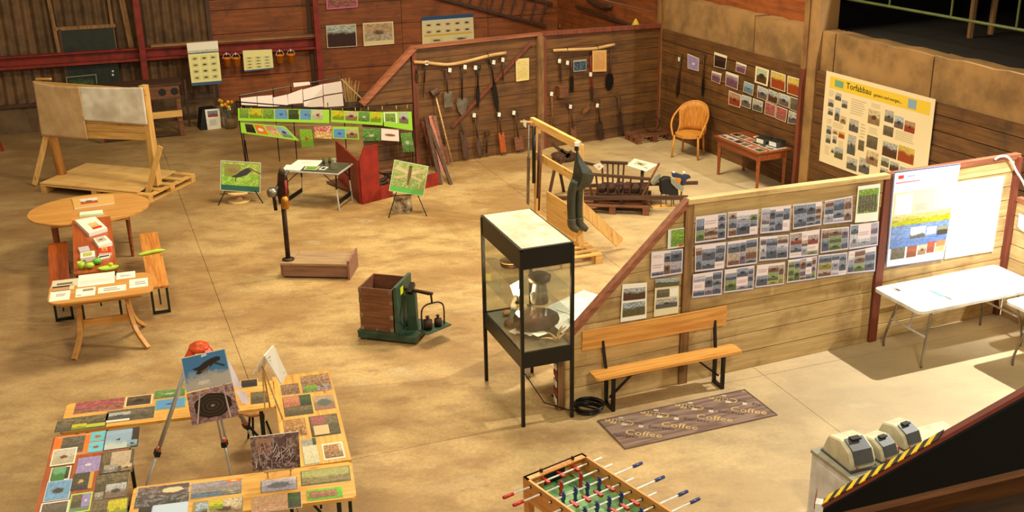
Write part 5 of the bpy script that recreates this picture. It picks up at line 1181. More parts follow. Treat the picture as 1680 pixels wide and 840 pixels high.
def strip(name, lab, q4, pics, off, base=LG, cat='photo strip', group='green photo strips on the front rack', lm=.0):
    n = len(pics); cs = [cell(0,0,1,1,base)]
    for (u0, u1, v0, v1, kd) in pics: cs.append((u0, v0, u1, v1)+PK[kd])
    return picture(name, lab, cat, group, [RK.Wd(RK.wl(x, y, off)) for x, y in q4], cs, .002)
def row(xs_, kinds, x0, x1, v0=.22, v1=.97): return [((a-x0)/(x1-x0)+.004, (b-x0)/(x1-x0)-.004, v0, v1, k) for (a, b), k in zip(xs_, kinds)]
strip('photo_strip', 'long upper left lime strip with seven small insect photographs', ((390,177.5),(540,180),(540,202),(391,198)),
    row(((392,408),(408,430),(430,449),(450,472),(472,490.5),(491.6,510.5),(511.5,530)), ('green','yellow','green','bluebug','forest','bluebug','insect'),390,540), -.03)
strip('photo_strip', 'upper right lime strip with five insect photographs', ((543,181),(629,184),(628,206),(543,200)),
    row(((545,565),(566.5,586.5),(588,607),(608,626)), ('yellow','sepia','greenbug','yellow'),543,629), -.03)
strip('photo_strip', 'short lime strip with two pale photographs hanging at the right end', ((629,183.5),(675,183),(677,214),(630,207)),
    row(((629,652),(655,671)), ('paper','wing'),629,677,.32,.95)+[(.05,.42,.35,.9,'green')], -.034)
strip('photo_strip', 'lower left lime strip with four larger photographs sagging to the right', ((394,200.6),(467,207),(491,231),(396,218)),
    row(((403,420.5),(422.5,442),(445,465),(467,486)), ('dark','orange','flower','bird'),394,491,.15,.9), -.045)
strip('insect_photograph', 'tilted lime green insect photograph in the middle of the lower row', ((491,212),(511,212.6),(515.6,241),(495,242)), [(.0,1,0,1,'lime')], -.055, cat='photograph', group='photographs in the lower row of the rack')
strip('insect_photograph', 'red and yellow floral photograph in the lower row', ((516,208),(544,207),(544.8,228),(516,226.4)), [(.0,1,0,1,'flower')], -.04, WHITE, 'photograph', 'photographs in the lower row of the rack')
strip('photo_strip', 'short lime-edged pair of a blue and a brown photograph in the lower row', ((545,208),(587.6,208.3),(589.4,229),(546,227)), row(((547,566),(568,587)), ('bluebug','sepia'),545,589,.08,.82), -.04)
strip('insect_photograph', 'plain green photograph of a white moth in the lower row', ((594,210.7),(624.5,211.7),(624.5,231),(595,231.6)), [(.0,1,0,1,'greenbug')], -.04, WHITE, 'photograph', 'photographs in the lower row of the rack')
picture('insect_photograph', 'white photograph of a brown caterpillar in the lower row', 'photograph', 'photographs in the lower row of the rack', [RK.Wd(RK.wl(x, y, -.04)) for x, y in ((625.4,210.7),(654,213.5),(655,232),(625.4,230))], [cell(0,0,1,1,(236,222,214)),(.2,.35,.8,.65,(236,222,214),(236,222,214),(150,90,30),.5,.5,0)], .002)
strip('insect_photograph', 'dark green dragonfly photograph hanging lowest at the right end', ((656.8,219),(675,217),(680.7,248.6),(661.4,249.5)), [(.0,1,0,1,'greenbug')], -.05, (60,120,60), 'photograph', 'photographs in the lower row of the rack')
pegm = MT['stick']; 
for k, px in enumerate((396,412,431,449,471,490,508,524,543,562,583,604,627,650,668)):
    u = RK.wl(px, 176+(px-388)*.08 if px < 541 else 180-(px-541)*.05, -.03); o_ = MB().box(-.006,-.012,-.03,.006,.012,.03).build('clothes_peg', pegm)
    o_.location = RK.Wd((u.x,-.038 if px < 629 else -.042,u.z-.01)); o_.rotation_euler = (0,0,RK.yaw)
    tag(o_, ('leftmost','second','third','fourth','fifth','sixth','seventh','eighth','ninth','tenth','eleventh','twelfth','thirteenth','fourteenth','rightmost')[k]+' small wooden clothes peg from the left on the rack rail', 'clothes peg', 'clothes pegs along the rack rail')
MB().tube([RK.wl(394,199,-.03),RK.wl(470,205,-.03),RK.wl(545,207,-.03),RK.wl(655,212,-.03),RK.wl(676,214,-.03)],.003,5).build('cord', MT['rope'], rk)
# ---- back rack with white card backs
BKF = Frame.two(fl(405,272), fl(565,250)); BKF.o.z = 0
bk = empty('card_rack', BKF, 'thin black rack carrying white cards, rear one of two', 'rack')
q0, q1 = BKF.wl(392,157), BKF.wl(562,126); MB().tube([q0,q1],.012,6).build('rail', MT['blackmetal'], bk)
for px, ty in ((393,157),(560,127),(477,142),(448,147)): u = BKF.wl(px, ty); MB().tube([(u.x,0,u.z+.03),(u.x,0,0)],.01,6).build('post', MT['blackmetal'], bk)
q2 = BKF.wl(560,130); MB().tube([(q2.x,0,q2.z),BKF.wl(608,176,-.3)],.012,6).build('stay', MT['stick'], bk)
cards = [((395,161),(421,158),(422,173),(396,172)),((422,158),(447,156),(448,175),(423,174)),((448,160),(471,155),(473,172),(449,175)),((472,155),(496,146),(497,169),(473,171)),((497,147),(529,138),(530,157),(498,165)),((530,138),(560,133),(562,151),(531,156)),((498,167),(529,159),(531,175),(499,176)),((531,158),(562,153),(564,174),(532,176)),((481,136),(508,134),(509,139),(482,143))]
nm = ('first from the left','second from the left','third from the left','fourth from the left','fifth, upper','last, upper right','fifth, lower','last, lower right','small one behind the rail')
for q, n_ in zip(cards, nm):
    picture('white_card', 'white back of a hanging card on the rear rack, '+n_, 'card', 'white cards on the rear rack', [BKF.Wd(BKF.wl(x, y, -.03)) for x, y in q], [cell(0,0,1,1,(240,226,222))], .002)
# ---- two picture easels
def wire_easel(base_px, q4, lab, cells, lab2, h_off, spread=.2, shapes=()):
    P_ = fl(*base_px); F = Frame(P_, .12); t = empty('wire_easel', F, lab, 'easel', 'black wire easels on the floor')
    u0, u1 = F.wl(*q4[3], 0), F.wl(*q4[2], 0); zl = (u0.z+u1.z)/2; xm = (u0.x+u1.x)/2
    top = (xm, .1, zl+.45)
    for x_, y_ in ((u0.x+.02,-.12),(u1.x-.02,-.12),(xm,.42)): MB().tube([top,(x_+(x_-xm)*.2,y_,0)],.009,6).build('leg', MT['blackmetal'], t)
    MB().tube([(u0.x,-.05,zl-.01),(u1.x,-.05,zl-.01)],.008,6).build('ledge', MT['blackmetal'], t)
    picture('framed_picture', lab2, 'picture', 'framed nature pictures on easels', [F.Wd(F.wl(x, y, .0 if i < 2 else -.06)) for i, (x, y) in enumerate(q4)], cells, .01, shapes=shapes)
    return F
wire_easel((391,332), ((362,263),(428,267),(427,317),(361,312)), 'black wire easel carrying the dark bird picture', [cell(0,0,1,1,(206,204,190)),cell(.02,.02,.98,.98,(40,96,84)),(.03,.2,.97,.97,(150,176,70),(130,190,60),(206,220,120),.45,0,.6),(.1,.5,.5,.9,(150,150,80),(140,150,70),(150,120,80),.5,.3,.4)], 'framed picture of a dark bird on green grass with a teal border', 0, shapes=[(((.26,.48),(.4,.56),(.5,.68),(.62,.78),(.72,.82),(.8,.78),(.76,.7),(.66,.58),(.52,.5),(.4,.46)),(52,56,66)),(((.38,.47),(.4,.47),(.38,.34),(.36,.34)),(60,50,40)),(((.72,.80),(1,.66),(1,.62),(.7,.76)),(120,100,60))])
wire_easel((672,352), ((647,262),(703,273),(695,322),(638,313)), 'black wire easel carrying the dragonfly picture', [cell(0,0,1,1,(206,210,170)),cell(.02,.02,.98,.98,(90,180,80)),(.03,.17,.97,.97,(150,176,90),(130,160,80),(206,200,150),.5,.0,.7),], 'tilted framed picture of a dragonfly on green with a green border', 0, shapes=[(((.46,.72),(.1,.86),(.06,.72),(.44,.62)),(206,190,150)),(((.46,.62),(.12,.5),(.14,.4),(.45,.55)),(200,180,140)),(((.54,.72),(.9,.9),(.94,.76),(.56,.62)),(206,190,150)),(((.54,.62),(.86,.54),(.84,.44),(.55,.55)),(200,180,140)),(((.46,.84),(.54,.84),(.55,.6),(.52,.28),(.48,.28),(.45,.6)),(110,84,50)),(((.44,.88),(.5,.92),(.56,.88),(.5,.82)),(90,70,40))])
P_ = fl(391,330); t = empty('wooden_stool', Frame((P_.x+.02,P_.y+.0,0),0), 'low round wooden stool under the dark bird picture', 'stool')
MB().lathe((0,0,.15),[(.2,0),(.21,.015),(.2,.035)],20).build('seat', MT['straw'], t, True); MB().lathe((0,0,0),[(.19,0),(.19,.02),(.06,.045),(.05,.15)],18).build('pedestal', MT['straw'], t, True)
P_ = fl(661,345); t = empty('birch_stump', Frame((P_.x,P_.y,0),0), 'short birch log stump under the dragonfly picture', 'stump'); MB().lathe((0,0,0),[(.15,0),(.16,.05),(.145,.18),(.15,.3)],14).build('trunk', MT['bark'], t); MB().lathe((0,0,.3),[(.145,0),(.145,.006)],14).build('cut_face', MT['straw'], t)
# ---- camping table
zc_ = .64; CT = Frame.two(fl(461,279,zc_), fl(555,285,zc_)); CT.o.z = 0; cw = (fl(461,279,zc_)-fl(555,285,zc_)).length; cdp = .62
ct = empty('camping_table', CT, 'folding camping table with black top and white edge holding papers and a jar', 'table')
MB().box(0,0,zc_-.03,cw,cdp,zc_-.003).build('edge_frame', MT['alu'], ct, bevel=.006); MB().box(.02,.02,zc_-.003,cw-.02,cdp-.02,zc_).build('top_panel', plain('dark_grey_laminate',(70,64,56),.3), ct)
for x_, dx in ((.06,1),(cw-.06,-1)):
    for y_ in (.04,cdp-.04):
        MB().tube([(x_,y_,zc_-.03),(x_+dx*.01,y_,.36)],.014,7).build('leg', MT['blackmetal'], ct); MB().tube([(x_+dx*.01,y_,.36),(x_-dx*.02,y_,0)],.012,7).build('leg', MT['alu'], ct)
        MB().tube([(x_+dx*.005,y_,.42),(x_+dx*.22,y_,zc_-.03)],.008,6).build('strut', MT['blackmetal'], ct)
    MB().box(x_-.008,.05,.1,x_+.008,cdp-.05,.17).build('crossbar', MT['black'], ct)
zt_ = zc_+.003
picture('sheet_of_paper','large white paper at the back left of the camping table','paper','papers on the camping table',on_top4(((489,262),(530,263),(520,273),(477,271)),zt_),[cell(0,0,1,1,WHITE),(.3,.3,.7,.8,WHITE,WHITE,(196,190,170),.5,0,.4)],.002)
picture('sheet_of_paper','white paper at the front left of the camping table','paper','papers on the camping table',on_top4(((470,270),(500,272),(492,280),(463,278)),zt_+.003),[cell(0,0,1,1,WHITE)],.002)
picture('sheet_of_paper','pale green leaflet in the middle of the camping table','paper','papers on the camping table',on_top4(((502,272),(526,273),(518,279),(498,278)),zt_+.006),[cell(0,0,1,1,(206,206,170)),(.1,.1,.9,.9)+PK['green']],.002)
picture('pair_of_cards','small white card with dark window at the front of the camping table','card',None,on_top4(((529,273),(539,274),(532,279),(522,278)),zt_),[cell(0,0,1,1,WHITE),cell(.2,.2,.8,.8,(40,36,34))],.002)
P_ = fl(549,278,zt_); t = empty('glass_jar', Frame(P_,0), 'clear glass jar with a green lid on the camping table', 'jar'); MB().lathe((0,0,0),[(.05,0),(.055,.01),(.055,.12),(.04,.15)],14).build('body', MT['glass'], t, True); MB().lathe((0,0,.15),[(.042,0),(.042,.03)],14).build('lid', plain('jar_lid',(150,160,120),.4), t)
for k,(px,py) in enumerate(((531,268),(541,267))):
    P_ = fl(px,py,zt_); t = empty('small_bottle', Frame(P_,0), ('left','right')[k]+' tiny dark green bottle behind the jar on the camping table', 'bottle', 'tiny bottles on the camping table'); MB().lathe((0,0,0),[(.022,0),(.024,.05),(.009,.08),(.009,.1)],10).build('body', MT['greenpaint'], t, True)
# ---- red manger
RB = Frame.two(fl(593,335), fl(718,303)); rb = empty('red_manger', RB, 'red painted wooden manger frame with a tall end board behind the camping table', 'manger')
L2 = lambda x, y: RB.L(fl(x, y))
e0 = L2(593,335); e1 = L2(622,327); e2 = L2(556,297); e3 = L2(718,303)
MB().prism([(0,0),(e1.x,0),(e1.x-.0,.95),(.10,.95),(0,.74)],-.03,.0,'y').build('end_board', MT['redpaint'], rb)
MB().bar((0,.015,.37),(e2.x,e2.y,.37),.03,.74).build('side_board', MT['redpaint'], rb)
MB().bar((e1.x,-.015,.11),(e3.x,-.015,.11),.04,.22).build('low_board', MT['redpaint'], rb)
MB().bar((e2.x,e2.y,.11),(e2.x+e3.x,e2.y,.11),.04,.22).build('low_board', MT['redpaint'], rb); MB().box(.2,.02,.02,e3.x,e2.y,.05).build('bottom_board', MT['boxwood'], rb)
for k in range(6):
    x_ = e1.x+.12+.14*k; P_ = RB.Wd((x_,.45,.06)); t = empty('root_wood', Frame(P_, k*.8), ('leftmost','second','third','fourth','fifth','rightmost')[k]+' twisted brown root piece lying in the red manger', 'root', 'root pieces in the red manger')
    MB().tube(smooth([(-.3,0,.03+.02*k),(-.1,.06,.06+.02*k),(.1,-.04,.08+.02*k),(.3,.03,.1+.02*k)],3),[.02,.024,.028,.03,.03,.03,.028,.026,.022,.016],7).build('root', MT['iron'], t, True)

# ---- tools hung on and leaning against the far partition
def tool(F, nm, lab, top, bot, blade=None, grip='T', hm='darkwood', bm='iron', off=-.05, lean=0., hw=.016, tagp=None, group='hand tools on the far partition', cat='tool'):
    """top / bot are pixels on the partition plane; blade = (start fraction, half width, shape)"""
    a_ = F.wl(*top, off); b_ = F.wl(*bot, off-lean); o_ = Vector((b_.x, b_.y, max(b_.z,0.0))); P_ = F.Wd(o_)
    t = empty(nm, Frame(P_, F.yaw), lab, cat, group); A_ = a_-o_; B_ = Vector((0,0,0 if b_.z <= .06 else 0))
    ax = (A_-B_); L_ = ax.length; d_ = ax.normalized(); sd = Vector((d_.z,0,-d_.x)).normalized()
    e0_ = blade[0]*L_ if blade else 0
    MB().tube([B_+d_*(e0_*.9), B_+d_*L_],[hw,hw*.9],7).build('handle', MT[hm], t, True)
    if grip == 'T': MB().tube([A_-sd*.05, A_+sd*.05],.014,6).build('grip', MT[hm], t, True)
    if grip == 'D':
        MB().tube([A_-d_*.1, A_-d_*.04+sd*.055, A_+sd*.055, A_-sd*.055, A_-d_*.04-sd*.055, A_-d_*.1],.011,6).build('grip', MT[hm], t, True)
    if blade:
        f_, wd, sh = blade; 
        if sh == 'rect': pr = [(0,-wd),(0,wd),(1,wd*.95),(1,-wd*.95)]
        elif sh == 'point': pr = [(0,0),(.3,wd*.7),(.75,wd),(1,wd*.9),(1,-wd*.9),(.75,-wd),(.3,-wd*.7)]
        elif sh == 'leaf': pr = [(0,-wd*.3),(0,wd*.3),(.4,wd),(.9,wd*.7),(1,wd*.3),(1,-wd*.3),(.9,-wd*.7),(.4,-wd)]
        elif sh == 'round': pr = [(.5+.5*math.cos(k*PI/5), wd*math.sin(k*PI/5)) for k in range(10)]
        vs = [B_+d_*(u*e0_)+sd*v for u, v in pr]; n = len(vs); mb = MB(); q_ = Vector((0,.006,0))
        mb.add([v-q_ for v in vs]+[v+q_ for v in vs],[tuple(range(n))[::-1],tuple(range(n,2*n))]+[(i,(i+1)%n,n+(i+1)%n,n+i) for i in range(n)]).build('blade', MT[bm], t)
    if tagp:
        u = F.wl(*tagp, off-.03)-o_; MB().prism([(u.x-.035,u.z-.03),(u.x+.025,u.z-.045),(u.x+.035,u.z+.03),(u.x-.025,u.z+.045)],u.y-.002,u.y,'y').build('paper_tag', MT['paper'], t)
    return t
TL = [
 ('sickle','curved dark sickle hook at the far left of the hanging tools',(698,103),(694,160),(.5,.012,'leaf'),'N','iron','iron',0,(700,103)),
 ('pulley_hook','small reddish iron pulley hook on the left partition post',(683,112),(684,136),(.8,.03,'leaf'),'N','iron','iron',0,None),
 ('peat_spade','hanging small spade with a pale square blade',(732,114),(736,176),(.42,.085,'rect'),'D','darkwood','steel',0,(738,115)),
 ('shovel','hanging shovel with a large pale pointed blade',(758,108),(758,190),(.36,.115,'point'),'N','blackmetal','steel',0,(763,110)),
 ('narrow_spade','hanging narrow black spade right of the pale pointed shovel',(784,108),(784,177),(.55,.04,'leaf'),'D','blackmetal','blackmetal',0,(780,111)),
 ('long_spade','hanging long dark spade at the right end of the left branch',(805,98),(817,185),(.6,.05,'leaf'),'D','blackmetal','blackmetal',0,(810,102)),
 ('thin_hook','thin dark hook hanging from the right tip of the left branch',(826,92),(825,132),None,'N','darkwood','iron',0,(825,98)),
 ('mallet','long pale pole with a dark round mallet head leaning on the partition',(713,150),(742,267),None,'N','stick','iron',.22,None),
 ('curved_spade','leaning spade with curved brown blade beside the pale mallet pole',(725,212),(735,267),(.55,.07,'leaf'),'N','darkwood','boxwood',.12,None),
 ('plank_spade','leaning dark board-like spade, third from the left along the floor',(757,202),(765,258),(.75,.06,'rect'),'N','darkwood','darkwood',.06,None),
 ('turf_spade','leaning spade with brown narrow blade and white tag, right of the dark board',(779,190),(787,255),(.5,.05,'leaf'),'D','darkwood','darkwood',.06,(778,189)),
 ('small_fork','short thin fork with a ring handle standing on the floor',(799,216),(798,251),None,'D','iron','iron',.05,None),
 ('red_spade','standing spade with an orange-brown long blade',(818,184),(826,250),(.5,.06,'rect'),'D','darkwood','orange',.06,(819,188)),
 ('wide_spade','standing spade with a wide dull brown blade near the middle post',(845,184),(853,246),(.36,.09,'rect'),'D','darkwood','boxwood',.06,(843,185)),
 ('hanging_awl','dark pointed tool under two white tags at the left of the right branch',(919,92),(920,136),(.6,.02,'leaf'),'N','darkwood','iron',0,(918,100)),
 ('long_knife','hanging long dark knife blade beneath the small blue picture',(938,98),(938,151),(.5,.04,'rect'),'N','darkwood','blackmetal',0,(931,103)),
 ('red_hook','reddish curved hook hanging right of the blue picture',(969,92),(972,167),(.35,.03,'leaf'),'N','redpaint','iron',0,(969,122)),
 ('round_shovel','hanging dark shovel with a rounded blade at the right of the right branch',(1003,82),(999,149),(.45,.09,'round'),'N','darkwood','blackmetal',0,None),
 ('long_pole','thin reddish pole standing just right of the middle post',(905,155),(908,216),None,'N','boxwood','iron',.05,(905,154)),
 ('brown_spade','standing spade with D-grip and short brown blade in the right panel',(935,170),(942,226),(.3,.06,'rect'),'D','darkwood','boxwood',.06,(936,175)),
 ('scraper','diagonal brown scraper hanging in the right panel',(972,168),(956,186),(.75,.05,'leaf'),'N','darkwood','boxwood',0,None),
 ('flat_spade','standing spade with pale shaft and grey-brown blade in the right panel',(980,165),(987,228),(.45,.06,'rect'),'D','iron','iron',.06,(980,173)),
 ('long_hoe','thin long hoe standing at the right of the right panel',(1014,158),(1022,223),(.6,.03,'rect'),'T','darkwood','iron',.06,None),
]
for nm_, lab, tp_, bt_, bl, gr, hm, bm, ln, tg in TL:
    tt = tool(FW, nm_, lab, tp_, bt_, bl, gr, hm, bm, lean=ln, tagp=tg)
    if nm_ == 'mallet': a_ = FW.wl(712,150,-.06)-FW.L(tt.location); MB().tube([a_+Vector((-.05,0,-.05)),a_+Vector((.07,0,.01))],.075,12).build('head', MT['darkwood'], tt)
def branch(pxs, lab):
    pts = [FW.wl(x, y, -.06) for x, y in pxs]; o_ = pts[0].copy(); t = empty('branch_rail', Frame(FW.Wd(o_), FW.yaw), lab, 'branch', 'debarked branches on the far partition')
    MB().tube(smooth([p-o_ for p in pts],3), .03, 8).build('branch', MT['stick'], t, True)
    for k in (1, len(pts)-2): p = pts[k]-o_; MB().tube([p+Vector((0,.05,.04)),p+Vector((0,0,.06)),p+Vector((0,-.04,.0))],.006,5).build('nail', MT['iron'], t)
branch([(679,102),(700,103),(718,105),(735,106),(765,101),(800,92),(830,87)], 'pale debarked branch holding the left group of tools')
branch([(908,83),(930,82),(955,81),(980,79),(1008,73)], 'pale debarked branch holding the right group of tools')
def note(F, q4, lab, cells, off=-.03, nm='notice', cat='notice', grp=None): return picture(nm, lab, cat, grp, on_wall4(F, q4, off), cells, .003)
note(FW, ((846,97),(868,95),(868,131),(847,134)), 'yellowed blank notice pinned beside the middle post of the far partition', [cell(0,0,1,1,(216,196,130)),(.1,.1,.9,.9,(216,196,130),(210,190,120),(190,166,100),.5,0,.3)])
note(FW, ((972,83),(995,82),(995,117),(972,118)), 'brownish notice sheet under the right branch', [cell(0,0,1,1,(206,160,96)),(.1,.1,.9,.9,(206,160,96),(200,150,90),(170,120,70),.5,0,.4)], -.10)
note(FW, ((941,99),(962,97),(962,116),(941,118)), 'small dark blue picture with pale figures under the right branch', [cell(0,0,1,1,(150,150,140)),(.04,.08,.96,.85,(30,40,60),(24,32,50),(130,160,190),.5,.0,.5)], -.085, 'small_picture', 'picture')
b_ = FW.wl(919,158,-.02); t = empty('wall_box', Frame(FW.Wd(b_), FW.yaw), 'small red-brown wooden box fixed to the right panel', 'box'); MB().box(-.09,-.14,0,.1,0,.2).build('body', MT['boxwood'], t); MB().box(-.1,-.15,.2,.11,0,.215).build('lid', MT['boxwood'], t)
# tools and photographs on the right wall
tool(RR,'peat_knife','dark narrow spade with white tag, left one on the right wall',(1118,88),(1110,158),(.4,.05,'leaf'),'N','darkwood','iron',off=-.06,tagp=(1114,97),group='tools on the right wall')
tool(RR,'hand_shears','dark fork-like shears hanging on the right wall',(1155,88),(1152,158),(.45,.03,'leaf'),'D','darkwood','blackmetal',off=-.06,group='tools on the right wall')
WP = [((1128,88),(1147,96),(1146,117),(1128,112),'lav','blue and white photograph between the two tools on the right wall'),
 ((1172,85),(1193,92),(1190,114),(1171,109),'dark','maroon heath photograph with white top, upper left of the wall group'),
 ((1208,101),(1225,107),(1222,122),(1207,117),'violet','small violet field photograph, second in the upper row'),
 ((1168,116),(1184,121),(1181,138),(1167,132),'violet','small purple field photograph below the maroon one'),
 ((1191,117),(1212,124),(1210,148),(1190,140),'violet','larger violet field photograph with converging furrows'),
 ((1240,108),(1262,115),(1259,142),(1238,135),'field','cream-bordered photograph of a lone tree on the right wall'),
 ((1265,115),(1289,123),(1288,151),(1264,143),'sunset','photograph of a machine on orange ground, left of the sunset pair'),
 ((1292,124),(1317,131),(1315,161),(1291,153),'sunset','photograph of an orange field under yellow sky beside the red post'),
 ((1196,148),(1216,156),(1214,177),(1195,171),'red','photograph of a red excavator, lower left of the wall group'),
 ((1221,133),(1237,139),(1235,157),(1219,150),'water','blue photograph of a roof-like shape, third row left'),
 ((1217,155),(1233,160),(1231,179),(1215,173),'machine','blue and white machine photograph below the roof-like one'),
 ((1235,161),(1252,167),(1250,185),(1234,180),'bw','dark blue machine photograph, third in the lowest row'),
 ((1243,140),(1260,147),(1258,166),(1242,160),'machine','photograph of a red tractor on pale ground, middle row'),
 ((1261,146),(1277,153),(1275,172),(1259,166),'bog','photograph of a brown field under white sky, middle row'),
 ((1278,152),(1296,158),(1294,178),(1277,171),'machine','grey-blue machine photograph over violet ground, middle row'),
 ((1297,158),(1316,165),(1313,186),(1295,179),'gray','pale grey landscape photograph beside the red post'),
 ((1256,166),(1273,173),(1271,193),(1254,187),'pink','pink heath photograph in the lowest row'),
 ((1274,173),(1292,180),(1289,201),(1272,194),'pink','pink-red field photograph with green strip, lowest row'),
 ((1294,181),(1313,188),(1311,205),(1292,202),'bw','dark photograph of a machine on white snow, last in the lowest row')]
for a_, b_, c_, d_, kd, lab in WP:
    cs = [cell(0,0,1,1,(226,214,190)), ph(kd,.04,.04,.96,.82 if 'white top' in lab or kd == 'violet' else .95)]
    if kd == 'field': cs = [cell(0,0,1,1,(226,214,180)), (.12,.1,.88,.9,(190,200,170),(90,60,40),(50,46,30),.5,.3,.3)]
    picture('photograph', lab, 'photograph', 'photographs on the right wall', on_wall4(RR, (a_,b_,c_,d_), -.04), cs, .003)
# big poster
pq = ((1356,116),(1535,163),(1514,290),(1342,268)); CRM = (226,210,176)
tlp = RR.wl(1356,116,-.05); trp = RR.wl(1535,163,-.05); blp = RR.wl(1342,263,-.05); brp_z = blp.z+(trp.z-tlp.z)
cor = [RR.Wd(tlp), RR.Wd(trp), RR.Wd((trp.x,-.05,blp.z+.0)), RR.Wd((tlp.x,-.05,blp.z))]
B_ = 'bw'; cs = [cell(0,0,1,1,CRM), cell(.045,.83,.965,.955,(222,190,60)), cell(.095,.86,.18,.93,(110,160,130)), cell(.78,.85,.85,.94,(130,160,190))]
for (u0,v0,u1,v1,kd) in ((.11,.72,.17,.80,B_),(.18,.66,.235,.74,B_),(.045,.63,.10,.71,B_),(.05,.54,.10,.61,B_),(.12,.50,.17,.64,'machine'),(.18,.49,.235,.57,'sepia'),(.05,.33,.1,.42,B_),(.115,.35,.165,.40,'sepia'),(.175,.33,.235,.4,'sunset'),(.05,.23,.1,.32,B_),(.12,.25,.16,.33,B_),(.15,.10,.235,.22,'field'),(.115,.14,.145,.19,B_),
  (.27,.44,.36,.57,B_),(.27,.19,.35,.4,B_),(.28,.03,.38,.16,B_),(.375,.27,.43,.38,'gray'),(.40,.04,.5,.2,B_),(.44,.58,.55,.73,'sepia'),(.45,.33,.55,.46,'gray'),(.46,.16,.57,.3,'sepia'),
  (.59,.65,.67,.77,B_),(.68,.62,.76,.74,'machine'),(.77,.61,.86,.72,'red'),(.59,.51,.68,.61,'gray'),(.6,.3,.73,.45,'bog'),(.74,.3,.88,.46,'sunset'),(.6,.19,.67,.28,'field'),(.68,.17,.76,.27,'bog'),(.6,.1,.67,.17,'bog'),(.68,.08,.76,.15,'bog'),(.77,.19,.83,.25,'water'),(.84,.2,.89,.26,'dark'),(.78,.1,.83,.17,'water'),(.84,.12,.89,.18,'dark')):
    cs.append((u0,v0,u1,v1)+PK[kd])
for (u0,v0,u1,v1,n_) in ((.045,.74,.1,.81,4),(.05,.44,.1,.5,4),(.11,.42,.235,.48,4),(.18,.2,.24,.3,5),(.05,.1,.1,.2,5),(.27,.62,.42,.79,7),(.38,.4,.43,.56,5),(.46,.75,.56,.8,3),(.46,.48,.55,.55,4),(.7,.5,.87,.6,5)): cs += lines(u0,v0,u1,v1,n_,(190,174,146))
po = picture('large_poster', 'large cream poster with a yellow title band and many small photographs on the right wall', 'poster', None, cor, cs, .004)
wv = (cor[1]-cor[0]); wl_ = wv.length; hv_ = (cor[0]-cor[3]).length; xd = wv.normalized(); nn = Vector((RR.s, -RR.c, 0))
def wall_text(body, size, corner_bl, u, v, mt, par, nm_='title_text', hor=xd, W_=None, H_=None):
    vs, fs = text_mb(body, size); O_ = corner_bl+hor*(u*(W_ or wl_))+Vector((0,0,v*(H_ or hv_)))+nn*.003
    V2 = [O_+hor*a+Vector((0,0,b))+nn*(c*.5+.001)-par.location for a, b, c in vs]; return MB().add(V2, fs).build(nm_, MT['black'], par)
wall_text('Torfabbau', .135, cor[3], .21, .872, MT['black'], po); wall_text('gestern und morgen....', .066, cor[3], .475, .872, MT['black'], po)
# ---- wicker chair
zc3 = .44; W0 = fl(1130,256); WC = Frame((W0.x,W0.y,0), math.radians(-28)); wc = empty('wicker_chair', WC, 'honey-coloured wicker armchair with a curved back in the far right corner', 'chair')
MB().prism([(.27*math.cos(a)*1.0, .26*math.sin(a)) for a in [k*2*PI/18 for k in range(18)]], zc3-.05, zc3).build('seat', MT['wicker'], wc)
for k,(x_,y_) in enumerate(((-.24,-.2),(.24,-.2),(-.2,.22),(.2,.22))): MB().tube([(x_*.95,y_*.95,zc3-.02),(x_*1.05,y_*1.1,0)],.02,8).build('leg', MT['wicker'], wc, True)
def bk_(u, v):
    a_ = PI*(-.08+1.16*u); top_ = .50*math.sin(max(0,min(PI,a_)))**.6+.0; r_ = .29+.03*v
    return (-r_*math.cos(a_), .02+.27*math.sin(a_)*(1+.15*v), zc3-.02+(.12+top_*.85)*v if .22 < u < .78 else zc3-.02+(.12+top_*.85)*v)
MB().grid(lambda u, v: bk_(.2+.6*u, v), 16, 5).build('backrest', MT['wicker'], wc, True, solid=.012)
rim = [(-.25,-.2,zc3-.04),(-.31,-.15,.58),(-.33,-.02,.70),(-.30,.13,.80),(-.2,.28,.92),(0,.34,.97),(.2,.28,.92),(.30,.13,.80),(.33,-.02,.70),(.31,-.15,.58),(.25,-.2,zc3-.04)]
MB().tube(smooth(rim,4),.018,8).build('arm_rim', MT['wicker'], wc, True)
for s_ in (-1, 1): MB().tube(smooth([(s_*.24,.0,zc3-.02),(s_*.22,.08,.62),(s_*.26,.2,.86)],3),.011,6).build('arm_stay', MT['wicker'], wc, True)
# ---- exhibit table at the right wall
zt3 = .70; a_ = fl(1171,222,zt3); b_ = fl(1247,253,zt3); c_ = fl(1310,243,zt3); XT = Frame.two(a_, b_); XT.o.z = 0; wx = (b_-a_).length-.06; dx_ = (c_-b_).length-.1
xt = empty('exhibit_table', XT, 'red-brown wooden table covered with photographs at the right wall', 'table')
MB().box(0,0,zt3-.03,wx,dx_,zt3).build('tabletop', MT['tablewood'], xt, bevel=.005)
for q in ((.06,.05,wx-.06,.075),(.06,dx_-.08,wx-.06,dx_-.05),(.05,.07,.075,dx_-.07),(wx-.075,.07,wx-.05,dx_-.07)): MB().box(q[0],q[1],zt3-.16,q[2],q[3],zt3-.03).build('apron', MT['tablewood'], xt)
for x_ in (.08,wx-.08):
    for y_ in (.08,dx_-.08): MB().tube([(x_,y_,zt3-.03),(x_,y_,zt3-.2),(x_,y_,0)],[.042,.042,.028],4).build('leg', MT['tablewood'], xt)
rx = random.Random(8); kk = ('bw','machine','dark','gray','pink','forest')
lab_x = ['at the far end','second from the far end','third from the far end','in the middle','just before the boxes','at the near end']
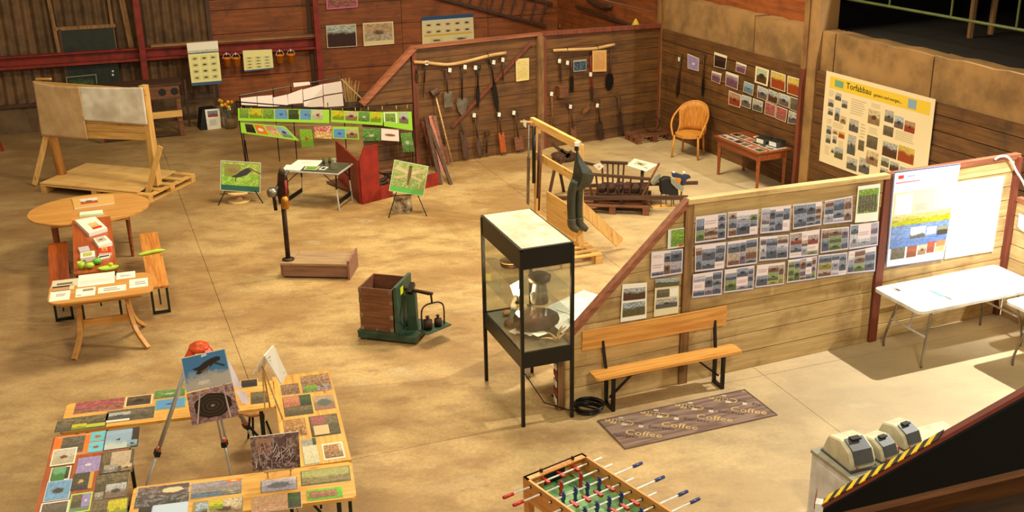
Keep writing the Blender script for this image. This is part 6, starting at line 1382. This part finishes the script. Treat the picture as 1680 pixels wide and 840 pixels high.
for k in range(6):
    x_ = .06+k*(wx-.3)/5; 
    for r_ in range(2):
        y_ = .05+r_*.24; q = [XT.Wd((x_,y_+.16,zt3+.003)),XT.Wd((x_+.19,y_+.17,zt3+.003)),XT.Wd((x_+.2,y_,zt3+.003)),XT.Wd((x_+.01,y_,zt3+.003))]
        picture('photograph', ('front-row ','second-row ')[r_]+('grey ','reddish ','dark ')[k%3]+'photograph '+lab_x[k]+' of the exhibit table', 'photograph', 'photographs on the exhibit table', q, [cell(0,0,1,1,(214,200,170)), ph(kk[(k+2*r_)%6],.06,.08,.94,.92)], .002)
for k,(px,py) in enumerate(((1247,237),(1268,242))):
    P_ = XT.pt(px,py,zt3); t = empty('file_box', Frame(XT.Wd((P_.x,P_.y,zt3+.002)), XT.yaw+.15), ('left','right')[k]+' grey card file box with a white label on the exhibit table', 'box', 'file boxes on the exhibit table'); MB().box(-.11,-.0,0,.09,.2,.10).build('body', MT['darkgrey'], t); MB().box(-.09,-.004,.02,.07,0,.09).build('label', MT['paper'], t); MB().box(-.112,-.002,.10,.092,.202,.108).build('lid', MT['darkmetal'], t)
picture('newspaper', 'long pale folded paper along the wall side of the exhibit table', 'paper', None, [XT.Wd((.75,dx_-.06,zt3+.003)),XT.Wd((wx-.05,dx_-.06,zt3+.003)),XT.Wd((wx-.05,dx_-.2,zt3+.003)),XT.Wd((.75,dx_-.2,zt3+.003))], [cell(0,0,1,1,(196,186,160))]+lines(.05,.1,.95,.9,4), .004)
P_ = XT.pt(1236,213,zt3); t = empty('small_dish', Frame(XT.Wd((.5,dx_-.12,zt3)),0), 'small pale oval dish at the back of the exhibit table', 'dish'); MB().lathe((0,0,0),[(.04,0),(.06,.025),(.055,.025),(.03,.008)],14,1.4,1).build('body', MT['cream'], t, True)
# ---- pallets, ramp
PC = Frame.two(fl(1030,226), fl(1090,231)); PC = Frame(FW.Wd((3.7,-.68,0)), FW.yaw-.05); cp = pallet(PC, .8, .5, 'small brown pallet lying in the far right corner', mat=MT['boxwood'], group=None)
ci = FW.wl(1060,200,-.25); t = empty('wire_coil', Frame(PC.Wd((.45,.25,.15)),0), 'dark iron ring coil standing on the corner pallet', 'coil'); MB().tube([(.16*math.cos(k*2*PI/24),.02*math.sin(k*.9),.165+.16*math.sin(k*2*PI/24)) for k in range(49)],.009,5).build('ring', MT['iron'], t, True)
# ---- stakes leaning at the left of the far partition
for k,(x0_,y0_,x1_,y1_,wd,mt,lab) in enumerate(((698,192,723,303,.07,'darkwood','dark heavy stake leaning leftmost at the partition post'),(706,190,726,262,.08,'orange','orange-brown rough board between the leaning stakes'),(712,190,731,258,.07,'boxwood','split brown board leaning behind the dark stakes'),(704,205,740,303,.06,'darkwood','dark long stake leaning rightmost, its foot farthest out'),(693,200,712,262,.05,'postred','reddish slim stake leaning close to the partition post'))):
    f_ = fl(x1_, y1_ if y1_ > 290 else 285-k*3); F = Frame(f_, FW.yaw); u = F.L(FW.Wd(FW.wl(x0_,y0_,-.08-.03*k))); t = empty('leaning_stake', F, lab, 'stake', 'stakes leaning at the far partition')
    MB().bar((0,0,0),u,wd,.03,(0,1,0)).build('stake', MT[mt], t)
# ---- scale with a tall column
zq_ = .225; s0, s1, s2, s3 = fl(459,432,zq_), fl(573,434,zq_), fl(582,411,zq_), fl(476,415,zq_)
SC = Frame.two(s0, s1); SC.o.z = 0; sl = (s1-s0).length; sd_ = .5
sc_t = empty('column_scale', SC, 'old platform scale with rusty column and wooden platform in the middle of the floor', 'scale')
for k in range(2):
    x0_, x1_ = (0,.15*sl) if k == 0 else (.155*sl, sl-.03); MB().box(x0_,0,zq_-.03,x1_,sd_,zq_).build('platform_board', wood('scale_platform',(170,140,104),(140,110,80),'x',1,.05) if k == 0 else bpy.data.materials['scale_platform'], sc_t)
cs_m = wood('scale_case',(150,110,90),(120,84,66),'x',1,.05)
MB().box(.02,.02,.03,sl-.04,.045,zq_-.03).build('case_board', cs_m, sc_t); MB().box(.02,sd_-.05,.03,sl-.04,sd_-.02,zq_-.03).build('case_board', cs_m, sc_t); MB().box(.0,.02,.03,.03,sd_-.02,zq_-.03).build('case_board', cs_m, sc_t)
MB().box(sl-.03,-.01,.0,sl,sd_+.01,zq_+.05).build('end_board', cs_m, sc_t)
for x_ in (.05,sl-.25): MB().box(x_,.05,0,x_+.2,sd_-.05,.03).build('foot', MT['darkwoodx'], sc_t)
cp_ = SC.pt(473,426,zq_); top_z = hgt(SC.Wd((cp_.x,cp_.y,0)),330)
MB().tube([(cp_.x,cp_.y,zq_+.01),(cp_.x-.0,cp_.y,top_z)],.033,10).build('column', MT['iron'], sc_t, True); MB().lathe((cp_.x,cp_.y,zq_),[(.085,0),(.085,.015),(.045,.03)],14).build('flange', MT['iron'], sc_t, True)
z5 = top_z
MB().prism([(cp_.x-.05,z5-.03),(cp_.x+.05,z5-.03),(cp_.x+.09,z5+.12),(cp_.x+.05,z5+.38),(cp_.x-.03,z5+.40),(cp_.x-.07,z5+.12)],cp_.y-.02,cp_.y+.03,'y').build('head_frame', MT['iron'], sc_t)
MB().tube([(cp_.x-.1,cp_.y-.1,z5+.13),(cp_.x+.04,cp_.y+.22,z5+.36)],.026,8).build('beam', MT['steel'], sc_t, True)
MB().lathe((cp_.x-.11,cp_.y-.09,z5+.1),[(.065,0),(.075,.07),(.04,.11)],12).build('weight', MT['steel'], sc_t, True)
MB().lathe((cp_.x+.05,cp_.y-.07,z5-.08),[(.045,0),(.06,.04),(.055,.14),(.03,.17)],12).build('brass_weight', plain('brass',(190,130,50),.35,.8), sc_t, True)
MB().lathe((cp_.x+.02,cp_.y+.0,z5+.38),[(.04,0),(.045,.05),(.015,.1)],10).build('cap', MT['darkwood'], sc_t, True)
MB().tube([(cp_.x-.1,cp_.y-.03,z5-.12),(cp_.x-.11,cp_.y-.03,z5+.1)],.025,7).build('rod', MT['iron'], sc_t, True)
MB().tube([(cp_.x+.06,cp_.y-.03,z5+.02),(cp_.x+.07,cp_.y-.03,z5+.3)],.018,7).build('rod', MT['redpaint'], sc_t, True)
# ---- decimal scale with crate
DS = Frame.two(fl(588,557), fl(682,567)); DS = Frame(DS.o, DS.yaw)
ds = empty('decimal_scale', DS, 'green painted decimal scale with weights on a hanging pan', 'scale'); dw = .72
A1 = fl(588,557); A2 = fl(682,568); dl_ = (A2-A1).length
MB().box(0,0,.03,dl_,.55,.10).build('base_frame', MT['greenpaint'], ds); MB().box(.02,.03,0,.12,.5,.03).build('foot', MT['greenpaint'], ds); MB().box(dl_-.14,.03,0,dl_-.02,.5,.03).build('foot', MT['greenpaint'], ds)
MB().box(0,-.01,.10,dl_*.68,.54,.125).build('platform', MT['greenpaint'], ds)
bwx = dl_*.64
MB().box(bwx+.01,.0,.1,bwx+.05,.5,.72).build('back_plate', MT['greenpaint'], ds)
MB().bar((dl_-.12,.25,.1),(dl_-.13,.25,.60),.07,.12).build('stand_post', MT['greenpaint'], ds)
MB().bar((bwx+.0,.25,.62),(dl_+.16,.2,.60),.035,.03).build('beam', MT['iron'], ds); MB().bar((bwx+.1,.33,.57),(dl_+.08,.3,.55),.025,.025).build('lower_beam', MT['iron'], ds)
MB().bar((dl_-.13,.2,.58),(dl_-.13,.32,.66),.06,.06).build('pivot', MT['blackmetal'], ds)
MB().bar((bwx+.07,.25,.12),(dl_-.14,.25,.45),.03,.03).build('lever_rod', MT['iron'], ds); MB().bar((bwx+.07,.3,.5),(dl_-.16,.25,.16),.025,.02).build('lever_rod', MT['steel'], ds)
MB().tube([(dl_+.14,.2,.60),(dl_+.15,.2,.48)],.012,6).build('hanger', MT['iron'], ds)
pz = .17
MB().tube(smooth([(dl_+.05,.1,pz+.01),(dl_+.05,.1,.40),(dl_+.09,.14,.47),(dl_+.15,.2,.48),(dl_+.21,.27,.47),(dl_+.25,.32,.40),(dl_+.25,.32,pz+.01)],3),.010,6).build('pan_hoop', MT['blackmetal'], ds, True)
MB().prism([(dl_+.0,.08),(dl_+.16,-.02),(dl_+.34,.32),(dl_+.18,.42)],pz-.01,pz+.005).build('pan', MT['greenpaint'], ds)
for k,(x_,y_,r_,h_) in enumerate(((.11,.13,.055,.11),(.2,.24,.045,.09))):
    t = empty('iron_weight', Frame(DS.Wd((dl_+x_,y_,pz+.006)),0), ('larger front','smaller rear')[k]+' iron cylinder weight on the pan of the decimal scale', 'weight', 'weights on the scale pan'); MB().lathe((0,0,0),[(r_,0),(r_,h_),(r_*.3,h_+.005),(r_*.3,h_+.03),(r_*.5,h_+.04),(r_*.3,h_+.055)],14).build('body', MT['iron'], t, True)
CRF = Frame(DS.Wd((.035,.02,.127)), DS.yaw); cr = empty('wooden_crate', CRF, 'open worn wooden crate with metal corner straps standing on the decimal scale', 'crate'); cw_, cd_, ch_ = bwx-.05, .47, .55
for k in range(3):
    z0_, z1_ = ch_*k/3, ch_*(k+1)/3-.003
    MB().box(0,0,z0_,cw_,.018,z1_).build('board', MT['boxwood'], cr); MB().box(0,cd_-.018,z0_,cw_,cd_,z1_).build('board', MT['boxwood'], cr)
    MB().box(0,.019,z0_,.018,cd_-.019,z1_).build('board', MT['boxwood'], cr); MB().box(cw_-.018,.019,z0_,cw_,cd_-.019,z1_).build('board', MT['boxwood'], cr)
MB().box(.02,.02,.0,cw_-.02,cd_-.02,.02).build('bottom', MT['darkwoodx'], cr); MB().box(.02,.02,.3,cw_-.02,cd_-.02,.34).build('filling', MT['peat'], cr)
for x_ in (.0,cw_-.04):
    for z_ in (.0,.17,.36,.49): MB().box(x_-.003,-.004,z_,x_+.043,.0,z_+.055).build('metal_strap', MT['steel'], cr)
MB().box(cw_*.45,-.004,.0,cw_*.45+.05,0,.05).build('metal_strap', MT['steel'], cr)
yl = empty('yellow_note', Frame(DS.Wd((bwx+.053,.12,.58)), DS.yaw), 'small bright yellow sticky note on the green back plate of the scale', 'note'); MB().box(0,0,0,.004,.09,.09).build('paper', plain('neon_yellow',(214,226,30),.6), yl)

# ---- waders frame on pallet
HF2P = fl(950,405,.14); HF2 = Frame((.33,16.62,0), math.radians(-67)); HF2 = Frame(Vector((fl(950,405,.14).x,fl(950,405,.14).y,0))-Vector((math.cos(math.radians(-67)),math.sin(math.radians(-67)),0))*1.60, math.radians(-67))
zb2 = 1.63; LX = 1.6
PP = Frame(fl(872,432), math.radians(20)); pa = Frame.two(fl(905,444), fl(990,431)); pallet(Frame(pa.Wd((-.35,0,0)), pa.yaw), 1.12, .75, 'pine pallet under the waders frame beside the showcase', slats=5)
hf = empty('pine_frame', HF2, 'pine timber frame behind the showcase with waders and old tools hung on it', 'frame')
MB().bar((0,0,zb2),(LX,0,zb2),.06,.11).build('top_beam', MT['pine'], hf); MB().bar((.15,.0,1.13),(LX-.05,0,1.13),.035,.12).build('middle_beam', MT['pine'], hf)
MB().bar((.12,.03,.0),(.12,.03,zb2),.09,.06).build('upright', MT['pinez'], hf); MB().bar((LX-.04,.03,.15),(LX-.04,.03,zb2),.09,.06).build('upright', MT['pinez'], hf)
MB().box(.5,.0,.18,LX-.15,.03,.66).build('lower_panel', MT['pine'], hf); MB().bar((.0,.02,.15),(LX,.02,.15),.05,.1).build('foot_beam', MT['pine'], hf)
MB().bar((LX-.06,.02,.75),(LX-.0,.66,.10),.05,.15,(0,1,0)).build('brace', MT['pinez'], hf)
def on_hf(px, py, off): return HF2.wl(px, py, off)
wd_ = empty('waders', Frame(HF2.Wd((LX-.02,-.1,0)), HF2.yaw+PI/2), 'dark green rubber waders with boots hanging upside from the end of the pine frame', 'waders')
WF = Frame(HF2.Wd((LX+.06,-.02,0)), 0.); wd_.location = WF.o; wd_.rotation_euler = (0,0,0)
def wp(px, py, off=0): return WF.wl(px, py, off)
def leg_tube(pxs, rs, off, nm_, mt):
    pts = [wp(x, y, off) for x, y in pxs]; rr_ = []
    sm = smooth(pts, 3); 
    for i in range(len(sm)): f_ = i/3; k = min(int(f_), len(rs)-2); rr_.append(rs[k]+(rs[k+1]-rs[k])*(f_-k))
    return MB().tube(sm, rr_, 12).build(nm_, mt, wd_, True)
ring = [wp(*p) for p in ((946,243),(952,256),(960,268),(970,279),(975,288),(971,300),(960,309),(952,315),(937,316),(936,304),(940,284),(943,262))]
mid_ = [wp(*p) for p in ((948,262),(955,280),(952,298),(945,309))]; V_ = [(p.x, p.y, p.z) for p in ring]
mb = MB(); n = len(ring)
for sg, dd in ((-1, (.05,.13,.09,.06)), (1, (.05,.1,.1,.07))):
    rid = [(p.x, sg*d_, p.z) for p, d_ in zip(mid_, dd)]; vs = V_+rid
    fs = [(0,1,n),(1,2,n),(2,n+1,n),(2,3,n+1),(3,4,n+1),(4,5,n+1),(5,n+2,n+1),(5,6,n+2),(6,7,n+3),(6,n+3,n+2),(7,8,n+3),(8,9,n+3),(9,n+2,n+3),(9,10,n+2),(10,n+1,n+2),(10,11,n+1),(11,n,n+1),(11,0,n)]
    mb.add(vs, fs)
import bmesh as _bm
o_ = mb.build('bib', MT['cloth'], wd_); b_ = _bm.new(); b_.from_mesh(o_.data); _bm.ops.remove_doubles(b_, verts=b_.verts, dist=.0005); _bm.ops.recalc_face_normals(b_, faces=b_.faces); b_.to_mesh(o_.data); b_.free()
leg_tube([(944,296),(938,315),(937,340),(938,362)], [.06,.062,.058,.056], -.04, 'left_leg', MT['cloth'])
leg_tube([(953,296),(950,315),(949,340),(950,360)], [.055,.06,.058,.055], .05, 'right_leg', MT['cloth'])
leg_tube([(938,358),(938,368),(942,374),(949,378)], [.062,.062,.056,.04], -.04, 'left_boot', MT['rubber'])
leg_tube([(950,356),(951,366),(956,372),(963,377)], [.06,.058,.054,.038], .04, 'right_boot', MT['rubber'])
MB().tube([wp(946,238),wp(946,247)],.03,8).build('strap', MT['black'], wd_); q = wp(947,237,-.04); MB().box(q.x-.035,q.y-.03,q.z-.02,q.x+.035,q.y+.03,q.z+.03).build('buckle', MT['white'], wd_)
# tools on the far end of the frame
def hang(px0, py0, px1, py1, off, r_, mt, nm_, lab, cat='tool', blade=None):
    a_ = on_hf(px0,py0,off); b_ = on_hf(px1,py1,off); o_ = b_.copy(); t = empty(nm_, Frame(HF2.Wd(o_), HF2.yaw), lab, cat, 'old tools hung on the pine frame')
    MB().tube([a_-o_,(0,0,0)],r_,8).build('shaft', MT[mt], t, True)
    if blade: d_ = (a_-o_); MB().bar((0,0,0), d_*blade[0], blade[1], .01, (0,1,0)).build('blade', MT[blade[2]], t)
    return t
t = hang(868,205,866,335,-.12,.012,'steel','scythe_blade','long pale curved blade hanging at the far end of the pine frame',blade=(.6,.09,'steel'))
a_ = on_hf(866,203,-.12); MB().tube([Vector((-.12,-.05,a_.z-t.location.z)),Vector((.1,.05,a_.z-t.location.z+.03))],.02,7).build('grip', MT['stick'], t)
u = on_hf(861,202,-.2)-HF2.L(t.location); MB().prism([(u.x-.05,u.z-.05),(u.x+.05,u.z-.06),(u.x+.06,u.z+.04),(u.x-.04,u.z+.05)],u.y-.002,u.y,'y').build('paper_tag', MT['paper'], t)
hang(876,208,876,300,-.08,.03,'blackmetal','black_harness','black strap bundle hanging beside the long pale blade')
hang(885,220,882,325,-.08,.022,'darkwood','wooden_rake_pole','dark wooden pole with forked top on the pine frame')
hang(889,218,884,345,-.1,.018,'boxwood','saw_handle','brown worn shaft with an iron ring hanging on the pine frame')
# trestle tools leaning at the middle beam
def free_bar(p, q, wd, th, mt, par, nm_='beam', up=(0,0,1)): return MB().bar(p, q, wd, th, up).build(nm_, mt, par)
TR = Frame(fl(903,322), 0); t = empty('peat_trestle', TR, 'dark wooden A-shaped trestle standing behind the pine frame', 'trestle')
tw = lambda px, py, off=0: TR.wl(px, py, off)
for (a_, b_) in (((914,258),(901,320)),((919,283),(925,318)),((917,270),(938,248)),((905,235),(938,262)),((920,245),(937,256))):
    p, q = tw(*a_), tw(*b_, .25 if b_ == (925,318) else 0); p.z = max(p.z,.01); q.z = max(q.z,.0); free_bar(p, q, .05, .04, MT['darkwood'], t, up=(0,1,0))
BSK = Frame(fl(925,262),0); t = empty('dark_basket', BSK, 'dark round flat basket lying on the floor behind the pine frame', 'basket'); MB().lathe((0,0,0),[(.2,0),(.24,.1),(.22,.1),(.18,.03)],20).build('body', MT['darkwood'], t, True)
# ---- handcart on a pallet
KF = Frame.two(fl(945,350), fl(1060,354)); kp = pallet(KF, 1.15, .9, 'dark pallet under the old peat handcart', mat=MT['boxwood'], slats=6)
CT2 = Frame(KF.o, KF.yaw); ca_ = empty('peat_handcart', CT2, 'old dark wooden peat handcart with slatted sides and long shafts', 'cart'); zf0 = .15
def cp2(px, py, off): v = CT2.wl(px, py, off); v.z = max(v.z, .0); return v
y0c, y1c = .12, .72
for y_, (l0, l1) in ((y0c, ((972,286),(1068,294))), (y1c, ((985,266),(1030,268)))):
    a_, b_ = cp2(*l0, y_), cp2(*l1, y_); MB().bar(a_, b_, .05, .04).build('top_rail', MT['darkwoodx'], ca_)
    zt_ = (a_.z+b_.z)/2
    for k in range(5):
        f_ = (k+.3)/5; p = a_.lerp(b_, f_); MB().bar((p.x*.9+.06, y_+(.06 if y_ == y0c else -.06), zf0+.12), (p.x, y_, p.z), .028, .022, (0,1,0)).build('slat', MT['darkwood'], ca_)
a_, b_ = cp2(972,286,y0c), cp2(1068,294,y0c)
MB().box(a_.x+.05,y0c+.05,zf0+.1,b_.x-.05,y1c-.05,zf0+.14).build('floor_board', MT['darkwoodx'], ca_)
MB().bar((-.35,y0c-.02,zf0+.06),(1.75,y0c-.02,zf0+.14),.06,.06).build('shaft', MT['darkwoodx'], ca_); MB().bar((-.1,y1c,zf0+.08),(1.9,y1c,zf0+.2),.05,.05).build('shaft', MT['darkwoodx'], ca_)
for x_ in (a_.x+.05,(a_.x+b_.x)/2,b_.x-.1): MB().bar((x_,y0c,zf0+.04),(x_,y1c,zf0+.04),.06,.06).build('cross_beam', MT['darkwoodx'], ca_)
MB().bar((a_.x+.0,y0c+.02,zf0+.1),(a_.x-.12,y0c-.05,a_.z+.18),.035,.035,(0,1,0)).build('corner_post', MT['darkwood'], ca_)
MB().bar((b_.x-.15,y0c+.02,zf0+.1),(b_.x+.12,y0c+.05,b_.z+.25),.03,.03,(0,1,0)).build('corner_post', MT['boxwood'], ca_)
MB().bar((a_.x-.2,y0c+.2,a_.z+.14),(a_.x+.14,y0c+.3,a_.z+.04),.04,.04).build('handle_bar', MT['darkwood'], ca_)
rp = random.Random(4)
for k in range(12):
    x_ = a_.x+.15+.13*(k%6); y_ = y0c+.18+.2*(k//6); s_ = rp.uniform(.8,1.1); P_ = CT2.Wd((x_,y_,zf0+.142))
    t = empty('peat_turf', Frame(P_, CT2.yaw+rp.uniform(-.2,.2)), ('front','rear')[k//6]+' row dry brown peat turf in the handcart, '+('leftmost','second from left','third from left','fourth from left','fifth from left','rightmost')[k%6], 'peat turf', 'peat turfs in the handcart'); MB().box(-.055*s_,-.085,0,.055*s_,.085,.08*s_).build('body', MT['peat'], t, bevel=.012)
sg = [fl(1028,271,.62),fl(1041,260,.62),fl(1079,270,.62),fl(1060,281,.62)]
picture('exhibit_sign', 'white sign with a green-black drawing lying above the handcart', 'sign', None, [sg[1],sg[2],sg[3],sg[0]], [cell(0,0,1,1,(230,222,196)),(.2,.35,.65,.8,(206,200,170),(196,190,150),(60,70,50),.5,.25,.5),cell(.7,.3,.9,.36,(60,60,60))], .006)
t = empty('sign_post', Frame((fl(1048,310,.15).x,fl(1050,320,.15).y,.15),0), 'dark wooden post carrying the white exhibit sign', 'post'); MB().bar((0,0,0),(0.02,.05,.45),.05,.05).build('post', MT['darkwood'], t)
picture('paper_tag', 'white diamond-shaped tag hanging on the handle of the handcart', 'tag', None, [CT2.Wd(cp2(x, y, -.02)) for x, y in ((973,271),(985,267),(991,273),(983,280))], [cell(0,0,1,1,(230,222,206)),cell(.3,.3,.6,.6,(170,170,160))], .003)
# ---- wooden bird figure
BD = Frame(fl(1092,340), .1); bd = empty('wooden_bird', BD, 'black and blue wooden bird figure with grey wings on thin legs by the partition', 'bird figure')
bw_ = lambda px, py, off=0: BD.wl(px, py, off)
c0_ = bw_(1096,300); 
MB().prism([(q.x,q.z) for q in [bw_(*p) for p in ((1083,294),(1090,290),(1100,291),(1110,300),(1112,320),(1102,321),(1093,317),(1084,317),(1082,305))]],-.07,.07,'y').build('body', MT['black'], bd, bevel=.01)
for pl_, y_ in ((((1070,304),(1076,294),(1083,288),(1087,289),(1083,300),(1075,307)),.1),(((1098,290),(1104,291),(1120,306),(1117,312),(1108,307),(1099,298)),-.085)):
    MB().prism([(q.x,q.z) for q in [bw_(*p) for p in pl_]],y_-.008,y_+.008,'y').build('wing', plain('wing_grey',(150,150,130),.6) if y_ > 0 else bpy.data.materials['wing_grey'], bd)
MB().prism([(q.x,q.z) for q in [bw_(*p) for p in ((1102,283),(1110,284),(1120,287),(1124,286),(1131,287),(1133,291),(1126,294),(1122,304),(1118,304),(1117,292),(1103,290))]],-.03,.03,'y').build('head_and_neck', MT['blue'], bd, bevel=.006)
MB().prism([(q.x,q.z) for q in [bw_(*p) for p in ((1107,291),(1117,293),(1115,302),(1108,300))]],-.034,-.0305,'y').build('orange_patch', MT['orangeplastic'], bd)
for (px, py) in ((1105,283),(1122,283)): q = bw_(px,py); MB().lathe((q.x,0,q.z-.01),[(.02,0),(.022,.02),(.01,.03)],10).build('cap', MT['white'], bd)
for (a_, b_, y_) in (((1085,315),(1086,343),0.),((1102,320),(1103,340),0.),((1108,320),(1109,334),.1),((1096,318),(1095,338),.12)):
    p, q = bw_(*a_), bw_(*b_); MB().tube([(p.x,y_,p.z),(p.x,y_,0)],.010,6).build('leg', MT['boxwood'], bd)
q = bw_(1119,306); MB().tube([(q.x,0,q.z),(q.x-.02,0,0)],.014,6).build('support_post', MT['postred'], bd)
q = bw_(1092,343); MB().box(c0_.x-.25,-.05,0,c0_.x+.12,.12,.012).build('base_board', MT['pine'], bd)

# ---- back wall things
def bwall(q4, nm_, lab, cat, cells, off=-.03, grp=None, th=.003): return picture(nm_, lab, cat, grp, [BW.Wd(BW.wl(x, y, off)) for x, y in q4], cells, th)
bwall(((534,-12),(587,-16),(587,12),(536,16)),'flower_poster','pink heather photograph print at the top edge of the back wall','poster',[cell(0,0,1,1,(206,100,140)),ph('pink',.05,.08,.95,.95)])
bwall(((534.5,42),(584,39),(586,76),(537,79)),'heath_print','dark red moorland print with pale sky on the back wall','poster',[cell(0,0,1,1,(206,190,170)),(.03,.03,.97,.97,(190,200,190),(60,28,22),(34,26,22),.68,0,.5)])
bwall(((595,38),(645,35),(647,72),(597,76)),'winter_print','cream print of a snowy bog scene beside the dark moorland print','poster',[cell(0,0,1,1,(226,206,160)),(.04,.2,.96,.94,(206,170,130),(196,180,150),(110,80,66),.5,.18,.6)])
an = [cell(0,0,1,1,(222,206,160)),cell(.0,.86,1,1,(40,76,120)),cell(.0,.82,1,.87,(214,206,190)),cell(.04,.3,.96,.36,(206,176,60))]
for k in range(10): u = .06+.185*(k%5); v = .62-.24*(k//5); an.append((u,v,u+.14,v+.16,(222,206,160),(222,206,160),((90,50,40),(60,50,44),(140,50,40))[k%3],.5,.3,0))
an += [(.15,.06,.4,.24,(222,206,160),(222,206,160),(130,80,40),.5,.3,0),(.6,.06,.9,.24,(222,206,160),(222,206,160),(90,80,70),.5,.3,0)]
bwall(((692,28),(776,22),(778,68),(693,75)),'animal_chart','wall chart with rows of small animals and a blue heading','poster',an)
ch = lambda s_: [cell(0,0,1,1,(236,230,160)),cell(0,.82,1,1,(240,236,220)),(.0,.74,1,.82,(226,220,196),(50,90,120),(60,90,110),.3,0,.5),cell(0,0,1,.07,(60,90,130))]+[(.08+.3*(k%3),.12+.15*(k//3),.32+.3*(k%3),.24+.15*(k//3),(236,230,160),(236,230,160),((130,110,50),(90,80,40),(110,110,110))[k%3],.5,.28,.2) for k in range(12)]
EP = Frame.two(fl(312,208), fl(368,202)); t = empty('poster_stand', EP, 'dark stand carrying the tall yellow wildlife poster before the back wall', 'stand'); MB().box(-.02,.02,0,.02,.06,1.0).build('leg', MT['darkwood'], t); MB().box(.55,.02,0,.59,.06,1.0).build('leg', MT['darkwood'], t); MB().box(-.05,0,.52,.66,.08,.56).build('ledge', MT['darkwoodx'], t)
picture('wildlife_poster','tall yellow wildlife poster with a blue hill line, left one','poster','yellow wildlife posters',[EP.Wd(EP.wl(x,y,-.03)) for x,y in ((306,71),(357,67),(364,137),(315,141))],ch(0),.02)
bwall(((398,83),(446,81),(449,113),(401,118)),'wildlife_poster','small yellow wildlife poster hanging from the red beam between orange buckets','poster',ch(1)[:1]+ch(1)[3:],-.28,'yellow wildlife posters')
for k,(px,py) in enumerate(((373,103),(388,103),(460,98),(478,97))):
    u = BW.wl(px,py,-.33); t = empty('orange_bucket', Frame(BW.Wd((u.x,-.33,u.z-.07)), BW.yaw), ('leftmost','second','third','rightmost')[k]+' small orange toy bucket hanging from the red beam', 'bucket', 'orange buckets on the red beam')
    MB().lathe((0,0,0),[(.06,0),(.085,.16),(.092,.16),(.092,.175),(.075,.175),(.055,.01)],14).build('body', MT['orangeplastic'], t, True)
    MB().tube([(.085*math.cos(a_*PI/8),0,.165+.10*math.sin(a_*PI/8)) for a_ in range(9)],.005,5).build('bail', MT['white'], t); MB().box(-.008,-.005,.23,.008,.005,.29).build('hook', MT['white'], t)
# ladder
la, lb = BW.wl(722,-3,-.12), BW.wl(896,43,-.12); ld = empty('wooden_ladder', Frame(BW.Wd((lb.x,-.12,lb.z)), BW.yaw), 'dark wooden ladder hung slanting on the back wall', 'ladder')
A_ = la-lb; dn = A_.normalized(); pn = Vector((-dn.z,0,dn.x)); pn = pn if pn.z > 0 else -pn
MB().bar((0,0,0),A_*1.3,.06,.04,(0,1,0)).build('rail', MT['darkwood'], ld); MB().bar(pn*.52,A_*1.3+pn*.52,.06,.04,(0,1,0)).build('rail', MT['darkwood'], ld)
for k in range(12): q = dn*(.15+.25*k); MB().bar(q,q+pn*.52,.03,.025,(0,1,0)).build('rung', MT['darkwood'], ld)
bwall(((922,12),(944,17),(936,50),(918,44)),'price_board','cream tilted list with rows of dark lettering on the back wall','notice',[cell(0,0,1,1,(196,180,130))]+lines(.12,.08,.9,.95,7,(60,46,34)),-.13)
# things on the right wall behind the partition
u0, u1 = RR.wl(962,-2,-.06), RR.wl(1003,11,-.06); t = empty('wooden_yoke', Frame(RR.Wd(u1), RR.yaw), 'black curved wooden yoke hanging at the top of the wall', 'yoke'); MB().tube(smooth([Vector(),(u0-u1)*.4+Vector((0,0,-.06)),u0-u1],3),[.03,.05,.06,.06,.055,.04,.03],8).build('body', MT['darkwood'], t, True)
u0, u1 = RR.wl(945,10,-.06), RR.wl(1038,43,-.06); t = empty('long_rod', Frame(RR.Wd(u1), RR.yaw), 'long dark rod fixed slanting above the far partition', 'rod'); MB().bar((0,0,0),u0-u1,.05,.04,(0,1,0)).build('rod', MT['darkwood'], t)
u0 = RR.wl(1043,38,-.08); t = empty('yellow_cone', Frame(RR.Wd(u0), RR.yaw), 'small yellow triangular thing above the far partition rail', 'cone'); MB().lathe((0,0,-.05),[(.09,0),(.05,.08),(.01,.14)],12).build('body', MT['yellow'], t)
# crate and plant before the plank wall
P_ = fl(428,196); t = empty('dark_chair', Frame(P_, BW.yaw), 'dark old chair-like crate standing before the plank wall', 'crate'); MB().box(-.3,0,.0,.32,.04,.42).build('front_board', MT['darkwoodx'], t); MB().box(-.3,.36,.0,.32,.4,.42).build('rear_board', MT['darkwoodx'], t); MB().box(-.3,.05,.0,-.26,.35,.42).build('side_board', MT['darkwood'], t); MB().box(.28,.05,.0,.32,.35,.42).build('side_board', MT['darkwood'], t)
P_ = fl(576,186); t = empty('dry_plant_basket', Frame(P_,0), 'dark basket with dry yellowish grasses behind the photo racks', 'plant'); MB().lathe((0,0,0),[(.18,0),(.24,.3),(.22,.3),(.16,.04)],16).build('basket', MT['darkwood'], t, True)
for k in range(22):
    a_ = k*2.4; r_ = .05+.008*k; h_ = .6+.25*((k*7)%5)/5; MB().tube([(r_*.5*math.cos(a_),r_*.5*math.sin(a_),.2),(r_*math.cos(a_),r_*math.sin(a_),h_)],[.02,.006],5).build('grass_stem', MT['straw'], t)
# green advert board behind the board screen
dbq = ((108,127),(158,122),(160,140),(110,142)); bwall(dbq,'green_sign_board','dark green framed board with small coloured pictures behind the board screen','board',[cell(0,0,1,1,(120,130,90)),cell(.03,.05,.97,.95,(26,36,28)),(.1,.1,.9,.7,(26,36,28),(40,60,40),(90,130,70),.6,0,.5)],-.4,None,.02)
